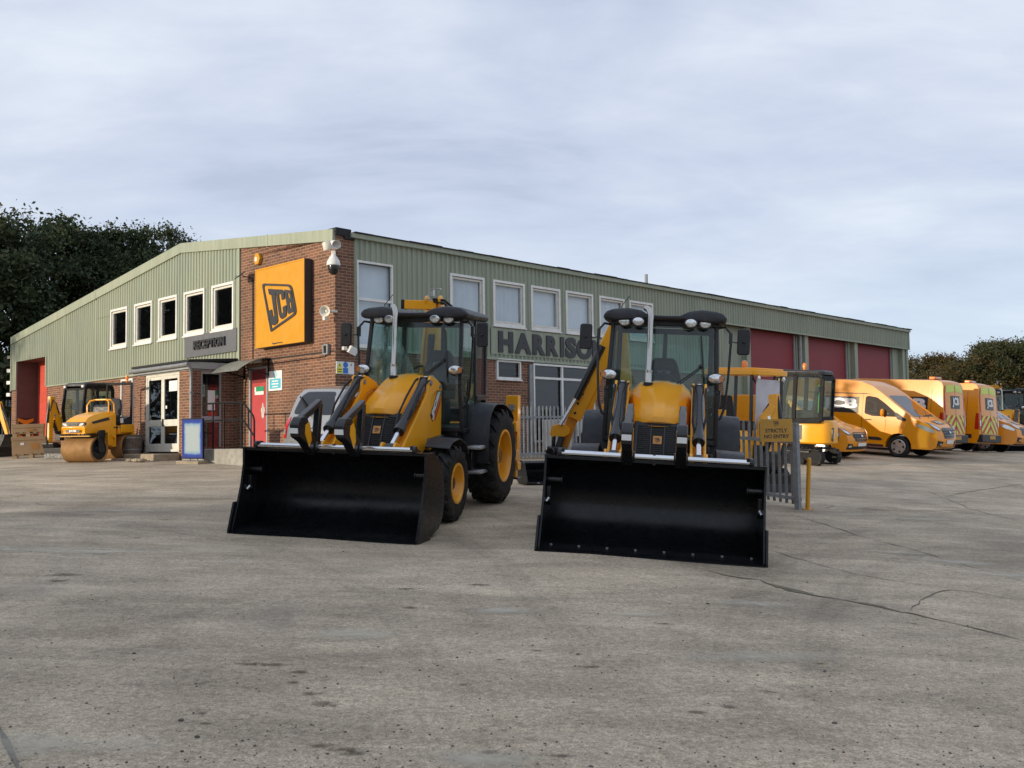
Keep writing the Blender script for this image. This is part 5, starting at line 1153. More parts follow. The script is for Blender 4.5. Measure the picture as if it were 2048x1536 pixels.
for a,b_ in ((5.20,6.125),(6.125,7.05)):
    mb=mk(); x0,x1=PX0+.03,PX0+.085; s_=.085
    mb.box(x0,x1,a,a+s_,FZ+.02,3.49); mb.box(x0,x1,b_-s_,b_,FZ+.02,3.49)
    for z0,z1 in ((FZ+.02,FZ+.24),(2.12,2.30),(3.40,3.49)): mb.box(x0,x1,a+s_,b_-s_,z0,z1)
    d=mb.build('door',M['offwhite'],e,bevel=.004)
    mb=mk(); mb.box(PX0+.055,PX0+.06,a+s_,b_-s_,FZ+.24,2.12); mb.box(PX0+.055,PX0+.06,a+s_,b_-s_,2.30,3.40); mb.build('pane',M['shopglass'],d)
    if a<6:
        mb=mk(); mb.box(PX0+.0,PX0+.03,6.06,6.11,2.12,2.32); mb.build('handle',M['black'],d); 
        mb=mk(); mb.box(PX0+.050,PX0+.0545,5.34,5.80,3.06,3.34); mb.build('door_poster',M['paper'],d); mb=mk(); mb.box(PX0+.050,PX0+.0545,5.92,6.0,2.60,2.68); mb.build('door_sticker',M['paper'],d)
        mb=mk(); mb.mesh(text('JCB',.40,.17,.003,.05),ML(5.72,1.72,-.050)); mb.build('door_lettering',M['decalwhite'],d)
    else:
        mb=mk(); mb.box(PX0+.02,PX0+.03,6.35,6.80,2.15,2.27); mb.build('letter_plate',M['offwhite'],d,bevel=.003)
mb=mk(); mb.box(-1.05,-1.0,PY0+.02,PY0+.10,1.55,3.56); mb.box(-.50,-.45,PY0+.02,PY0+.10,1.55,3.56); mb.box(-1.0,-.5,PY0+.02,PY0+.10,2.2,2.36); mb.box(-1.0,-.5,PY0+.02,PY0+.10,3.48,3.56); sw=mb.build('side_window',M['greypaint'],e,bevel=.004)
mb=mk(); mb.box(-1.0,-.5,PY0+.055,PY0+.06,1.55,2.2); mb.box(-1.0,-.5,PY0+.055,PY0+.06,2.36,3.48); mb.build('pane',M['shopglass'],sw)
mb=mk(); mb.box(-.83,-.62,PY0+.05,PY0+.054,2.52,3.05); mb.build('window_notice',M['paper'],sw); mb=mk(); mb.box(-.83,-.62,PY0+.05,PY0+.054,2.38,2.47); mb.build('red_notice',M['redvinyl'],sw)
mb=mk(); mb.box(PX0+.22,-.0,PY0+.22,PY1-.22,1.2,FZ); mb.box(-.05,.0,PY0+.22,PY1-.22,FZ,3.5); mb.build('porch_interior',mat('porch lining',(.16,.09,.06),.9),e)
e,mk=bthing('porch_step','broad sandy concrete step below the porch doors','step',(-1.7,6.5,1.2))
mb=mk(); mb.box(-2.1,PX0-.005,5.05,7.85,.8,1.385); mb.box(-2.35,-2.1,6.2,8.1,.8,1.27); mb.build('slab',M['concrete_tan'],e,bevel=.03)
mb=mk()
for i in range(7): mb.ball((-2.35+random.uniform(-.15,.1),5.0+i*.12,lz(-2.35,5)+.05),(random.uniform(.06,.12),random.uniform(.06,.12),.05),7,5)
o=mb.build('rubble',M['concrete_tan'],e,smooth=False)
# ramp platform and railing
e,mk=bthing('concrete_platform','raised grey concrete platform below the red side door','platform',(-.8,3,1.2))
mb=mk(); mb.box(-1.6,-.002,.9,4.48,.7,1.495); mb.build('slab',M['concrete'],e,bevel=.02)
e,mk=bthing('handrail','black tubular handrail on the concrete platform by the red door','railing',(-1.5,3,1.5))
q=lambda px,py: Vector((-1.5,*onl(px,py,1.5)))
def rail(pts,r=.022):
    mb=mk(); mb.tube(pts,r,8); return mb
rail([q(405,808),q(445,806),q(483,804.5),q(490,809),q(506,831),q(508.5,840),q(508.5,898)]).build('top_rail',M['handrail'],e)
rail([q(405,842),q(483,839),q(489,843),q(508,872)]).build('lower_rail',M['handrail'],e)
for px in (426,448,483): rail([q(px,806),q(px,898)]).build('post',M['handrail'],e)
rail([q(497,817),q(497.5,855)]).build('post',M['handrail'],e)
# --- faded blue display board
m,nt,b,_=nodes('faded poster'); c=coords(nt); sp_=nt.nodes.new('ShaderNodeSeparateXYZ'); L(nt,c,sp_.inputs[0])
def mm_(op,a,b_):
    n=nt.nodes.new('ShaderNodeMath'); n.operation=op
    for i,v in enumerate((a,b_)):
        if hasattr(v,'is_linked'): L(nt,v,n.inputs[i])
        else: n.inputs[i].default_value=v
    return n.outputs[0]
dx=mm_('DIVIDE',mm_('ABSOLUTE',sp_.outputs[1],0),.31); dz=mm_('DIVIDE',mm_('ABSOLUTE',mm_('SUBTRACT',sp_.outputs[2],.62),0),.50)
dd=mm_('ADD',mm_('MAXIMUM',dx,dz),mm_('MULTIPLY',mm_('SUBTRACT',noise(nt,c,7,4),.5),.16))
L(nt,ramp(nt,dd,[(.56,(.36,.43,.44)),(.70,(.22,.34,.46)),(.79,(.015,.055,.33)),(.97,(.010,.025,.17))]),b.inputs['Base Color']); b.inputs['Roughness'].default_value=.6; b.inputs['Specular IOR Level'].default_value=.2; M['poster']=m
g=Vector((-7.88,24.45,0))
e=empty('display_board','weathered blue edged display board with a bleached face standing by the porch','board',on_ground(g,-109))
mb=MB(); mb.box(-.035,.02,-.31,.31,.12,1.12); mb.build('panel',M['handrail'],e,bevel=.01)
mb=MB(); mb.box(.0205,.026,-.295,.295,.14,1.10); mb.build('poster',M['poster'],e)
mb=MB(); mb.cyl((-.01,-.10,.03),(-.01,-.10,.13),.02); mb.cyl((-.01,.12,.03),(-.01,.12,.13),.02); mb.build('leg',M['steel'],e)
mb=MB(); mb.box(-.22,.20,-.36,.30,-.02,.075); mb.build('base',M['concrete_tan'],e,bevel=.02)
# --- half barrel planter
g=BM@Vector((-1.78,6.95,1.386)); e=empty('barrel_planter','weathered wooden barrel tub beside the porch doors','planter',Matrix.Translation(g))
mb=MB(); n=22
for i in range(n):
    a0=2*math.pi*i/n; a1=a0+2*math.pi/n*.88; vs=[]
    for z,r in ((0,.215),(.2,.245),(.40,.265),(.52,.27)):
        rr=r*(1+random.uniform(-.012,.012))
        vs+=[(rr*math.cos(a0),rr*math.sin(a0),z),(rr*math.cos(a1),rr*math.sin(a1),z),((rr-.025)*math.cos(a1),(rr-.025)*math.sin(a1),z),((rr-.025)*math.cos(a0),(rr-.025)*math.sin(a0),z)]
    mb.add(vs,[(4*j+k,4*j+(k+1)%4,4*j+4+(k+1)%4,4*j+4+k) for j in range(3) for k in range(4)]+[(3,2,1,0),(12,13,14,15)])
mb.build('staves',M['weathered'],e)
mb=MB(); mb.lathe([(.205,.0),(.205,.01),(.245,.44),(.0,.46)],(0,0,0),(0,0,1),22,caps=False); mb.build('soil',M['soil'],e)
for z,r in ((.10,.236),(.42,.272)): mb=MB(); mb.lathe([(r,z),(r+.004,z+.018),(r+.002,z+.035)],(0,0,0),(0,0,1),28,caps=False); mb.build('hoop',M['steel'],e)
# --- pallets and cartons
def carton(name,label,at,hd,sx,sy,sz,zoff,lid=False,flap=0,pallet=False,mt='cardboard'):
    e=empty(name,label,'box',on_ground(at,hd,zoff)); z0=0
    if pallet:
        mb=MB()
        for y in np.linspace(-sy/2+.05,sy/2-.05,5): mb.box(-sx/2,sx/2,y-.045,y+.045,.10,.125)
        for x in (-sx/2+.07,0,sx/2-.07):
            mb.box(x-.05,x+.05,-sy/2,sy/2,.078,.0995)
            for y in (-sy/2+.07,0,sy/2-.07): mb.box(x-.05,x+.05,y-.06,y+.06,.0,.078)
        mb.build('pallet_base',M['timber'],e); z0=.127
    mb=MB(); mb.box(-sx/2,sx/2,-sy/2,sy/2,z0,sz); mb.build('carton_body',M[mt],e,bevel=.006)
    if lid: mb=MB(); mb.box(-sx/2-.012,sx/2+.012,-sy/2-.012,sy/2+.012,sz-.10,sz+.012); mb.build('carton_lid',M[mt],e,bevel=.006)
    return e
g=G(57,916); hd=-68
e=carton('pallet_box','large brown pallet box with an orange label by the gable roller door',(g.x,g.y+.2),hd,.62,1.02,.64,0,lid=True,pallet=True)
mb=MB(); mb.box(.311,.314,.02,.22,.26,.44); mb.build('orange_label',mat('faded orange label',(.42,.20,.05),.7),e); mb=MB(); mb.box(.311,.314,-.28,-.18,.40,.47); mb.build('paper_label',M['paper'],e)
c2=on_ground((g.x,g.y+.2),hd); off=c2.to_3x3()@Vector((.0,-.09,0))
e=carton('carton','flat carton on its own pallet on top of the large pallet box',(g.x+off.x,g.y+.2+off.y),hd,.60,.86,.36,.655,lid=True,pallet=True)
mb=MB(); mb.box(.312,.315,.0,.17,.17,.24); mb.build('orange_label',mat('small orange label',(.42,.2,.05),.7),e)
g=G(95,914); e=carton('carton','small upright pale carton between the pallet box and the mini digger',(g.x,g.y+.35),-75,.30,.42,.46,0)
mb=MB(); mb.box(.151,.154,-.12,-.02,.24,.40); mb.build('paper_label',M['paper'],e)
# --- chevron boards by the gable door
def chev(e,mk,x0,x1,y,z0,z1):
    mb=mk(); mb.box(x0,x1,y-.02,y,z0,z1); mb.build('board',M['signyellow'],e)
    mb=mk(); xm=(x0+x1)/2; z=z0-.1
    while z<z1:
        for a,b_,s_ in ((x0,xm,-1),(xm,x1,1)):
            zz=[z+.2,z+.2-.0] 
            p=[(a,z+(.16 if s_<0 else 0)),(b_,z+(0 if s_<0 else .16)),(b_,z+.15+(0 if s_<0 else .16)),(a,z+.15+(.16 if s_<0 else 0))]
            p=[(u,min(max(v,z0),z1)) for u,v in p]
            if max(v for _,v in p)-min(v for _,v in p)>.02: mb.prism(p,'y',y-.024,y-.0205)
        z+=.34
    mb.build('chevron',M['decalblack'],e)
e,mk=bthing('chevron_board','yellow and black chevron board on the pier left of the gable roller door','sign',(.3,20.9,1.9),'chevron boards beside the gable roller door'); chev(e,mk,.05,.62,20.845,1.75,2.75)
e,mk=bthing('chevron_board','narrow chevron strip on the brick edge right of the gable roller door','sign',(0,17.7,1.9),'chevron boards beside the gable roller door')
mb=mk(); mb.box(-.03,-.005,17.62,17.80,1.6,2.75); mb.build('board',M['signyellow'],e); mb=mk()
for i in range(4): mb.prism([(17.62,1.62+i*.28),(17.80,1.74+i*.28),(17.80,1.86+i*.28),(17.62,1.74+i*.28)],'x',-.034,-.0305)
mb.build('chevron',M['decalblack'],e)
# sensors on the far end corner of the gable
for i,(z,lab) in enumerate(((5.15,'small dark camera high on the far corner of the gable'),(4.62,'pale lamp on the far corner of the gable, below the dark camera'),(4.15,'grey bracket camera on the far corner of the gable'),(3.68,'white lamp lowest on the far corner of the gable'))):
    e,mk=bthing('corner_camera',lab,'security camera',(0,GBX,z),'fittings on the far gable corner'); mb=mk(); mb.obox((-.05,GBX+.10,z),(-.4,1,0),(1,.4,0),(0,0,1),.10,.05,.07); mb.build('housing',M['black' if i==0 else 'whiteplastic'],e,bevel=.015); mb=mk(); mb.box(-.03,0,GBX-.04,GBX+.06,z-.04,z+.04); mb.build('bracket',M['steel'],e)
# --- palisade fences
def fence(label,A,B_,h,first=True,mt='steel',sp=.15,head=True,wp=.066,post_end='both'):
    A=Vector((A[0],A[1],0)); B_=Vector((B_[0],B_[1],0)); d=(B_-A); Ln=d.length; d.normalize(); s_=Vector((d.y,-d.x,0))
    z0=gzf(A.x,A.y); e=empty('palisade_fence',label,'fence',frame(d,(0,0,1),(A.x,A.y,z0)),'palisade fences')
    g_=lambda u: gzf(A.x+d.x*u,A.y+d.y*u)-z0
    mb=MB(); n=int(Ln/sp)
    for i in range(n+1):
        u=i*sp+.06; b0=g_(u)+.06; t=b0+h-.06; 
        if u>Ln: break
        prof=[(u-wp/2,.03),(u-wp*.18,.042),(u+wp*.18,.042),(u+wp/2,.03)]
        vs=[]
        for z,k in ((b0,1),(t-.06,1),(t,.35)): vs+=[(u+(x-u)*k,-y,z) for x,y in prof]+[(u+(x-u)*k,-y+.006,z) for x,y in prof[::-1]]
        mb.add(vs,[(8*j+q_,8*j+(q_+1)%8,8*j+8+(q_+1)%8,8*j+8+q_) for j in range(2) for q_ in range(8)]+[tuple(range(16,24))])
    mb.build('pales',M[mt],e)
    for zz in (.16,h-.30):
        mb=MB(); mb.beam((0,0,g_(0)+zz),(Ln,0,g_(Ln)+zz),.05,.055); mb.build('rail',M[mt],e)
    us=[0] if post_end=='start' else [0,Ln]
    k=2.75
    while k<Ln-.5: us.append(k); k+=2.75
    for u in us: mb=MB(); mb.box(u-.05,u+.05,.026,.09,g_(u)-.05,g_(u)+h+.02); mb.build('post',M[mt],e,bevel=.005)
    return e
F0=G(1602,1019); fd=Vector((-.43,.90,0)).normalized()
fence('short grey palisade panel with the yellow sign, nearest the camera',(F0.x,F0.y),(F0.x+fd.x*2.6,F0.y+fd.y*2.6),1.36,post_end='start')
a=BM@Vector((4.2,-1.55,0)); b_=BM@Vector((15.5,-1.55,0))
fence('grey palisade fence in front of the large window between the two loaders',(a.x,a.y),(b_.x,b_.y),1.42)
fence('dark palisade fence beyond the far gable end',(-30,43),(-17.5,43),2.3)
# no entry sign
P=D(1552.5,861,14.55); fx=Vector((-P.x,-P.y,0)).normalized(); fx=(fx+Vector((.12,0,0))).normalized()
e=empty('entry_sign','yellow no entry sign fixed to the nearest palisade panel','sign',frame(fx,(0,0,1),P))
mb=MB(); mb.box(-.008,.004,-.232,.232,-.168,.168); mb.build('board',M['signyellow_dull'],e,bevel=.003)
TM=lambda y,z: Matrix(((0,0,1,.0045),(1,0,0,y),(0,1,0,z),(0,0,0,1)))
mb=MB(); mb.mesh(text('STRICTLY',.315,.058,.002,.025),TM(-.158,-.03)); mb.mesh(text('NO ENTRY',.355,.058,.002,.025),TM(-.175,-.115)); mb.build('lettering',M['signdark'],e)
mb=MB(); mb.mesh(shape([rpoly([(-.042,.036),(.026,.030),(.042,-.014),(-.016,-.044)],.008),rpoly([(-.034,.028),(.021,.023),(.034,-.010),(-.013,-.034)],.006)],.002),TM(.0,.105)); mb.mesh(text('JCB',.045,.032,.002,.05),TM(-.021,.09)); mb.build('logo',M['signdark'],e)
mb=MB(); mb.box(-.10,-.009,-.19,-.15,-.02,.02); mb.box(-.10,-.009,.15,.19,-.02,.02); mb.build('fixing',M['steel'],e)
g=G(1615,1019); e=empty('yellow_post','thin yellow marker post at the end of the palisade panel','bollard',on_ground(g,-90))
mb=MB(); mb.cyl((0,0,-.05),(0,0,.80),.034,n=12); mb.lathe([(.034,.80),(.026,.822),(0,.828)],(0,0,0),(0,0,1),12,caps=False); mb.build('tube',M['signyellow'],e); mb=MB(); mb.box(-.07,.07,-.07,.07,-.02,.012); mb.build('foot_plate',M['signyellow'],e)
# white cabinet unit behind the fence
e,mk=bthing('storage_unit','long white unit with dark panels behind the palisade under the large window','storage unit',(8.2,-.75,lz(8.2,-.75)))
z0=lz(8.2,-.75)
mb=mk(); mb.box(6.95,9.9,-1.15,-.35,z0+.12,z0+1.0); mb.build('body',M['white'],e,bevel=.03)
mb=mk()
for x0,x1,za,zb in ((7.35,7.62,.18,.52),(7.66,7.95,.18,.62),(8.15,8.55,.2,.58),(8.75,9.05,.2,.5),(9.25,9.6,.2,.55)): mb.prism(rrect(x0,x1,z0+za,z0+zb,.05),'y',-1.158,-1.151)
mb.build('dark_panel',M['black'],e); mb=mk(); 
for x in (7.2,8.3,9.5): mb.box(x,x+.2,-1.1,-.4,z0-.05,z0+.12)
mb.build('skid',M['timber'],e)
# ------------------------------------------------------------------ vans and cars. local x forward, origin on the ground midway between the axles
def car_wheel(T,c,r,w,sd,cap='alu',rimr=None):
    c=Vector(c); ax=Vector((0,sd,0)); h=w/2; rimr=rimr or r*.66
    mb=MB(); mb.lathe([(rimr,-h*.9),(r*.9,-h),(r*.985,-h*.8),(r,-h*.4),(r,h*.4),(r*.985,h*.8),(r*.9,h),(rimr,h*.92),(rimr-.02,h*.3),(.001,h*.2)],c,ax,32,caps=False)
    t=mb.build('wheel',M['rubber'],T)
    mb=MB(); mb.lathe([(rimr+.004,h*.90),(rimr-.01,h*1.0),(rimr*.86,h*.98),(rimr*.45,h*1.02),(.001,h*1.06)],c,ax,28,caps=False)
    hc=mb.build('hubcap',M[cap],t)
    mb=MB()
    for i in range(5):
        a=2*math.pi*i/5; p=c+Vector((math.cos(a)*rimr*.72,sd*h*1.0,math.sin(a)*rimr*.72)); mb.cyl(p-ax*.01,p+ax*.006,rimr*.16,n=10)
    mb.build('vent',M['black'],hc); return t
def arch(xc,zc,r,zb,n=10):      # wheel arch walking towards +x along the underside... returns points from +x to -x
    a0=math.degrees(math.asin((zb-zc)/r)); return arc(xc,zc,r,a0,180-a0,n)
def decal(sh,T,sd,x0,x1,z0,z1,txt='JCB',pad=.05):
    """white letters in a black surround on the flank"""
    mb=MB(); sh.side(mb,[(x0-pad,z0-pad),(x1+pad,z0-pad),(x1+pad,z1+pad),(x0-pad,z1+pad)],sd,.006); b=mb.build('decal_backing',M['decalblack'],T)
    me=text(txt,x1-x0,z1-z0,.0,.055,sp=.98); mb=MB(); vs=[]; top=[v.co.copy() for v in me.vertices]
    fx=(lambda u: x1-u) if sd>0 else (lambda u: x0+u)
    fs=[tuple(p.vertices) for p in me.polygons if abs(p.normal.z)>.5 or True]
    mb.add([sh.P(fx(v.x),z0+v.y,sd)+Vector((0,sd*.011,0)) for v in top],fs); mb.build('lettering',M['decalwhite'],b)
def van(kind,label,group,Mx):
    T=empty('delivery_van' if kind!='compact' else 'compact_van',label,'van',Mx,group); OR=M['orange']; zb=.30
    if kind=='custom':
        ax=1.47; rw=.34; fr=arch(ax,.34,.42,zb); re=arch(-ax,.34,.42,zb)
        top=[(-2.50,.50),(-2.54,.62),(-2.52,1.2),(-2.44,2.20),(-2.34,2.33),(-2.1,2.375),(-.4,2.39),(.15,2.35),(.55,2.20),(.90,1.98),(1.25,1.72),(1.92,1.255),(2.05,1.20),(2.35,1.08),(2.50,.97),(2.58,.82),(2.60,.55),(2.54,.36),(2.44,zb)]
        S=lambda x,z:(1.0-.02*max(0,(1.0-z))-.15*max(0,(z-1.1)/1.25)**1.4)-.24*max(0,(x-1.75)/.85)**2-.03*max(0,(-2.2-x)/.3)
        xf,xr=2.60,-2.54; bf,br=.10,.03
    elif kind=='transit':
        ax=1.65; rw=.35; fr=arch(ax,.35,.43,zb); re=arch(-ax+.1,.35,.43,zb)
        top=[(-2.62,.45),(-2.66,.60),(-2.64,1.2),(-2.56,2.28),(-2.50,2.40),(-2.36,2.46),(.6,2.48),(.95,2.40),(1.3,2.1),(2.0,1.38),(2.1,1.32),(2.5,1.12),(2.62,.95),(2.66,.55),(2.56,zb)]
        S=lambda x,z:(1.01-.02*max(0,(1.0-z))-.13*max(0,(z-1.1)/1.3)**1.5)-.24*max(0,(x-1.8)/.85)**2-.02*max(0,(-2.4-x)/.25)
        xf,xr=2.66,-2.66; bf,br=.14,.05
    else:
        ax=1.25; rw=.31; fr=arch(ax,.31,.38,.24); re=arch(-ax,.31,.38,.24); zb=.24
        top=[(-2.0,.45),(-2.05,.6),(-2.0,1.1),(-1.92,1.70),(-1.8,1.78),(-.2,1.80),(.1,1.74),(1.05,1.10),(1.2,1.04),(1.85,.90),(1.98,.78),(2.05,.6),(2.04,.42),(1.96,.24)]
        S=lambda x,z:(.89-.02*max(0,(.8-z))-.12*max(0,(z-.95)/.85)**1.4)-.22*max(0,(x-1.3)/.75)**2
        xf,xr=2.05,-2.05; bf,br=.13,.04
    ol=[(-2.3 if kind!='compact' else -1.9,zb)]+[]
    pts=top+fr+re
    ol=[p for p in top]+[fr[0]]+fr[1:-1]+[fr[-1]]+[re[0]]+re[1:-1]+[re[-1]]+[(top[0][0]+.08,zb)]
    sh=Shell(ol,S,xf,xr,bf,br,.035,top[3][1]-.3)
    mb=MB(); sh.body(mb,10,20); body=mb.build('body',OR,T,ang=24,bevel=.025,seg=3)
    mb=MB(); mb.box(-ax-.45,-ax+.45,-.80,.80,.35,.78); mb.box(ax-.45,ax+.45,-.72,.72,.35,.78); mb.box(xr+.3,xf-.3,-.7,.7,zb-.02,zb+.02); mb.build('underbody',M['black'],T)
    for s in (1,-1):
        car_wheel(T,(ax,s*(S(ax,.4)-.13),rw),rw,.22,s); car_wheel(T,((-ax+.1 if kind=='transit' else -ax),s*(S(-ax,.4)-.13),rw),rw,.22,s)
    DG=M['darkglass']
    if kind in('custom','compact'):
        k=1 if kind=='custom' else 0
        if k:
            sw=[(.34,1.33),(.34,1.86),(.42,1.90),(.72,1.86),(1.0,1.68),(1.42,1.35),(1.44,1.27),(.75,1.26),(.60,1.26)]; qw=[(1.30,1.42),(1.40,1.40),(1.72,1.20),(1.66,1.14),(1.42,1.20)]
            fw_=[(-.80,1.30),(.80,1.30),(.66,1.93),(-.66,1.93)]
        else:
            sw=[(-.2,1.12),(-.2,1.58),(0,1.62),(.25,1.5),(.80,1.12)]; qw=None; fw_=[(-.7,1.13),(.7,1.13),(.6,1.66),(-.6,1.66)]
        for s in (1,-1):
            mb=MB(); sh.side(mb,rpoly([Vector(p) for p in sw],.05),s,.006); g=mb.build('side_window',DG,T)
            mb=MB(); sh.side(mb,[(-1.0 if k else -.8,zb+.005),(1.0 if k else .8,zb+.005),(1.0 if k else .8,zb+.07),(-1.0 if k else -.8,zb+.07)],s,.006); mb.build('sill',M['plastic'],T)
            if k:
                mb=MB(); sh.side(mb,[Vector(p) for p in qw],s,.007); mb.build('mirror_sail',M['plastic'],T)
                mb=MB(); sh.side(mb,[(-.9,.60),(.85,.60),(.98,.54),(.9,.50),(-.9,.50)],s,.012); mb.build('rub_strip',M['plastic'],T)
                mb=MB(); 
                for pl_ in ([(.255,.5),(.265,.5),(.265,2.0),(.255,2.0)],[(-1.0,.5),(-.99,.5),(-.99,2.0),(-1.0,2.0)],[(1.03,.8),(1.04,.8),(1.06,1.2),(1.05,1.2)]): sh.side(mb,pl_,s,.004)
                mb.build('door_seam',M['black'],T)
                mb=MB(); sh.side(mb,[(.38,1.12),(.58,1.13),(.58,1.16),(.38,1.15)],s,.03); mb.build('door_handle',M['plastic'],T)
                mb=MB(); sh.side(mb,[(-1.8,1.96),(.35,1.98),(.62,1.94),(.35,1.955),(-1.8,1.93)],s,.004); mb.build('roof_channel',M['plastic'],T)
                decal(sh,T,s,-1.15,.08,1.38,1.80)
            mb=MB(); x=.98 if k else .55; yy=S(x,1.3); zz=1.38 if k else 1.15
            mb.ball((x,s*(yy+.13),zz),(.06,.09,.13),12,8); mb.build('wing_mirror',OR,T); 
        mb=MB(); sh.end(mb,[Vector(p) for p in rpoly([Vector(q) for q in fw_],.08)],True,.008); mb.build('windscreen',DG,T)
        sc=1 if k else .82; dz=0 if k else -.10
        mb=MB(); sh.end(mb,rpoly([Vector(p) for p in ((-.40,.98*sc),(.40,.98*sc),(.46,.88*sc),(.36,.66*sc),(-.36,.66*sc),(-.46,.88*sc))],.04),True,.012); gr=mb.build('grille',M['black'],T)
        mb=MB()
        for z in (.72,.80,.88): sh.end(mb,[(-.40,z*sc),(.40,z*sc),(.40,(z+.02)*sc),(-.40,(z+.02)*sc)],True,.022)
        mb.build('grille_bar',M['plastic'],gr); mb=MB(); mb2=[( .07*math.cos(t),.845*sc+.032*math.sin(t)) for t in np.linspace(0,2*math.pi,15)[:-1]]; sh.end(mb,mb2,True,.03); mb.build('badge',M['alu'],gr)
        for s in (1,-1):
            hp=[(.48,.90),(.56,1.02),(.70,1.11),(.84,1.16),(.845,1.05),(.80,.94),(.62,.88)]
            hp=[(s*a,b_*sc) for a,b_ in hp]
            mb=MB(); sh.end(mb,rpoly([Vector(p) for p in hp],.03),True,.012); h=mb.build('headlight',M['darkglass'],T)
            mb=MB(); sh.side(mb,rpoly([Vector(p) for p in (((1.98,1.11),(2.30,1.03),(2.52,.90),(2.50,.82),(2.25,.90),(2.02,1.02)) if k else ((1.45,.88),(1.7,.85),(1.95,.74),(1.7,.74)))],.02),s,.010); mb.build('lens_side',M['lens'],h)
            mb=MB(); sh.end(mb,[(s*a,b_*sc) for a,b_ in ((.53,.92),(.60,1.0),(.72,1.06),(.80,1.09),(.79,1.0),(.64,.915))],True,.016); mb.build('lens',M['lens'],h)
            mb=MB(); sh.end(mb,rpoly([Vector((s*a,b_*sc)) for a,b_ in ((.46,.56),(.78,.60),(.80,.54),(.74,.44),(.50,.42))],.03),True,.012); f=mb.build('fog_lamp',M['black'],T)
            mb=MB(); sh.end(mb,[(s*(.58+.07*math.cos(t)),.49*sc+.03*math.sin(t)) for t in np.linspace(0,2*math.pi,11)[:-1]],True,.02); mb.build('lens',M['lens'],f)
        mb=MB(); sh.end(mb,rpoly([Vector(p) for p in ((-.80,.31),(.80,.31),(.72,.42),(.42,.40),(-.42,.40),(-.72,.42))],.02),True,.014); mb.build('lower_grille',M['plastic'],T)
        mb=MB(); sh.end(mb,[(-.26,.50*sc),(.26,.50*sc),(.26,.61*sc),(-.26,.61*sc)],True,.025); mb.build('number_plate',M['paper'],T)
        if k:
            bn=lambda y,x: sh.P(x,interp([(2.05,1.20),(2.35,1.08),(2.5,.97)],x),y/S(x,1.1))+Vector((0,0,.012))
            mb=MB(); mb.add([bn(y,x) for x in (2.10,2.22,2.34) for y in (-.26,-.09,.09,.26)],[(4*j+i,4*j+i+1,4*j+5+i,4*j+4+i) for j in range(2) for i in range(3)]); bb=mb.build('bonnet_decal',M['decalblack'],T)
            me=text('JCB',.44,.19,.0,.05); mb=MB(); mb.add([bn(-.22+v.co.x,2.32-v.co.y)*1+Vector((0,0,.006)) for v in me.vertices] if False else [bn(-.22+v.co.x,2.125+v.co.y)+Vector((0,0,.006)) for v in me.vertices],[tuple(p.vertices) for p in me.polygons]); mb.build('lettering',M['decalwhite'],bb)
            mb=MB(); mb.beam((1.98,-.6,1.235),(1.60,-.1,1.50),.02,.02); mb.beam((1.98,.1,1.235),(1.62,.55,1.48),.02,.02); mb.build('wiper',M['black'],T)
    else:
        for s in (1,-1):
            decal(sh,T,s,-2.05,-.75,1.32,1.84)
            mb=MB(); sh.side(mb,[(-2.4,.62),(1.1,.62),(1.1,.48),(-2.4,.48)],s,.012); mb.build('rub_strip',M['plastic'],T)
            mb=MB(); 
            for pl_ in ([(-2.22,.7),(-2.21,.7),(-2.21,2.15),(-2.22,2.15)],[(-.52,.7),(-.51,.7),(-.51,2.15),(-.52,2.15)]): mb=MB(); sh.side(mb,pl_,s,.004); mb.build('panel_seam',M['black'],T)
            mb=MB(); sh.side(mb,rpoly([Vector(p) for p in ((-2.18,.72),(-.58,.72),(-.58,2.12),(-2.18,2.12))],.1),s,.016); mb.build('side_pressing',OR,T) if False else None
            mb=MB(); sh.side(mb,rpoly([Vector(p) for p in ((.45,1.40),(.45,1.98),(.8,1.98),(1.55,1.40))],.05),s,.006); mb.build('side_window',DG,T)
            mb=MB(); mb.ball((1.1,s*1.16,1.5),(.06,.10,.16),12,8); mb.build('wing_mirror',M['plastic'],T)
            # tall rear lamp wrapping the corner
            mb=MB(); sh.end(mb,rpoly([Vector((s*y,z)) for y,z in ((.82,.78),(.985,.78),(.975,1.36),(.86,1.42))],.03),False,.012); sh.side(mb,[(-2.64,.80),(-2.50,.80),(-2.53,1.38),(-2.62,1.38)],s,.010); l=mb.build('rear_light',M['red'],T)
            mb=MB(); sh.end(mb,[(s*.85,.92),(s*.97,.92),(s*.965,1.12),(s*.865,1.12)],False,.018); mb.build('reverse_lens',M['lens'],l)
        mb=MB(); sh.end(mb,rpoly([Vector(p) for p in ((-.80,1.42),(.80,1.42),(.72,1.98),(-.72,1.98))],.08),True,.008); mb.build('windscreen',DG,T)
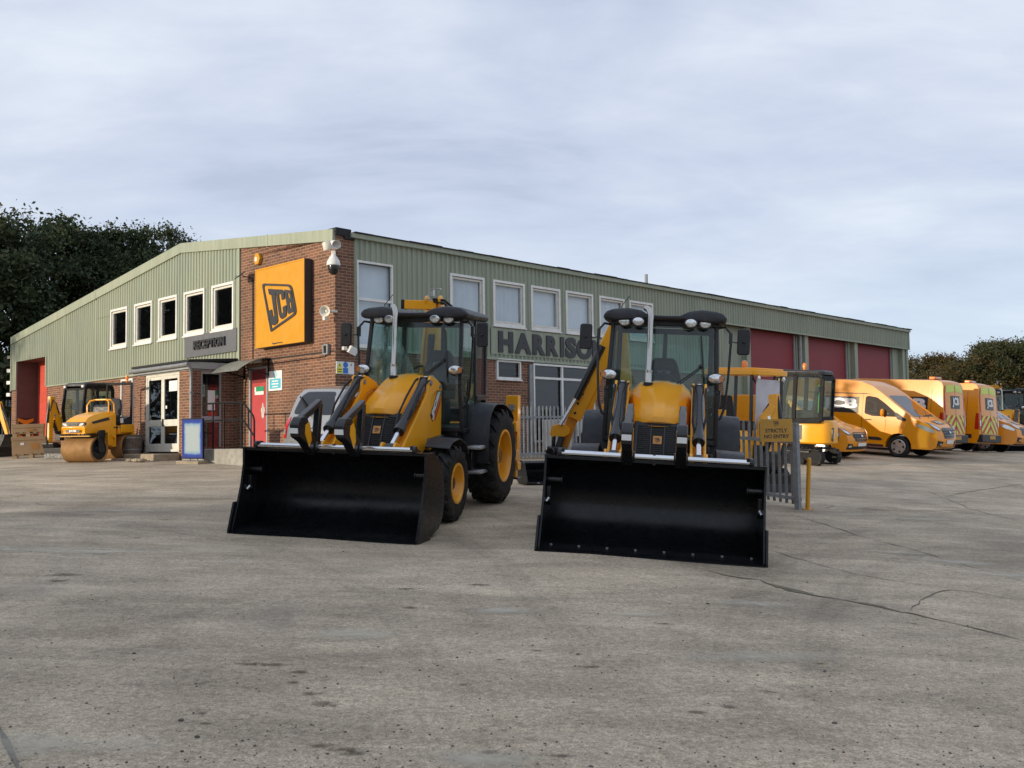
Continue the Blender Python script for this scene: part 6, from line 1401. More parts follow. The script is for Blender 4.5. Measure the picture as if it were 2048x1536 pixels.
        for s in (1,-1):
            mb=MB(); sh.end(mb,[(s*y,z) for y,z in ((.015,.62),(.80,.62),(.80,1.40),(.80,2.05),(.74,2.28),(.015,2.30))],False,.010); d=mb.build('rear_door',OR,T)
            mb=MB()
            for i in range(6):       # chevron stripes
                y0=.03+i*.17
                if i%2==0: continue
            cells=[]
            for i in range(-6,9):
                a=i*.16; poly=[(.02,.66+a),(.80,.66+a-.62),(.80,.66+a-.62+.16),(.02,.66+a+.16)]
                cells.append((i%2,poly))
            for par,nm,mt in ((0,'lime_stripe','lime'),(1,'red_stripe','redvinyl')):
                mb=MB()
                for p_,poly in cells:
                    if p_!=par: continue
                    q=[(s*y,z) for y,z in poly]
                    bm=bmesh.new(); bm.faces.new([bm.verts.new((y,z,0)) for y,z in q])
                    for co,no in (((0,.66,0),(0,-1,0)),((0,1.30,0),(0,1,0))):
                        bmesh.ops.bisect_plane(bm,geom=bm.verts[:]+bm.edges[:]+bm.faces[:],plane_co=co,plane_no=no,clear_outer=True)
                    for f in bm.faces: sh.end(mb,[(v.co.x,v.co.y) for v in f.verts],False,.016,.3)
                    bm.free()
                mb.build(nm,M[mt],d)
            mb=MB(); sh.end(mb,[(s*y,z) for y,z in ((.03,2.10),(.76,2.06),(.70,2.30),(.03,2.31))],False,.016); mb.build('lime_band',M['lime'],d)
            mb=MB(); sh.end(mb,[(s*y,z) for y,z in ((.80,1.42),(.90,1.42),(.86,2.1),(.78,2.3),(.76,2.2),(.80,2.05))],False,.012); mb.build('red_edge',M['redvinyl'],d)
        me=text('JCB',.62,.34,.0,.055); mb=MB(); sh.end(mb,[(-.40,1.52),(.40,1.52),(.40,1.96),(-.40,1.96)],False,.018); b=mb.build('decal_backing',M['decalblack'],T)
        mb=MB(); mb.add([sh.P(interp([(.6,-2.66),(1.2,-2.64),(2.28,-2.56)],1.57+v.co.y)-.028,1.57+v.co.y,(.31-v.co.x)/1.0) for v in me.vertices],[tuple(p.vertices) for p in me.polygons]); mb.build('lettering',M['decalwhite'],b)
        mb=MB(); mb.box(-2.78,-2.58,-.97,.97,.34,.62); mb.build('rear_bumper',M['plastic'],T,bevel=.03)
        mb=MB(); mb.box(-2.795,-2.782,-.28,.28,.46,.58); mb.build('number_plate',M['signyellow_dull'],T)
        mb=MB(); mb.box(-2.05,-1.85,-.32,.32,2.51,2.61); lb=mb.build('light_bar',M['amber'],T,bevel=.03)
        mb=MB(); mb.box(-2.08,-1.82,-.30,.30,2.475,2.508); mb.build('bar_base',M['plastic'],lb)
    return T
def place_vehicle(corner,hd,lx,ly):         # put the local point (lx,ly) of the vehicle at a ground point
    a=R(hd); f=Vector((math.cos(a),math.sin(a))); l=Vector((-f.y,f.x))
    c=Vector(corner)-f*lx-l*ly; return on_ground(c,hd)
gv='orange service vans parked along the loading bays'; HV=-44.3
van('custom','orange panel van nearest the camera, seen from the side with its nose out',gv,place_vehicle((12.1,31.2),HV,1.47,-.95))
van('transit','tall orange van with striped rear doors, just behind the nearest nose-out van',gv,place_vehicle((14.43,33.4),HV+180,-2.62,.98))
van('transit','tall orange van with striped rear doors, farther of the two parked rear outward',gv,place_vehicle((16.7,35.65),HV+180,-2.62,.98))
van('custom','orange panel van at the far right end, only its bonnet and headlight showing',gv,place_vehicle((19.08,37.8),HV,2.5,-.8))
van('compact','small orange van mostly hidden behind the cabbed mini digger',gv,place_vehicle((9.73,29.06),HV,2.0,-.7))

# silver people carrier alongside the brick corner
hd=math.degrees(math.atan2(DRv.y,DRv.x)); c=BM@Vector((-2.0,-1.75,0))
a=1.35
top=[(-2.10,.42),(-2.18,.58),(-2.14,.95),(-2.02,1.18),(-1.86,1.62),(-1.70,1.78),(-1.4,1.84),(.2,1.86),(.7,1.76),(1.45,1.18),(1.6,1.12),(2.1,1.0),(2.28,.8),(2.3,.45),(2.2,.28)]
S=lambda x,z:(.91-.03*max(0,.7-z)-.17*max(0,(z-1.05)/.8)**1.3)-.25*max(0,(x-1.5)/.8)**2-.06*max(0,(-1.7-x)/.45)**2
ol=top+arch(a,.33,.40,.28)+arch(-a,.33,.40,.28)+[(-2.0,.28)]
sh=Shell(ol,S,2.3,-2.18,.15,.10,.03,1.6)
T=empty('people_carrier','silver people carrier seen from behind, parked tight against the brick corner','car',place_vehicle((c.x,c.y),hd,-2.15,0))
mb=MB(); sh.body(mb,12,20); mb.build('body',M['silver'],T,ang=24,bevel=.03,seg=3)
mb=MB(); mb.box(-1.8,-.9,-.7,.7,.3,.75); mb.box(.9,1.8,-.65,.65,.3,.75); mb.build('underbody',M['black'],T)
for s in (1,-1):
    for x in (a,-a): car_wheel(T,(x,s*.79,.33),.33,.2,s)
    mb=MB(); sh.side(mb,rpoly([Vector(p) for p in ((-1.72,1.22),(-1.64,1.62),(-1.0,1.66),(-.95,1.2))],.06),s,.006); mb.build('side_window',M['carglass'],T)
    mb=MB(); sh.side(mb,rpoly([Vector(p) for p in ((-.85,1.2),(-.88,1.66),(.25,1.68),(.6,1.62),(1.15,1.2))],.06),s,.006); mb.build('side_window',M['carglass'],T)
    mb=MB(); sh.end(mb,rpoly([Vector((s*y,z)) for y,z in ((.70,.72),(.86,.72),(.84,1.10),(.76,1.20),(.68,1.0))],.03),False,.012); sh.side(mb,rpoly([Vector(p) for p in ((-2.13,.74),(-1.88,.80),(-1.90,1.12),(-2.05,1.12))],.03),s,.01); l=mb.build('tail_light',M['red'],T)
    mb=MB(); sh.end(mb,[(s*.74,.80),(s*.84,.80),(s*.83,.92),(s*.74,.92)],False,.018); mb.build('reverse_lens',M['lens'],l)
mb=MB(); sh.end(mb,rpoly([Vector(p) for p in ((-.72,1.24),(.72,1.24),(.66,1.50),(.56,1.72),(-.56,1.72),(-.66,1.50))],.12),False,.010,.06); w_=mb.build('rear_window',M['carglass'],T)
mb=MB(); p0=sh.P(-2.0,1.24,0)+Vector((-.05,0,0)); mb.beam(p0,(-1.93-.04,.42,1.52),.02,.02); mb.ball(p0,.035,8,6); mb.beam((-1.99,.12,1.32),(-1.90,.62,1.62),.016,.03); mb.build('rear_wiper',M['black'],w_)
mb=MB(); mb.loft([[(x,y*w,z) for z in () for y in ()] for x in ()]) if False else None
mb.box(-2.30,-2.02,-.86,.86,.36,.62); mb.build('rear_bumper',M['plastic'],T,bevel=.05,seg=3)
mb=MB(); sh.end(mb,[(-.26,.78),(.26,.78),(.26,.90),(-.26,.90)],False,.02); mb.build('number_plate',M['signalyellow'],T)
mb=MB(); sh.end(mb,[(-.30,.95),(.30,.95),(.30,.99),(-.30,.99)],False,.03); mb.build('tailgate_trim',M['alu'],T)

# ------------------------------------------------------------------ tandem roller
g=Vector((-11.22,26.0,0)); T=ROL=empty('tandem_roller','yellow ride on tandem roller with rusty front drum near the porch','roller',on_ground(g,-107)@Matrix.Scale(.91,4))
Y=M['yellow']
def drum(x,nm):
    mb=MB(); mb.lathe([(.30,-.50),(.36,-.52),(.375,-.50),(.375,.50),(.36,.52),(.30,.50)],(x,0,.372),(0,1,0),40,caps=False); d=mb.build(nm,M['rust'],T)
    for s in (1,-1):
        mb=MB(); mb.lathe([(.345,.0),(.34,-.03),(.12,-.03),(.10,.05),(.0,.05)],(x,s*.515,.372),(0,s,0),32,caps=False); mb.build('drum_end',M['black'],d)
    return d
drum(0,'front_drum'); drum(-1.65,'rear_drum')
for s in (1,-1):
    mb=MB(); mb.prism(rpoly([(-.10,.30),(.10,.30),(.11,.50),(.13,.86),(.05,.92),(-.16,.92),(-.16,.75),(-.11,.5)],.04),'y',s*.545,s*.60); mb.build('drum_yoke',M['black'],T,bevel=.01)
mb=MB(); mb.box(-.30,.36,-.52,.52,.775,.80)
for y in np.linspace(-.45,.45,8): mb.cyl((.38,y,.77),(.38,y,.83),.018,n=8)
mb.tube([(.38,-.5,.80),(.38,.5,.80)],.016); mb.build('spray_bar',M['black'],T)
mb=MB(); mb.box(.345,.40,-.51,.51,.742,.772); mb.build('scraper',M['signyellow_dull'],T)
mb=MB()
def rs(x,hw,zt,zbm,ch): return [(x,-hw,zbm),(x,-hw-.0,zt-ch),(x,-hw+ch*.9,zt),(x,hw-ch*.9,zt),(x,hw,zt-ch),(x,hw,zbm)]
mb.loft([rs(.42,.36,.92,.84,.01),rs(.46,.40,1.02,.83,.03),rs(.40,.42,1.10,.83,.06),rs(.34,.42,1.18,.83,.10),rs(.20,.43,1.28,.83,.14),rs(-.05,.435,1.36,.83,.14),rs(-.45,.44,1.43,.83,.13),rs(-.80,.45,1.45,.62,.10)])
h=mb.build('bonnet',Y,T,ang=30,bevel=.015)
mb=MB(); mb.add([(.423,-.34,1.03),(.423,.34,1.03),(.386,.36,1.155),(.386,-.36,1.155)],[(0,1,2,3)]); 
mb=MB(); mb.prism(rpoly([(-.385,1.04),(-.30,1.02),(.30,1.02),(.385,1.04),(.395,1.13),(.33,1.165),(-.33,1.165),(-.395,1.13)],.02),'x',.37,.445); lp=mb.build('lamp_panel',M['black'],h,bevel=.006)
for s in (1,-1): mb=MB(); mb.prism([(s*.20,1.05),(s*.31,1.06),(s*.37,1.13),(s*.24,1.12)],'x',.4455,.452); mb.build('headlight',M['lens'],lp)
for i in range(5): pass
mb=MB(); mb.box(.446,.450,-.15,.15,1.05,1.12); mb.build('mesh_panel',M['plastic'],lp)
mb=MB(); mb.prism([(-.24,.865),(.24,.865),(.24,.945),(-.24,.945)],'x',.465,.474); dl=mb.build('decal_backing',M['decalblack'],h)
mb=MB(); mb.mesh(text('JCB',.26,.07,.003,.05),Matrix(((0,0,1,.475),(1,0,0,-.13),(0,1,0,.87),(0,0,0,1)))); mb.build('lettering',M['decalwhite'],dl)
for s in (1,-1):
    mb=MB(); mb.prism([(.15,1.10),(.22,1.16),(-.48,1.28),(-.55,1.20)],'y',s*.437,s*.447); mb.build('side_flash',M['decalblack'],h)
mb=MB(); mb.box(-.85,-.45,-.46,.46,.45,.9); mb.box(-1.15,-.80,-.40,.40,.40,.95); mb.box(-2.0,-1.1,-.50,.50,.78,1.02); mb.prism(rpoly([(-2.15,.35),(-2.15,1.05),(-1.25,1.05),(-1.25,.82),(-2.0,.8),(-2.05,.35)],.03),'y',-.56,-.50); mb.prism(rpoly([(-2.15,.35),(-2.15,1.05),(-1.25,1.05),(-1.25,.82),(-2.0,.8),(-2.05,.35)],.03),'y',.50,.56); mb.box(-2.2,-2.05,-.5,.5,.5,1.0); mb.build('rear_frame',Y,T,bevel=.015)
mb=MB(); mb.box(-1.3,-.80,-.5,.5,.95,1.0); mb.prism(rpoly([(-.85,1.0),(-.75,1.0),(-.80,1.60),(-1.0,1.66),(-1.0,1.52),(-.90,1.46)],.03),'y',-.30,.30); mb.prism(rpoly([(-2.0,1.02),(-1.35,1.02),(-1.35,1.18),(-1.95,1.3)],.05),'y',-.52,.52); mb.build('console',M['plastic'],T,bevel=.015)
mb=MB(); mb.tube([(-.97+.1*math.sin(t),.17*math.cos(t),1.69+.13*math.sin(t)) for t in np.linspace(0,2*math.pi,19)[:-1]],.014,8,True); mb.build('steering_wheel',M['black'],T)
mb=MB(); mb.loft([[(x0,-w,z),(x1,-w,z),(x1,w,z),(x0,w,z)] for z,x0,x1,w in ((1.2,-1.75,-1.30,.24),(1.33,-1.78,-1.30,.25))]); mb.loft([[(x,-w,z),(x+.13,-w,z),(x+.13,w,z),(x,w,z)] for z,x,w in ((1.30,-1.80,.25),(1.55,-1.86,.26),(1.78,-1.90,.22),(1.84,-1.88,.15))]); mb.build('seat',M['seat'],T,bevel=.05,seg=3)
mb=MB(); mb.tube([(-.62,.42,1.40),(-.62,.42,1.64),(-.70,.36,1.76),(-.82,.2,1.80),(-.82,-.2,1.80),(-.70,-.36,1.76),(-.62,-.42,1.64),(-.62,-.42,1.40)],.024,8); mb.tube([(-.90,.48,.95),(-.86,.50,1.4),(-.86,.48,1.68),(-.84,.36,1.79),(-.82,.2,1.80)],.024,8); mb.build('guard_rail',Y,T)
mb=MB()
for s in (1,-1): mb.beam((-2.0,s*.50,1.0),(-2.12,s*.48,2.30),.08,.07,(0,1,0))
mb.beam((-2.12,-.50,2.28),(-2.12,.50,2.28),.08,.08); ro=mb.build('roll_bar',M['matblack'],T,bevel=.015)
mb=MB(); mb.cyl((-2.12,.30,2.32),(-2.12,.30,2.40),.03); mb.lathe([(.055,2.40),(.06,2.44),(.05,2.52),(.0,2.54)],(-2.12,.30,0),(0,0,1),14); mb.build('beacon',M['amber'],ro)
mb=MB(); mb.box(-1.10,-1.09,.52,.525,.9,1.0); mb.prism([(-1.42,1.10),(-1.22,1.10),(-1.22,1.24),(-1.42,1.24)],'y',.522,.528); mb.build('data_plate',M['paper'],T)

for o_ in T.children_recursive:
    if o_.name.startswith(('front_drum','drum_end','bonnet','spray','scraper','lamp','headlight','decal','letter','side_flash','mesh_')) : continue
    if o_.type=='MESH':
        for v in o_.data.vertices:
            if v.co.x<-.5: v.co.x=-.5+(v.co.x+.5)*.64; v.co.y*=.9
for o_ in T.children:
    if o_.name.startswith('rear_drum'):
        for v in o_.data.vertices: v.co.x=-1.36+((v.co.x+.5)/.76+.5+1.65-.0)*1.0-.0 if False else v.co.x
# ------------------------------------------------------------------ mini diggers
def mini(kind,label,group,Mx,slew=0,boom=None,dark=False):
    T=empty('mini_digger',label,'digger',Mx,group); Y=M['yellow']; BK=M['black']
    Sm=Matrix.Rotation(R(slew),4,'Z')
    for s in (1,-1):
        mb=MB(); pr=rrect(-.82,.82,.0,.40,.19,8); inn=rrect(-.79,.79,.03,.37,.165,8)
        n=len(pr); vs=[(x,s*y,z) for y in (.36,.60) for x,z in pr]+[(x,s*y,z) for y in (.36,.60) for x,z in inn]
        mb.add(vs,[(i,(i+1)%n,n+(i+1)%n,n+i) for i in range(n)]+[(2*n+i,2*n+(i+1)%n,3*n+(i+1)%n,3*n+i) for i in range(n)]+[(i,(i+1)%n,2*n+(i+1)%n,2*n+i) for i in range(n)]+[(n+i,n+(i+1)%n,3*n+(i+1)%n,3*n+i) for i in range(n)])
        L_=[]; per=0
        P_=[Vector(p) for p in pr]; 
        seg=[(P_[(i+1)%n]-P_[i]).length for i in range(n)]; tot=sum(seg); k=34
        for j in range(k):
            d=tot*j/k; i=0
            while d>seg[i]: d-=seg[i]; i+=1
            p=P_[i].lerp(P_[(i+1)%n],d/seg[i]); t=(P_[(i+1)%n]-P_[i]).normalized(); nr=Vector((t.y,-t.x))
            mb.obox((p.x+nr.x*.008,s*.48,p.y+nr.y*.008),(t.x,0,t.y),(0,1,0),(nr.x,0,nr.y),.014,.115,.014)
        tr=mb.build('track',M['rubber'],T)
        mb=MB(); mb.cyl((-.62,s*.40,.20),(-.62,s*.57,.20),.16); mb.cyl((.62,s*.40,.20),(.62,s*.57,.20),.16); mb.box(-.5,.5,s*.46-.07,s*.46+.07,.12,.30)
        for x in (-.3,0,.3): mb.cyl((x,s*.40,.10),(x,s*.57,.10),.07)
        mb.build('track_frame',M['matblack'],tr)
    mb=MB(); mb.box(-.4,.4,-.40,.40,.22,.42); mb.cyl((0,0,.40),(0,0,.52),.34,n=24); mb.build('undercarriage',BK,T)
    mb=MB(); mb.prism(rpoly([(1.02,.02),(1.10,.0),(1.06,.16),(1.09,.33),(1.05,.35),(1.0,.18)],.01),'y',-.62,.62); mb.box(.3,1.02,-.42,-.34,.16,.26); mb.box(.3,1.02,.34,.42,.16,.26); mb.build('dozer_blade',M['plastic'],T,bevel=.006)
    def U(): m_=MB(); m_.T=Sm; return m_
    # upper body
    pl=rpoly([(.50,-.52),(.50,.52),(-.30,.54),(-.74,.46),(-.88,.22),(-.88,-.22),(-.74,-.46),(-.30,-.54)],.12,5)
    mb=U(); mb.loft([[(x*k,y*k,z) for x,y in pl] for z,k in ((.52,.94),(.56,1.0),(.92,1.0),(1.08,.97),(1.12,.92))]); bd_=mb.build('upper_body',Y,T,bevel=.012)
    mb=U(); mb.prism([(-.20,.62),(.18,.62),(.18,.98),(-.20,.98)],'y',.537,.549); mb.prism([(-.20,.62),(.18,.62),(.18,.98),(-.20,.98)],'y',-.549,-.537); mb.build('vent_panel',BK,bd_)
    mb=U(); mb.prism(rpoly([(-.26,.60),(.26,.60),(.26,.94),(-.26,.94)],.06),'x',-.875,-.855); db=mb.build('decal_backing',M['decalblack'],bd_)
    mb=U(); mb.mesh(text('JCB',.38,.13,.003,.05),Matrix(((0,0,-1,-.876),(-1,0,0,.19),(0,1,0,.69),(0,0,0,1)))); mb.build('lettering',M['decalwhite'],db)
    if kind=='canopy':
        mb=U(); mb.mesh(text('JCB',.30,.11,.003,.05),Matrix(((1,0,0,-.1),(0,0,-1,-.549),(0,1,0,.60),(0,0,0,1)))); mb.build('side_lettering',M['decalwhite'],bd_)
        mb=U(); mb.loft([[(x,y,z) for x,y in rrect(-.72,.62,-.55,.55,.10)] for z in (2.20,2.30)]); mb.loft([[(x*.9,y*.9,z) for x,y in rrect(-.72,.62,-.55,.55,.10)] for z in (2.30,2.34)]); cn=mb.build('canopy_roof',Y,T,bevel=.012)
        for x,y in ((-.60,.45),(-.60,-.45),(.50,.48),(.50,-.48)): mb=U(); mb.beam((x,y,1.0),(x*.98,y,2.2),.05,.05); mb.build('post',BK,T)
        mb=U(); mb.prism(rrect(-.38,.38,1.15,2.12,.05),'x',.515,.525); mb.build('front_screen',M['film'],T)
        for y in (.40,-.40): mb=U(); mb.lathe([(.03,-.05),(.05,0),(.0,.01)],(.60,y,2.14),(1,0,0),12,caps=False); mb.build('work_lamp',M['lens'],T)
        mb=U(); mb.cyl((-.2,.2,2.34),(-.2,.2,2.38),.05); mb.lathe([(.06,2.38),(.06,2.46),(.045,2.50),(0,2.51)],(-.2,.2,0),(0,0,1),14); mb.build('beacon',M['amber'],cn)
        mb=U(); mb.loft([[(x0,-.22,z),(x1,-.22,z),(x1,.22,z),(x0,.22,z)] for z,x0,x1 in ((1.1,-.45,.1),(1.3,-.48,.1))]); mb.loft([[(x,-.22,z),(x+.12,-.22,z),(x+.12,.22,z),(x,.22,z)] for z,x in ((1.28,-.5),(1.8,-.6))]); mb.build('seat',M['seat'],T,bevel=.04)
        mb=U(); mb.tube([(.35,.45,2.2),(.3,.45,2.05),(.1,.46,2.0),(-.1,.46,2.06),(-.2,.45,2.2)],.015); mb.build('hose',M['rubber'],T)
    else:
        # cab on the left side of the upper body
        y0,y1=-.28,.53; fm=M['silver'] if dark else M['black']
        pf=[(.55,1.0),(.62,1.5),(.50,2.16),(.40,2.28)]; prr=[(-.66,1.10),(-.68,2.16),(-.56,2.28)]; pw=.10
        mb=U()
        for y in (y0,y1):
            for p,q_ in zip(pf[:-1],pf[1:]): mb.beam((p[0],y,p[1]),(q_[0],y,q_[1]),pw,.06,(0,1,0))
            for p,q_ in zip(prr[:-1],prr[1:]): mb.beam((p[0],y,p[1]),(q_[0],y,q_[1]),pw,.07,(0,1,0))
            mb.beam((.55,y,1.04),(-.66,y,1.12),.06,.14); mb.beam((.02,y,1.08),(.0,y,2.26),pw,.06,(0,1,0)); mb.beam((.40,y,2.25),(-.56,y,2.25),.06,.12)
        mb.beam((.55,y0,1.03),(.55,y1,1.03),.06,.12); mb.beam((-.67,y0,1.15),(-.67,y1,1.15),.06,.12); mb.beam((.50,y0,2.16),(.50,y1,2.16),.05,.06); mb.beam((-.68,y0,2.16),(-.68,y1,2.16),.05,.12)
        cf=mb.build('cab_frame',M['matblack'],T,bevel=.012)
        mb=U(); mb.loft([[(x*k+.0*k,(y-.125)*k+.125,z) for x,y in rrect(-.70,.50,y0-.03,y1+.03,.12)] for z,k in ((2.25,1.0),(2.32,1.0),(2.36,.9))]); rf=mb.build('cab_roof',M['greyplastic'],T,bevel=.012)
        mb=U(); mb.add([(.56,y0+.03,1.08),(.56,y1-.03,1.08),(.625,y1-.03,1.5),(.625,y0+.03,1.5),(.505,y1-.03,2.14),(.505,y0+.03,2.14)],[(0,1,2,3),(3,2,4,5)]); mb.build('windscreen',M['cabglass'],cf)
        for y in (y0,y1): mb=U(); mb.add([(.54,y,1.08),(.61,y,1.5),(.49,y,2.16),(.38,y,2.24),(-.56,y,2.24),(-.66,y,2.16),(-.64,y,1.15)],[tuple(range(7))]); mb.build('side_glass',M['cabglass'],cf)
        mb=U(); mb.add([(-.675,y0+.03,1.2),(-.675,y1-.03,1.2),(-.69,y1-.03,2.13),(-.69,y0+.03,2.13)],[(0,1,2,3)]); mb.build('rear_glass',M['cabglass'],cf)
        mb=U(); mb.box(-.5,.5,y0+.04,y1-.04,1.0,1.05); mb.loft([[(x0,-.08,z),(x1,-.08,z),(x1,.36,z),(x0,.36,z)] for z,x0,x1 in ((1.05,-.42,.05),(1.35,-.45,.08))]); mb.loft([[(x,-.08,z),(x+.12,-.08,z),(x+.12,.36,z),(x,.36,z)] for z,x in ((1.35,-.48),(1.95,-.56))]); mb.box(.2,.3,-.12,-.04,1.05,1.5); mb.box(.2,.3,.34,.42,1.05,1.5); mb.build('seat',M['seat'],T,bevel=.03)
        mb=U(); mb.box(-.54,-.52,.28,.34,1.3,2.0); mb.build('seat_belt',M['green'],T)
        if not dark: mb=U(); mb.cyl((-.1,.2,2.36),(-.1,.2,2.42),.04); mb.lathe([(.055,2.42),(.055,2.49),(.04,2.53),(0,2.54)],(-.1,.2,0),(0,0,1),14); mb.build('beacon',M['amber'],rf)
        for y in (y0+.05,y1-.05): mb=U(); mb.obox((.56,y,2.24),(1,0,0),(0,1,0),(0,0,1),.03,.04,.035); mb.build('work_lamp',M['lens'],T)
    # digging arm
    (bx,bz),(mx,mz),(tx,tz),(dx,dz)=boom      # foot, knee of the boom, boom tip, dipper tip  (all at y=by)
    by=-.30 if kind=='canopy' else -.42
    mb=U(); mb.box(.48,.72,by-.10,by+.10,.55,.86); mb.build('swing_post',BK,T,bevel=.015)
    a_=Vector((bx,by,bz)); k_=Vector((mx,by,mz)); t_=Vector((tx,by,tz)); d_=Vector((dx,by,dz))
    mb=U(); mb.beam(a_,k_,.13,.18,(1,0,0),.14,.26); mb.beam(k_,t_,.14,.26,(1,0,0),.12,.16); mb.ball(k_,(.07,.07,.12),10,8); bo=mb.build('boom',Y,T,bevel=.01)
    if kind!='canopy' or True:
        mb=U(); mb.obox(k_+Vector((.14,.0,.05)),(1,0,.3),(0,1,0),(-.3,0,1),.03,.07,.06); mb.build('boom_lamp',M['lens'],bo)
    mb=U(); e_=t_+(t_-d_).normalized()*.22; mb.beam(e_,d_,.11,.20,(1,0,0),.10,.12); di=mb.build('dipper',Y,T,bevel=.01)
    mb=U(); mb.cyl(k_+Vector((-.02,0,.16)),k_.lerp(t_,.62)+Vector((0,0,.17)),.045); mb.cyl(k_.lerp(t_,.6)+Vector((0,0,.17)),e_,.022); mb.build('dipper_ram',BK,T)
    mb=U(); mb.cyl(a_+Vector((.12,0,-.05)),a_.lerp(k_,.75)+Vector((.2,0,-.02)),.05); mb.cyl(a_.lerp(k_,.7)+Vector((.18,0,-.02)),k_+Vector((.06,0,-.05)),.025); mb.build('boom_ram',BK,T)
    o=Vector((.14,0,0)); mb=U(); mb.cyl(e_+o*.4,e_.lerp(d_,.55)+o,.042); mb.cyl(e_.lerp(d_,.5)+o,e_.lerp(d_,.85)+o,.022); mb.beam(e_.lerp(d_,.85)+o,d_+Vector((.08,0,-.02)),.05,.04); mb.build('bucket_ram',BK,T)
    mb=U(); mb.tube([k_+Vector((0,.08,.1)),k_.lerp(t_,.5)+Vector((0,.09,.22)),t_+Vector((0,.08,.12)),e_.lerp(d_,.3)+Vector((.1,.07,0))],.016); mb.build('hose',M['rubber'],bo)
    mb=U(); pr=rpoly([(dx-.10,dz+.05),(dx+.10,dz+.04),(dx+.06,dz-.10),(dx-.10,dz-.36),(dx-.32,dz-.34),(dx-.36,dz-.12)],.05); mb.prism(pr,'y',by-.22,by+.22); mb.build('bucket',BK,T,bevel=.012)
    return T
gm='mini diggers'
P=Vector((4.55,19.7)); mini('canopy','mini digger with a yellow canopy roof behind the palisade panel',gm,on_ground((P.x,P.y),-80),30,((.62,.82),(.70,1.32),(.90,1.62),(1.0,.72)))
P=Vector((7.9,27.3)); mini('cab','mini digger with a black glazed cab, turned away in front of the orange vans',gm,on_ground((P.x,P.y),138)@Matrix.Scale(1.08,4),6,((.62,.82),(.68,1.6),(.80,2.0),(.95,1.2)))
P=G(165,912); mini('cab','mini digger facing the yard behind the roller, its arm folded down in front',gm,on_ground((-12.75,29.6),-110)@Matrix.Scale(.93,4),0,((.62,.82),(.72,1.3),(.95,1.72),(1.05,.46)),dark=True)
mini('canopy','shaded yellow machine cut off by the left edge of the photo',gm,on_ground((-17.6,32.4),-20),0,((.62,.82),(.95,1.3),(1.5,1.55),(1.8,.7)))
# third backhoe loader far off at the right edge
bpy.context.view_layer.update()
LF=copy_tree(LL); LF.matrix_world=on_ground((23.6,47.0),-122); LF['label']='distant backhoe loader behind the last van at the right edge'
# ------------------------------------------------------------------ trees
def leafmat(name, cols, tr=.25):
    m,nt,b,out=nodes(name); g=nt.nodes.new('ShaderNodeNewGeometry'); c=coords(nt)
    f=nt.nodes.new('ShaderNodeMath'); f.operation='ADD'; n_=noise(nt,c,.45,4,.6); 
    s_=nt.nodes.new('ShaderNodeMath'); s_.operation='MULTIPLY'; s_.inputs[1].default_value=.55; L(nt,g.outputs['Random Per Island'],s_.inputs[0])
    L(nt,n_,f.inputs[0]); L(nt,s_.outputs[0],f.inputs[1])
    k=len(cols); cc=ramp(nt,f.outputs[0],[(.38+.6*i/(k-1),cols[i]) for i in range(k)])
    L(nt,cc,b.inputs['Base Color']); b.inputs['Roughness'].default_value=.6; b.inputs['Specular IOR Level'].default_value=.25
    t=nt.nodes.new('ShaderNodeBsdfTranslucent'); L(nt,cc,t.inputs[0]); mx=nt.nodes.new('ShaderNodeMixShader'); mx.inputs[0].default_value=tr
    L(nt,b.outputs[0],mx.inputs[1]); L(nt,t.outputs[0],mx.inputs[2]); L(nt,mx.outputs[0],out.inputs[0]); return m
M['leaf_dark']=leafmat('dark green leaves',[(.020,.034,.019),(.036,.058,.028),(.062,.085,.038),(.085,.095,.042)])
M['leaf_autumn']=leafmat('turning autumn leaves',[(.028,.038,.014),(.055,.060,.020),(.085,.070,.022),(.11,.065,.024)])
M['leaf_olive']=leafmat('olive green leaves',[(.016,.026,.012),(.032,.044,.017),(.05,.06,.022),(.065,.06,.024)])
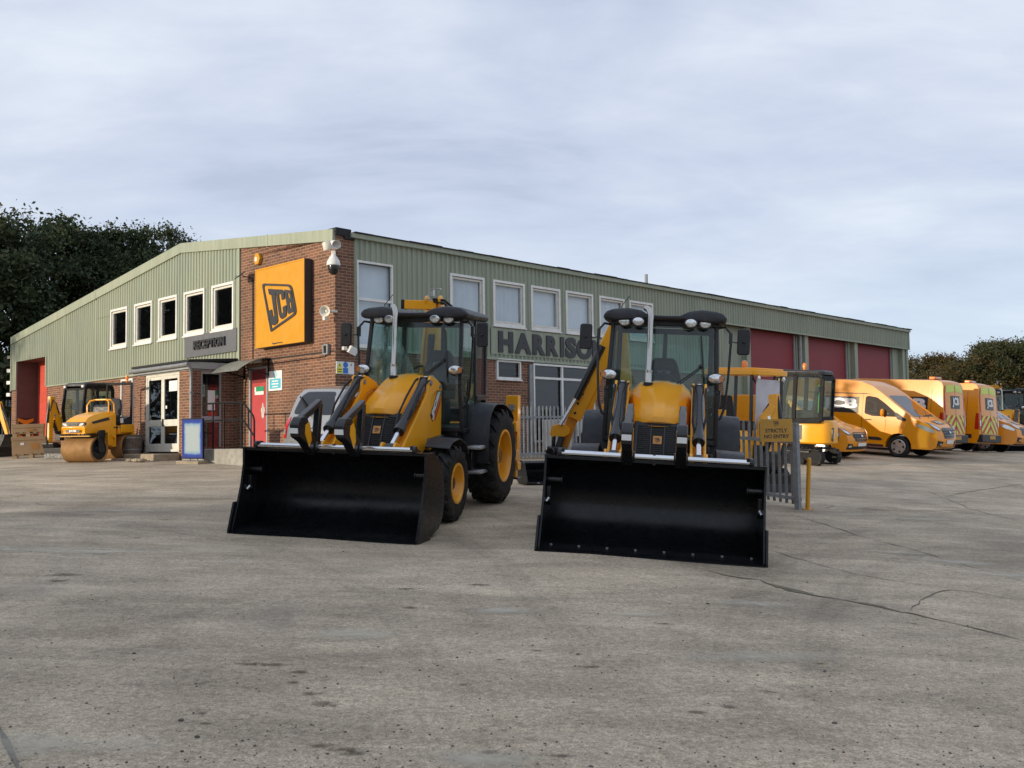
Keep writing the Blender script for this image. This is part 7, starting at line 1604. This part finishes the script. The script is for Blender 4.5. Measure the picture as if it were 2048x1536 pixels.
def tree_meshes(seed,H,Rr,nclump,nleaf,ls,low=.18,spires=0):
    r=np.random.default_rng(seed)
    # trunk and limbs
    tb=MB(); tb.tube([(0,0,0),(.05,.03,H*.18),(-.06,.08,H*.36),(.03,.0,H*.6),(.0,.0,H*.85)],.3,8,rs=[.035*H,.028*H,.024*H,.015*H,.004*H])
    cents=[]
    for i in range(nclump):
        z=low+(1-low)*r.uniform(0,1)**.8; a=r.uniform(0,2*math.pi)
        env=math.sin(math.pi*min(1,max(.08,(z-low*.6)/(1.08-low*.6))))**.62
        rad=Rr*env*math.sqrt(r.uniform(.05,1))*r.uniform(.85,1.12)
        cents.append((rad*math.cos(a),rad*math.sin(a),z*H*.93,r.uniform(.10,.21)*Rr))
    for i in range(16):
        a=r.uniform(0,2*math.pi); el=r.uniform(.15,1.3); cents.append((Rr*.92*math.cos(el)*math.cos(a),Rr*.92*math.cos(el)*math.sin(a),H*(.62+.33*math.sin(el)*r.uniform(.90,1.06)),Rr*r.uniform(.10,.17)))
    for i in range(spires):
        a=r.uniform(0,2*math.pi); rad=Rr*r.uniform(.1,.6); 
        for k in range(4): cents.append((rad*math.cos(a),rad*math.sin(a),H*(.90+.035*k),Rr*(.085-.015*k)))
    for x,y,z,s in cents[::5]:
        z0=max(H*.15,z-.45*math.hypot(x,y)-.6); tb.tube([(0,0,z0),(x*.45,y*.45,z0+(z-z0)*.55),(x,y,z)],.1,5,rs=[.010*H,.006*H,.0025*H])
    pos=[];
    for x,y,z,s in cents:
        n=int(nleaf/len(cents)*r.uniform(.7,1.3)); d=r.normal(size=(n,3)); d/=np.linalg.norm(d,axis=1)[:,None]; q=np.abs(r.normal(.62,.36,n))
        pos.append(np.array([x,y,z])+d*q[:,None]*s*np.array([1.15,1.15,.8]))
    P=np.concatenate(pos); n=len(P)
    nr=r.normal(size=(n,3)); nr[:,2]+=.6; nr/=np.linalg.norm(nr,axis=1)[:,None]; t=np.cross(nr,r.normal(size=(n,3))); t/=np.linalg.norm(t,axis=1)[:,None]; b_=np.cross(nr,t)
    L_=ls*r.uniform(.6,1.4,n)[:,None]; W_=L_*r.uniform(.4,.7,n)[:,None]
    vs=np.stack([P-t*L_,P-b_*W_+t*L_*.1,P+t*L_,P+b_*W_+t*L_*.1],1).reshape(-1,3)
    me=bpy.data.meshes.new('crown'); me.vertices.add(4*n); me.vertices.foreach_set('co',vs.ravel()); me.loops.add(4*n); me.loops.foreach_set('vertex_index',np.arange(4*n,dtype=np.int32))
    me.polygons.add(n); me.polygons.foreach_set('loop_start',np.arange(0,4*n,4,dtype=np.int32)); me.update(calc_edges=True); me.validate()
    return tb,me
KINDS_T={}
def make_kind(key,mt,*a):
    tb,me=tree_meshes(*a); me.materials.append(M[mt]); trunk=tb.build('trunk',M['bark'],None); KINDS_T[key]=(trunk.data,me); bpy.data.objects.remove(trunk)
make_kind('tall','leaf_dark',11,13.0,5.0,170,62000,.095,.12,0)
make_kind('broad','leaf_dark',23,11.0,5.5,170,62000,.095,.10,0)
make_kind('airy','leaf_dark',31,12.0,4.0,80,15000,.085,.2,0)
make_kind('autumn','leaf_autumn',41,8.0,4.6,170,52000,.085,.05,0)
make_kind('olive','leaf_olive',47,8.5,4.8,170,52000,.085,.05,0)
make_kind('bush','leaf_olive',53,3.4,3.4,60,6000,.15,.0,0)
def tree(kind,name,label,x,y,s=1.0,sz=1.0,rot=0,group=None,dz=-.2,cat='tree'):
    e=empty(name,label,cat,Matrix.Translation((x,y,gzf(x,y)+dz))@Matrix.Rotation(R(rot),4,'Z')@Matrix.Diagonal((s,s,s*sz,1)),group)
    tm,cm=KINDS_T[kind]
    t=bpy.data.objects.new('trunk',tm); col.objects.link(t); t.parent=e
    c=bpy.data.objects.new('crown',cm); col.objects.link(c); c.parent=e; return e
gl_='dark trees beyond the gable end'
for i,(k,x,y,s,sz,lab) in enumerate([('tall',-30.0,52,1.06,1.0,'tallest dark tree at the left edge, its crown cut by the frame'),('broad',-25.6,51,1.16,1.0,'broad dark tree second from the left edge beyond the gable'),
    ('tall',-22.6,54,1.02,.96,'dark tree with a spiky top where the tree line starts to fall'),('broad',-20.3,53,.88,1.0,'lower dark tree in the dip of the tree line behind the gable'),
    ('airy',-20.6,55,1.06,1.06,'thin airy tree rising just left of the roof ridge'),('broad',-23.0,60,1.08,1.02,'dark tree standing further back in the dip behind the gable'),
    ('bush',-29,44,1.2,1.0,'dark bush low at the left edge behind the far fence'),('bush',-25,46,1.3,1.1,'dark bush right of the low bush at the left edge'),('broad',-34,46,.85,1.0,'dark tree low at the very left edge of the photo'),('bush',-19.5,47,1.4,1.2,'dark bush close behind the far gable corner')]):
    tree(k,'bush' if k=='bush' else 'broadleaf_tree',lab,x,y,s,sz,i*67,gl_,cat='bush' if k=='bush' else 'tree')
ga='autumn tinted trees beyond the vans'
for i,(k,x,y,s,sz,lab) in enumerate([('autumn',27.5,65,.62,1.0,'low russet tree just right of the far bay corner'),('autumn',30.5,66,.78,1.0,'russet tree second right of the far bay corner'),('olive',33.2,66,.88,1.0,'olive tree in the middle of the far tree line'),
    ('autumn',35.6,70,.98,1.0,'taller russet tree in the middle right of the far tree line'),('olive',37.0,66,.92,1.0,'green tree near the right edge of the photo'),('olive',40.0,68,1.0,1.0,'green tree cut by the right edge of the photo'),('autumn',31.5,74,.9,1.0,'russet tree behind the far tree line'),
    ('bush',25.5,58,.9,1.0,'dark bush low against the far bay corner'),('bush',29.5,58,.95,1.0,'dark bush above the tall vans'),('bush',33.5,60,1.0,1.0,'dark bush above the last van'),('olive',44,70,1.0,1.0,'green tree beyond the right edge of the photo')]):
    tree(k,'bush' if k=='bush' else 'autumn_tree',lab,x,y,s,sz,i*53+20,ga,cat='bush' if k=='bush' else 'tree')
# unseen trees added left of the yard to shade it and darken the gable windows
gs='unseen trees added along the left side of the yard for shade'
for i,(x,y) in enumerate([(-27,-5),(-32,-8),(-27,-12),(-33,-16),(-26,-19),(-33,-24),(-26,-26),(-38,37.5),(-42,44),(-41,33)]):
    tree('broad' if i%2 else 'tall','broadleaf_tree','unseen broadleaf tree added left of the yard for shade and dark reflections',x,y,1.25,1.0,i*77,gs)
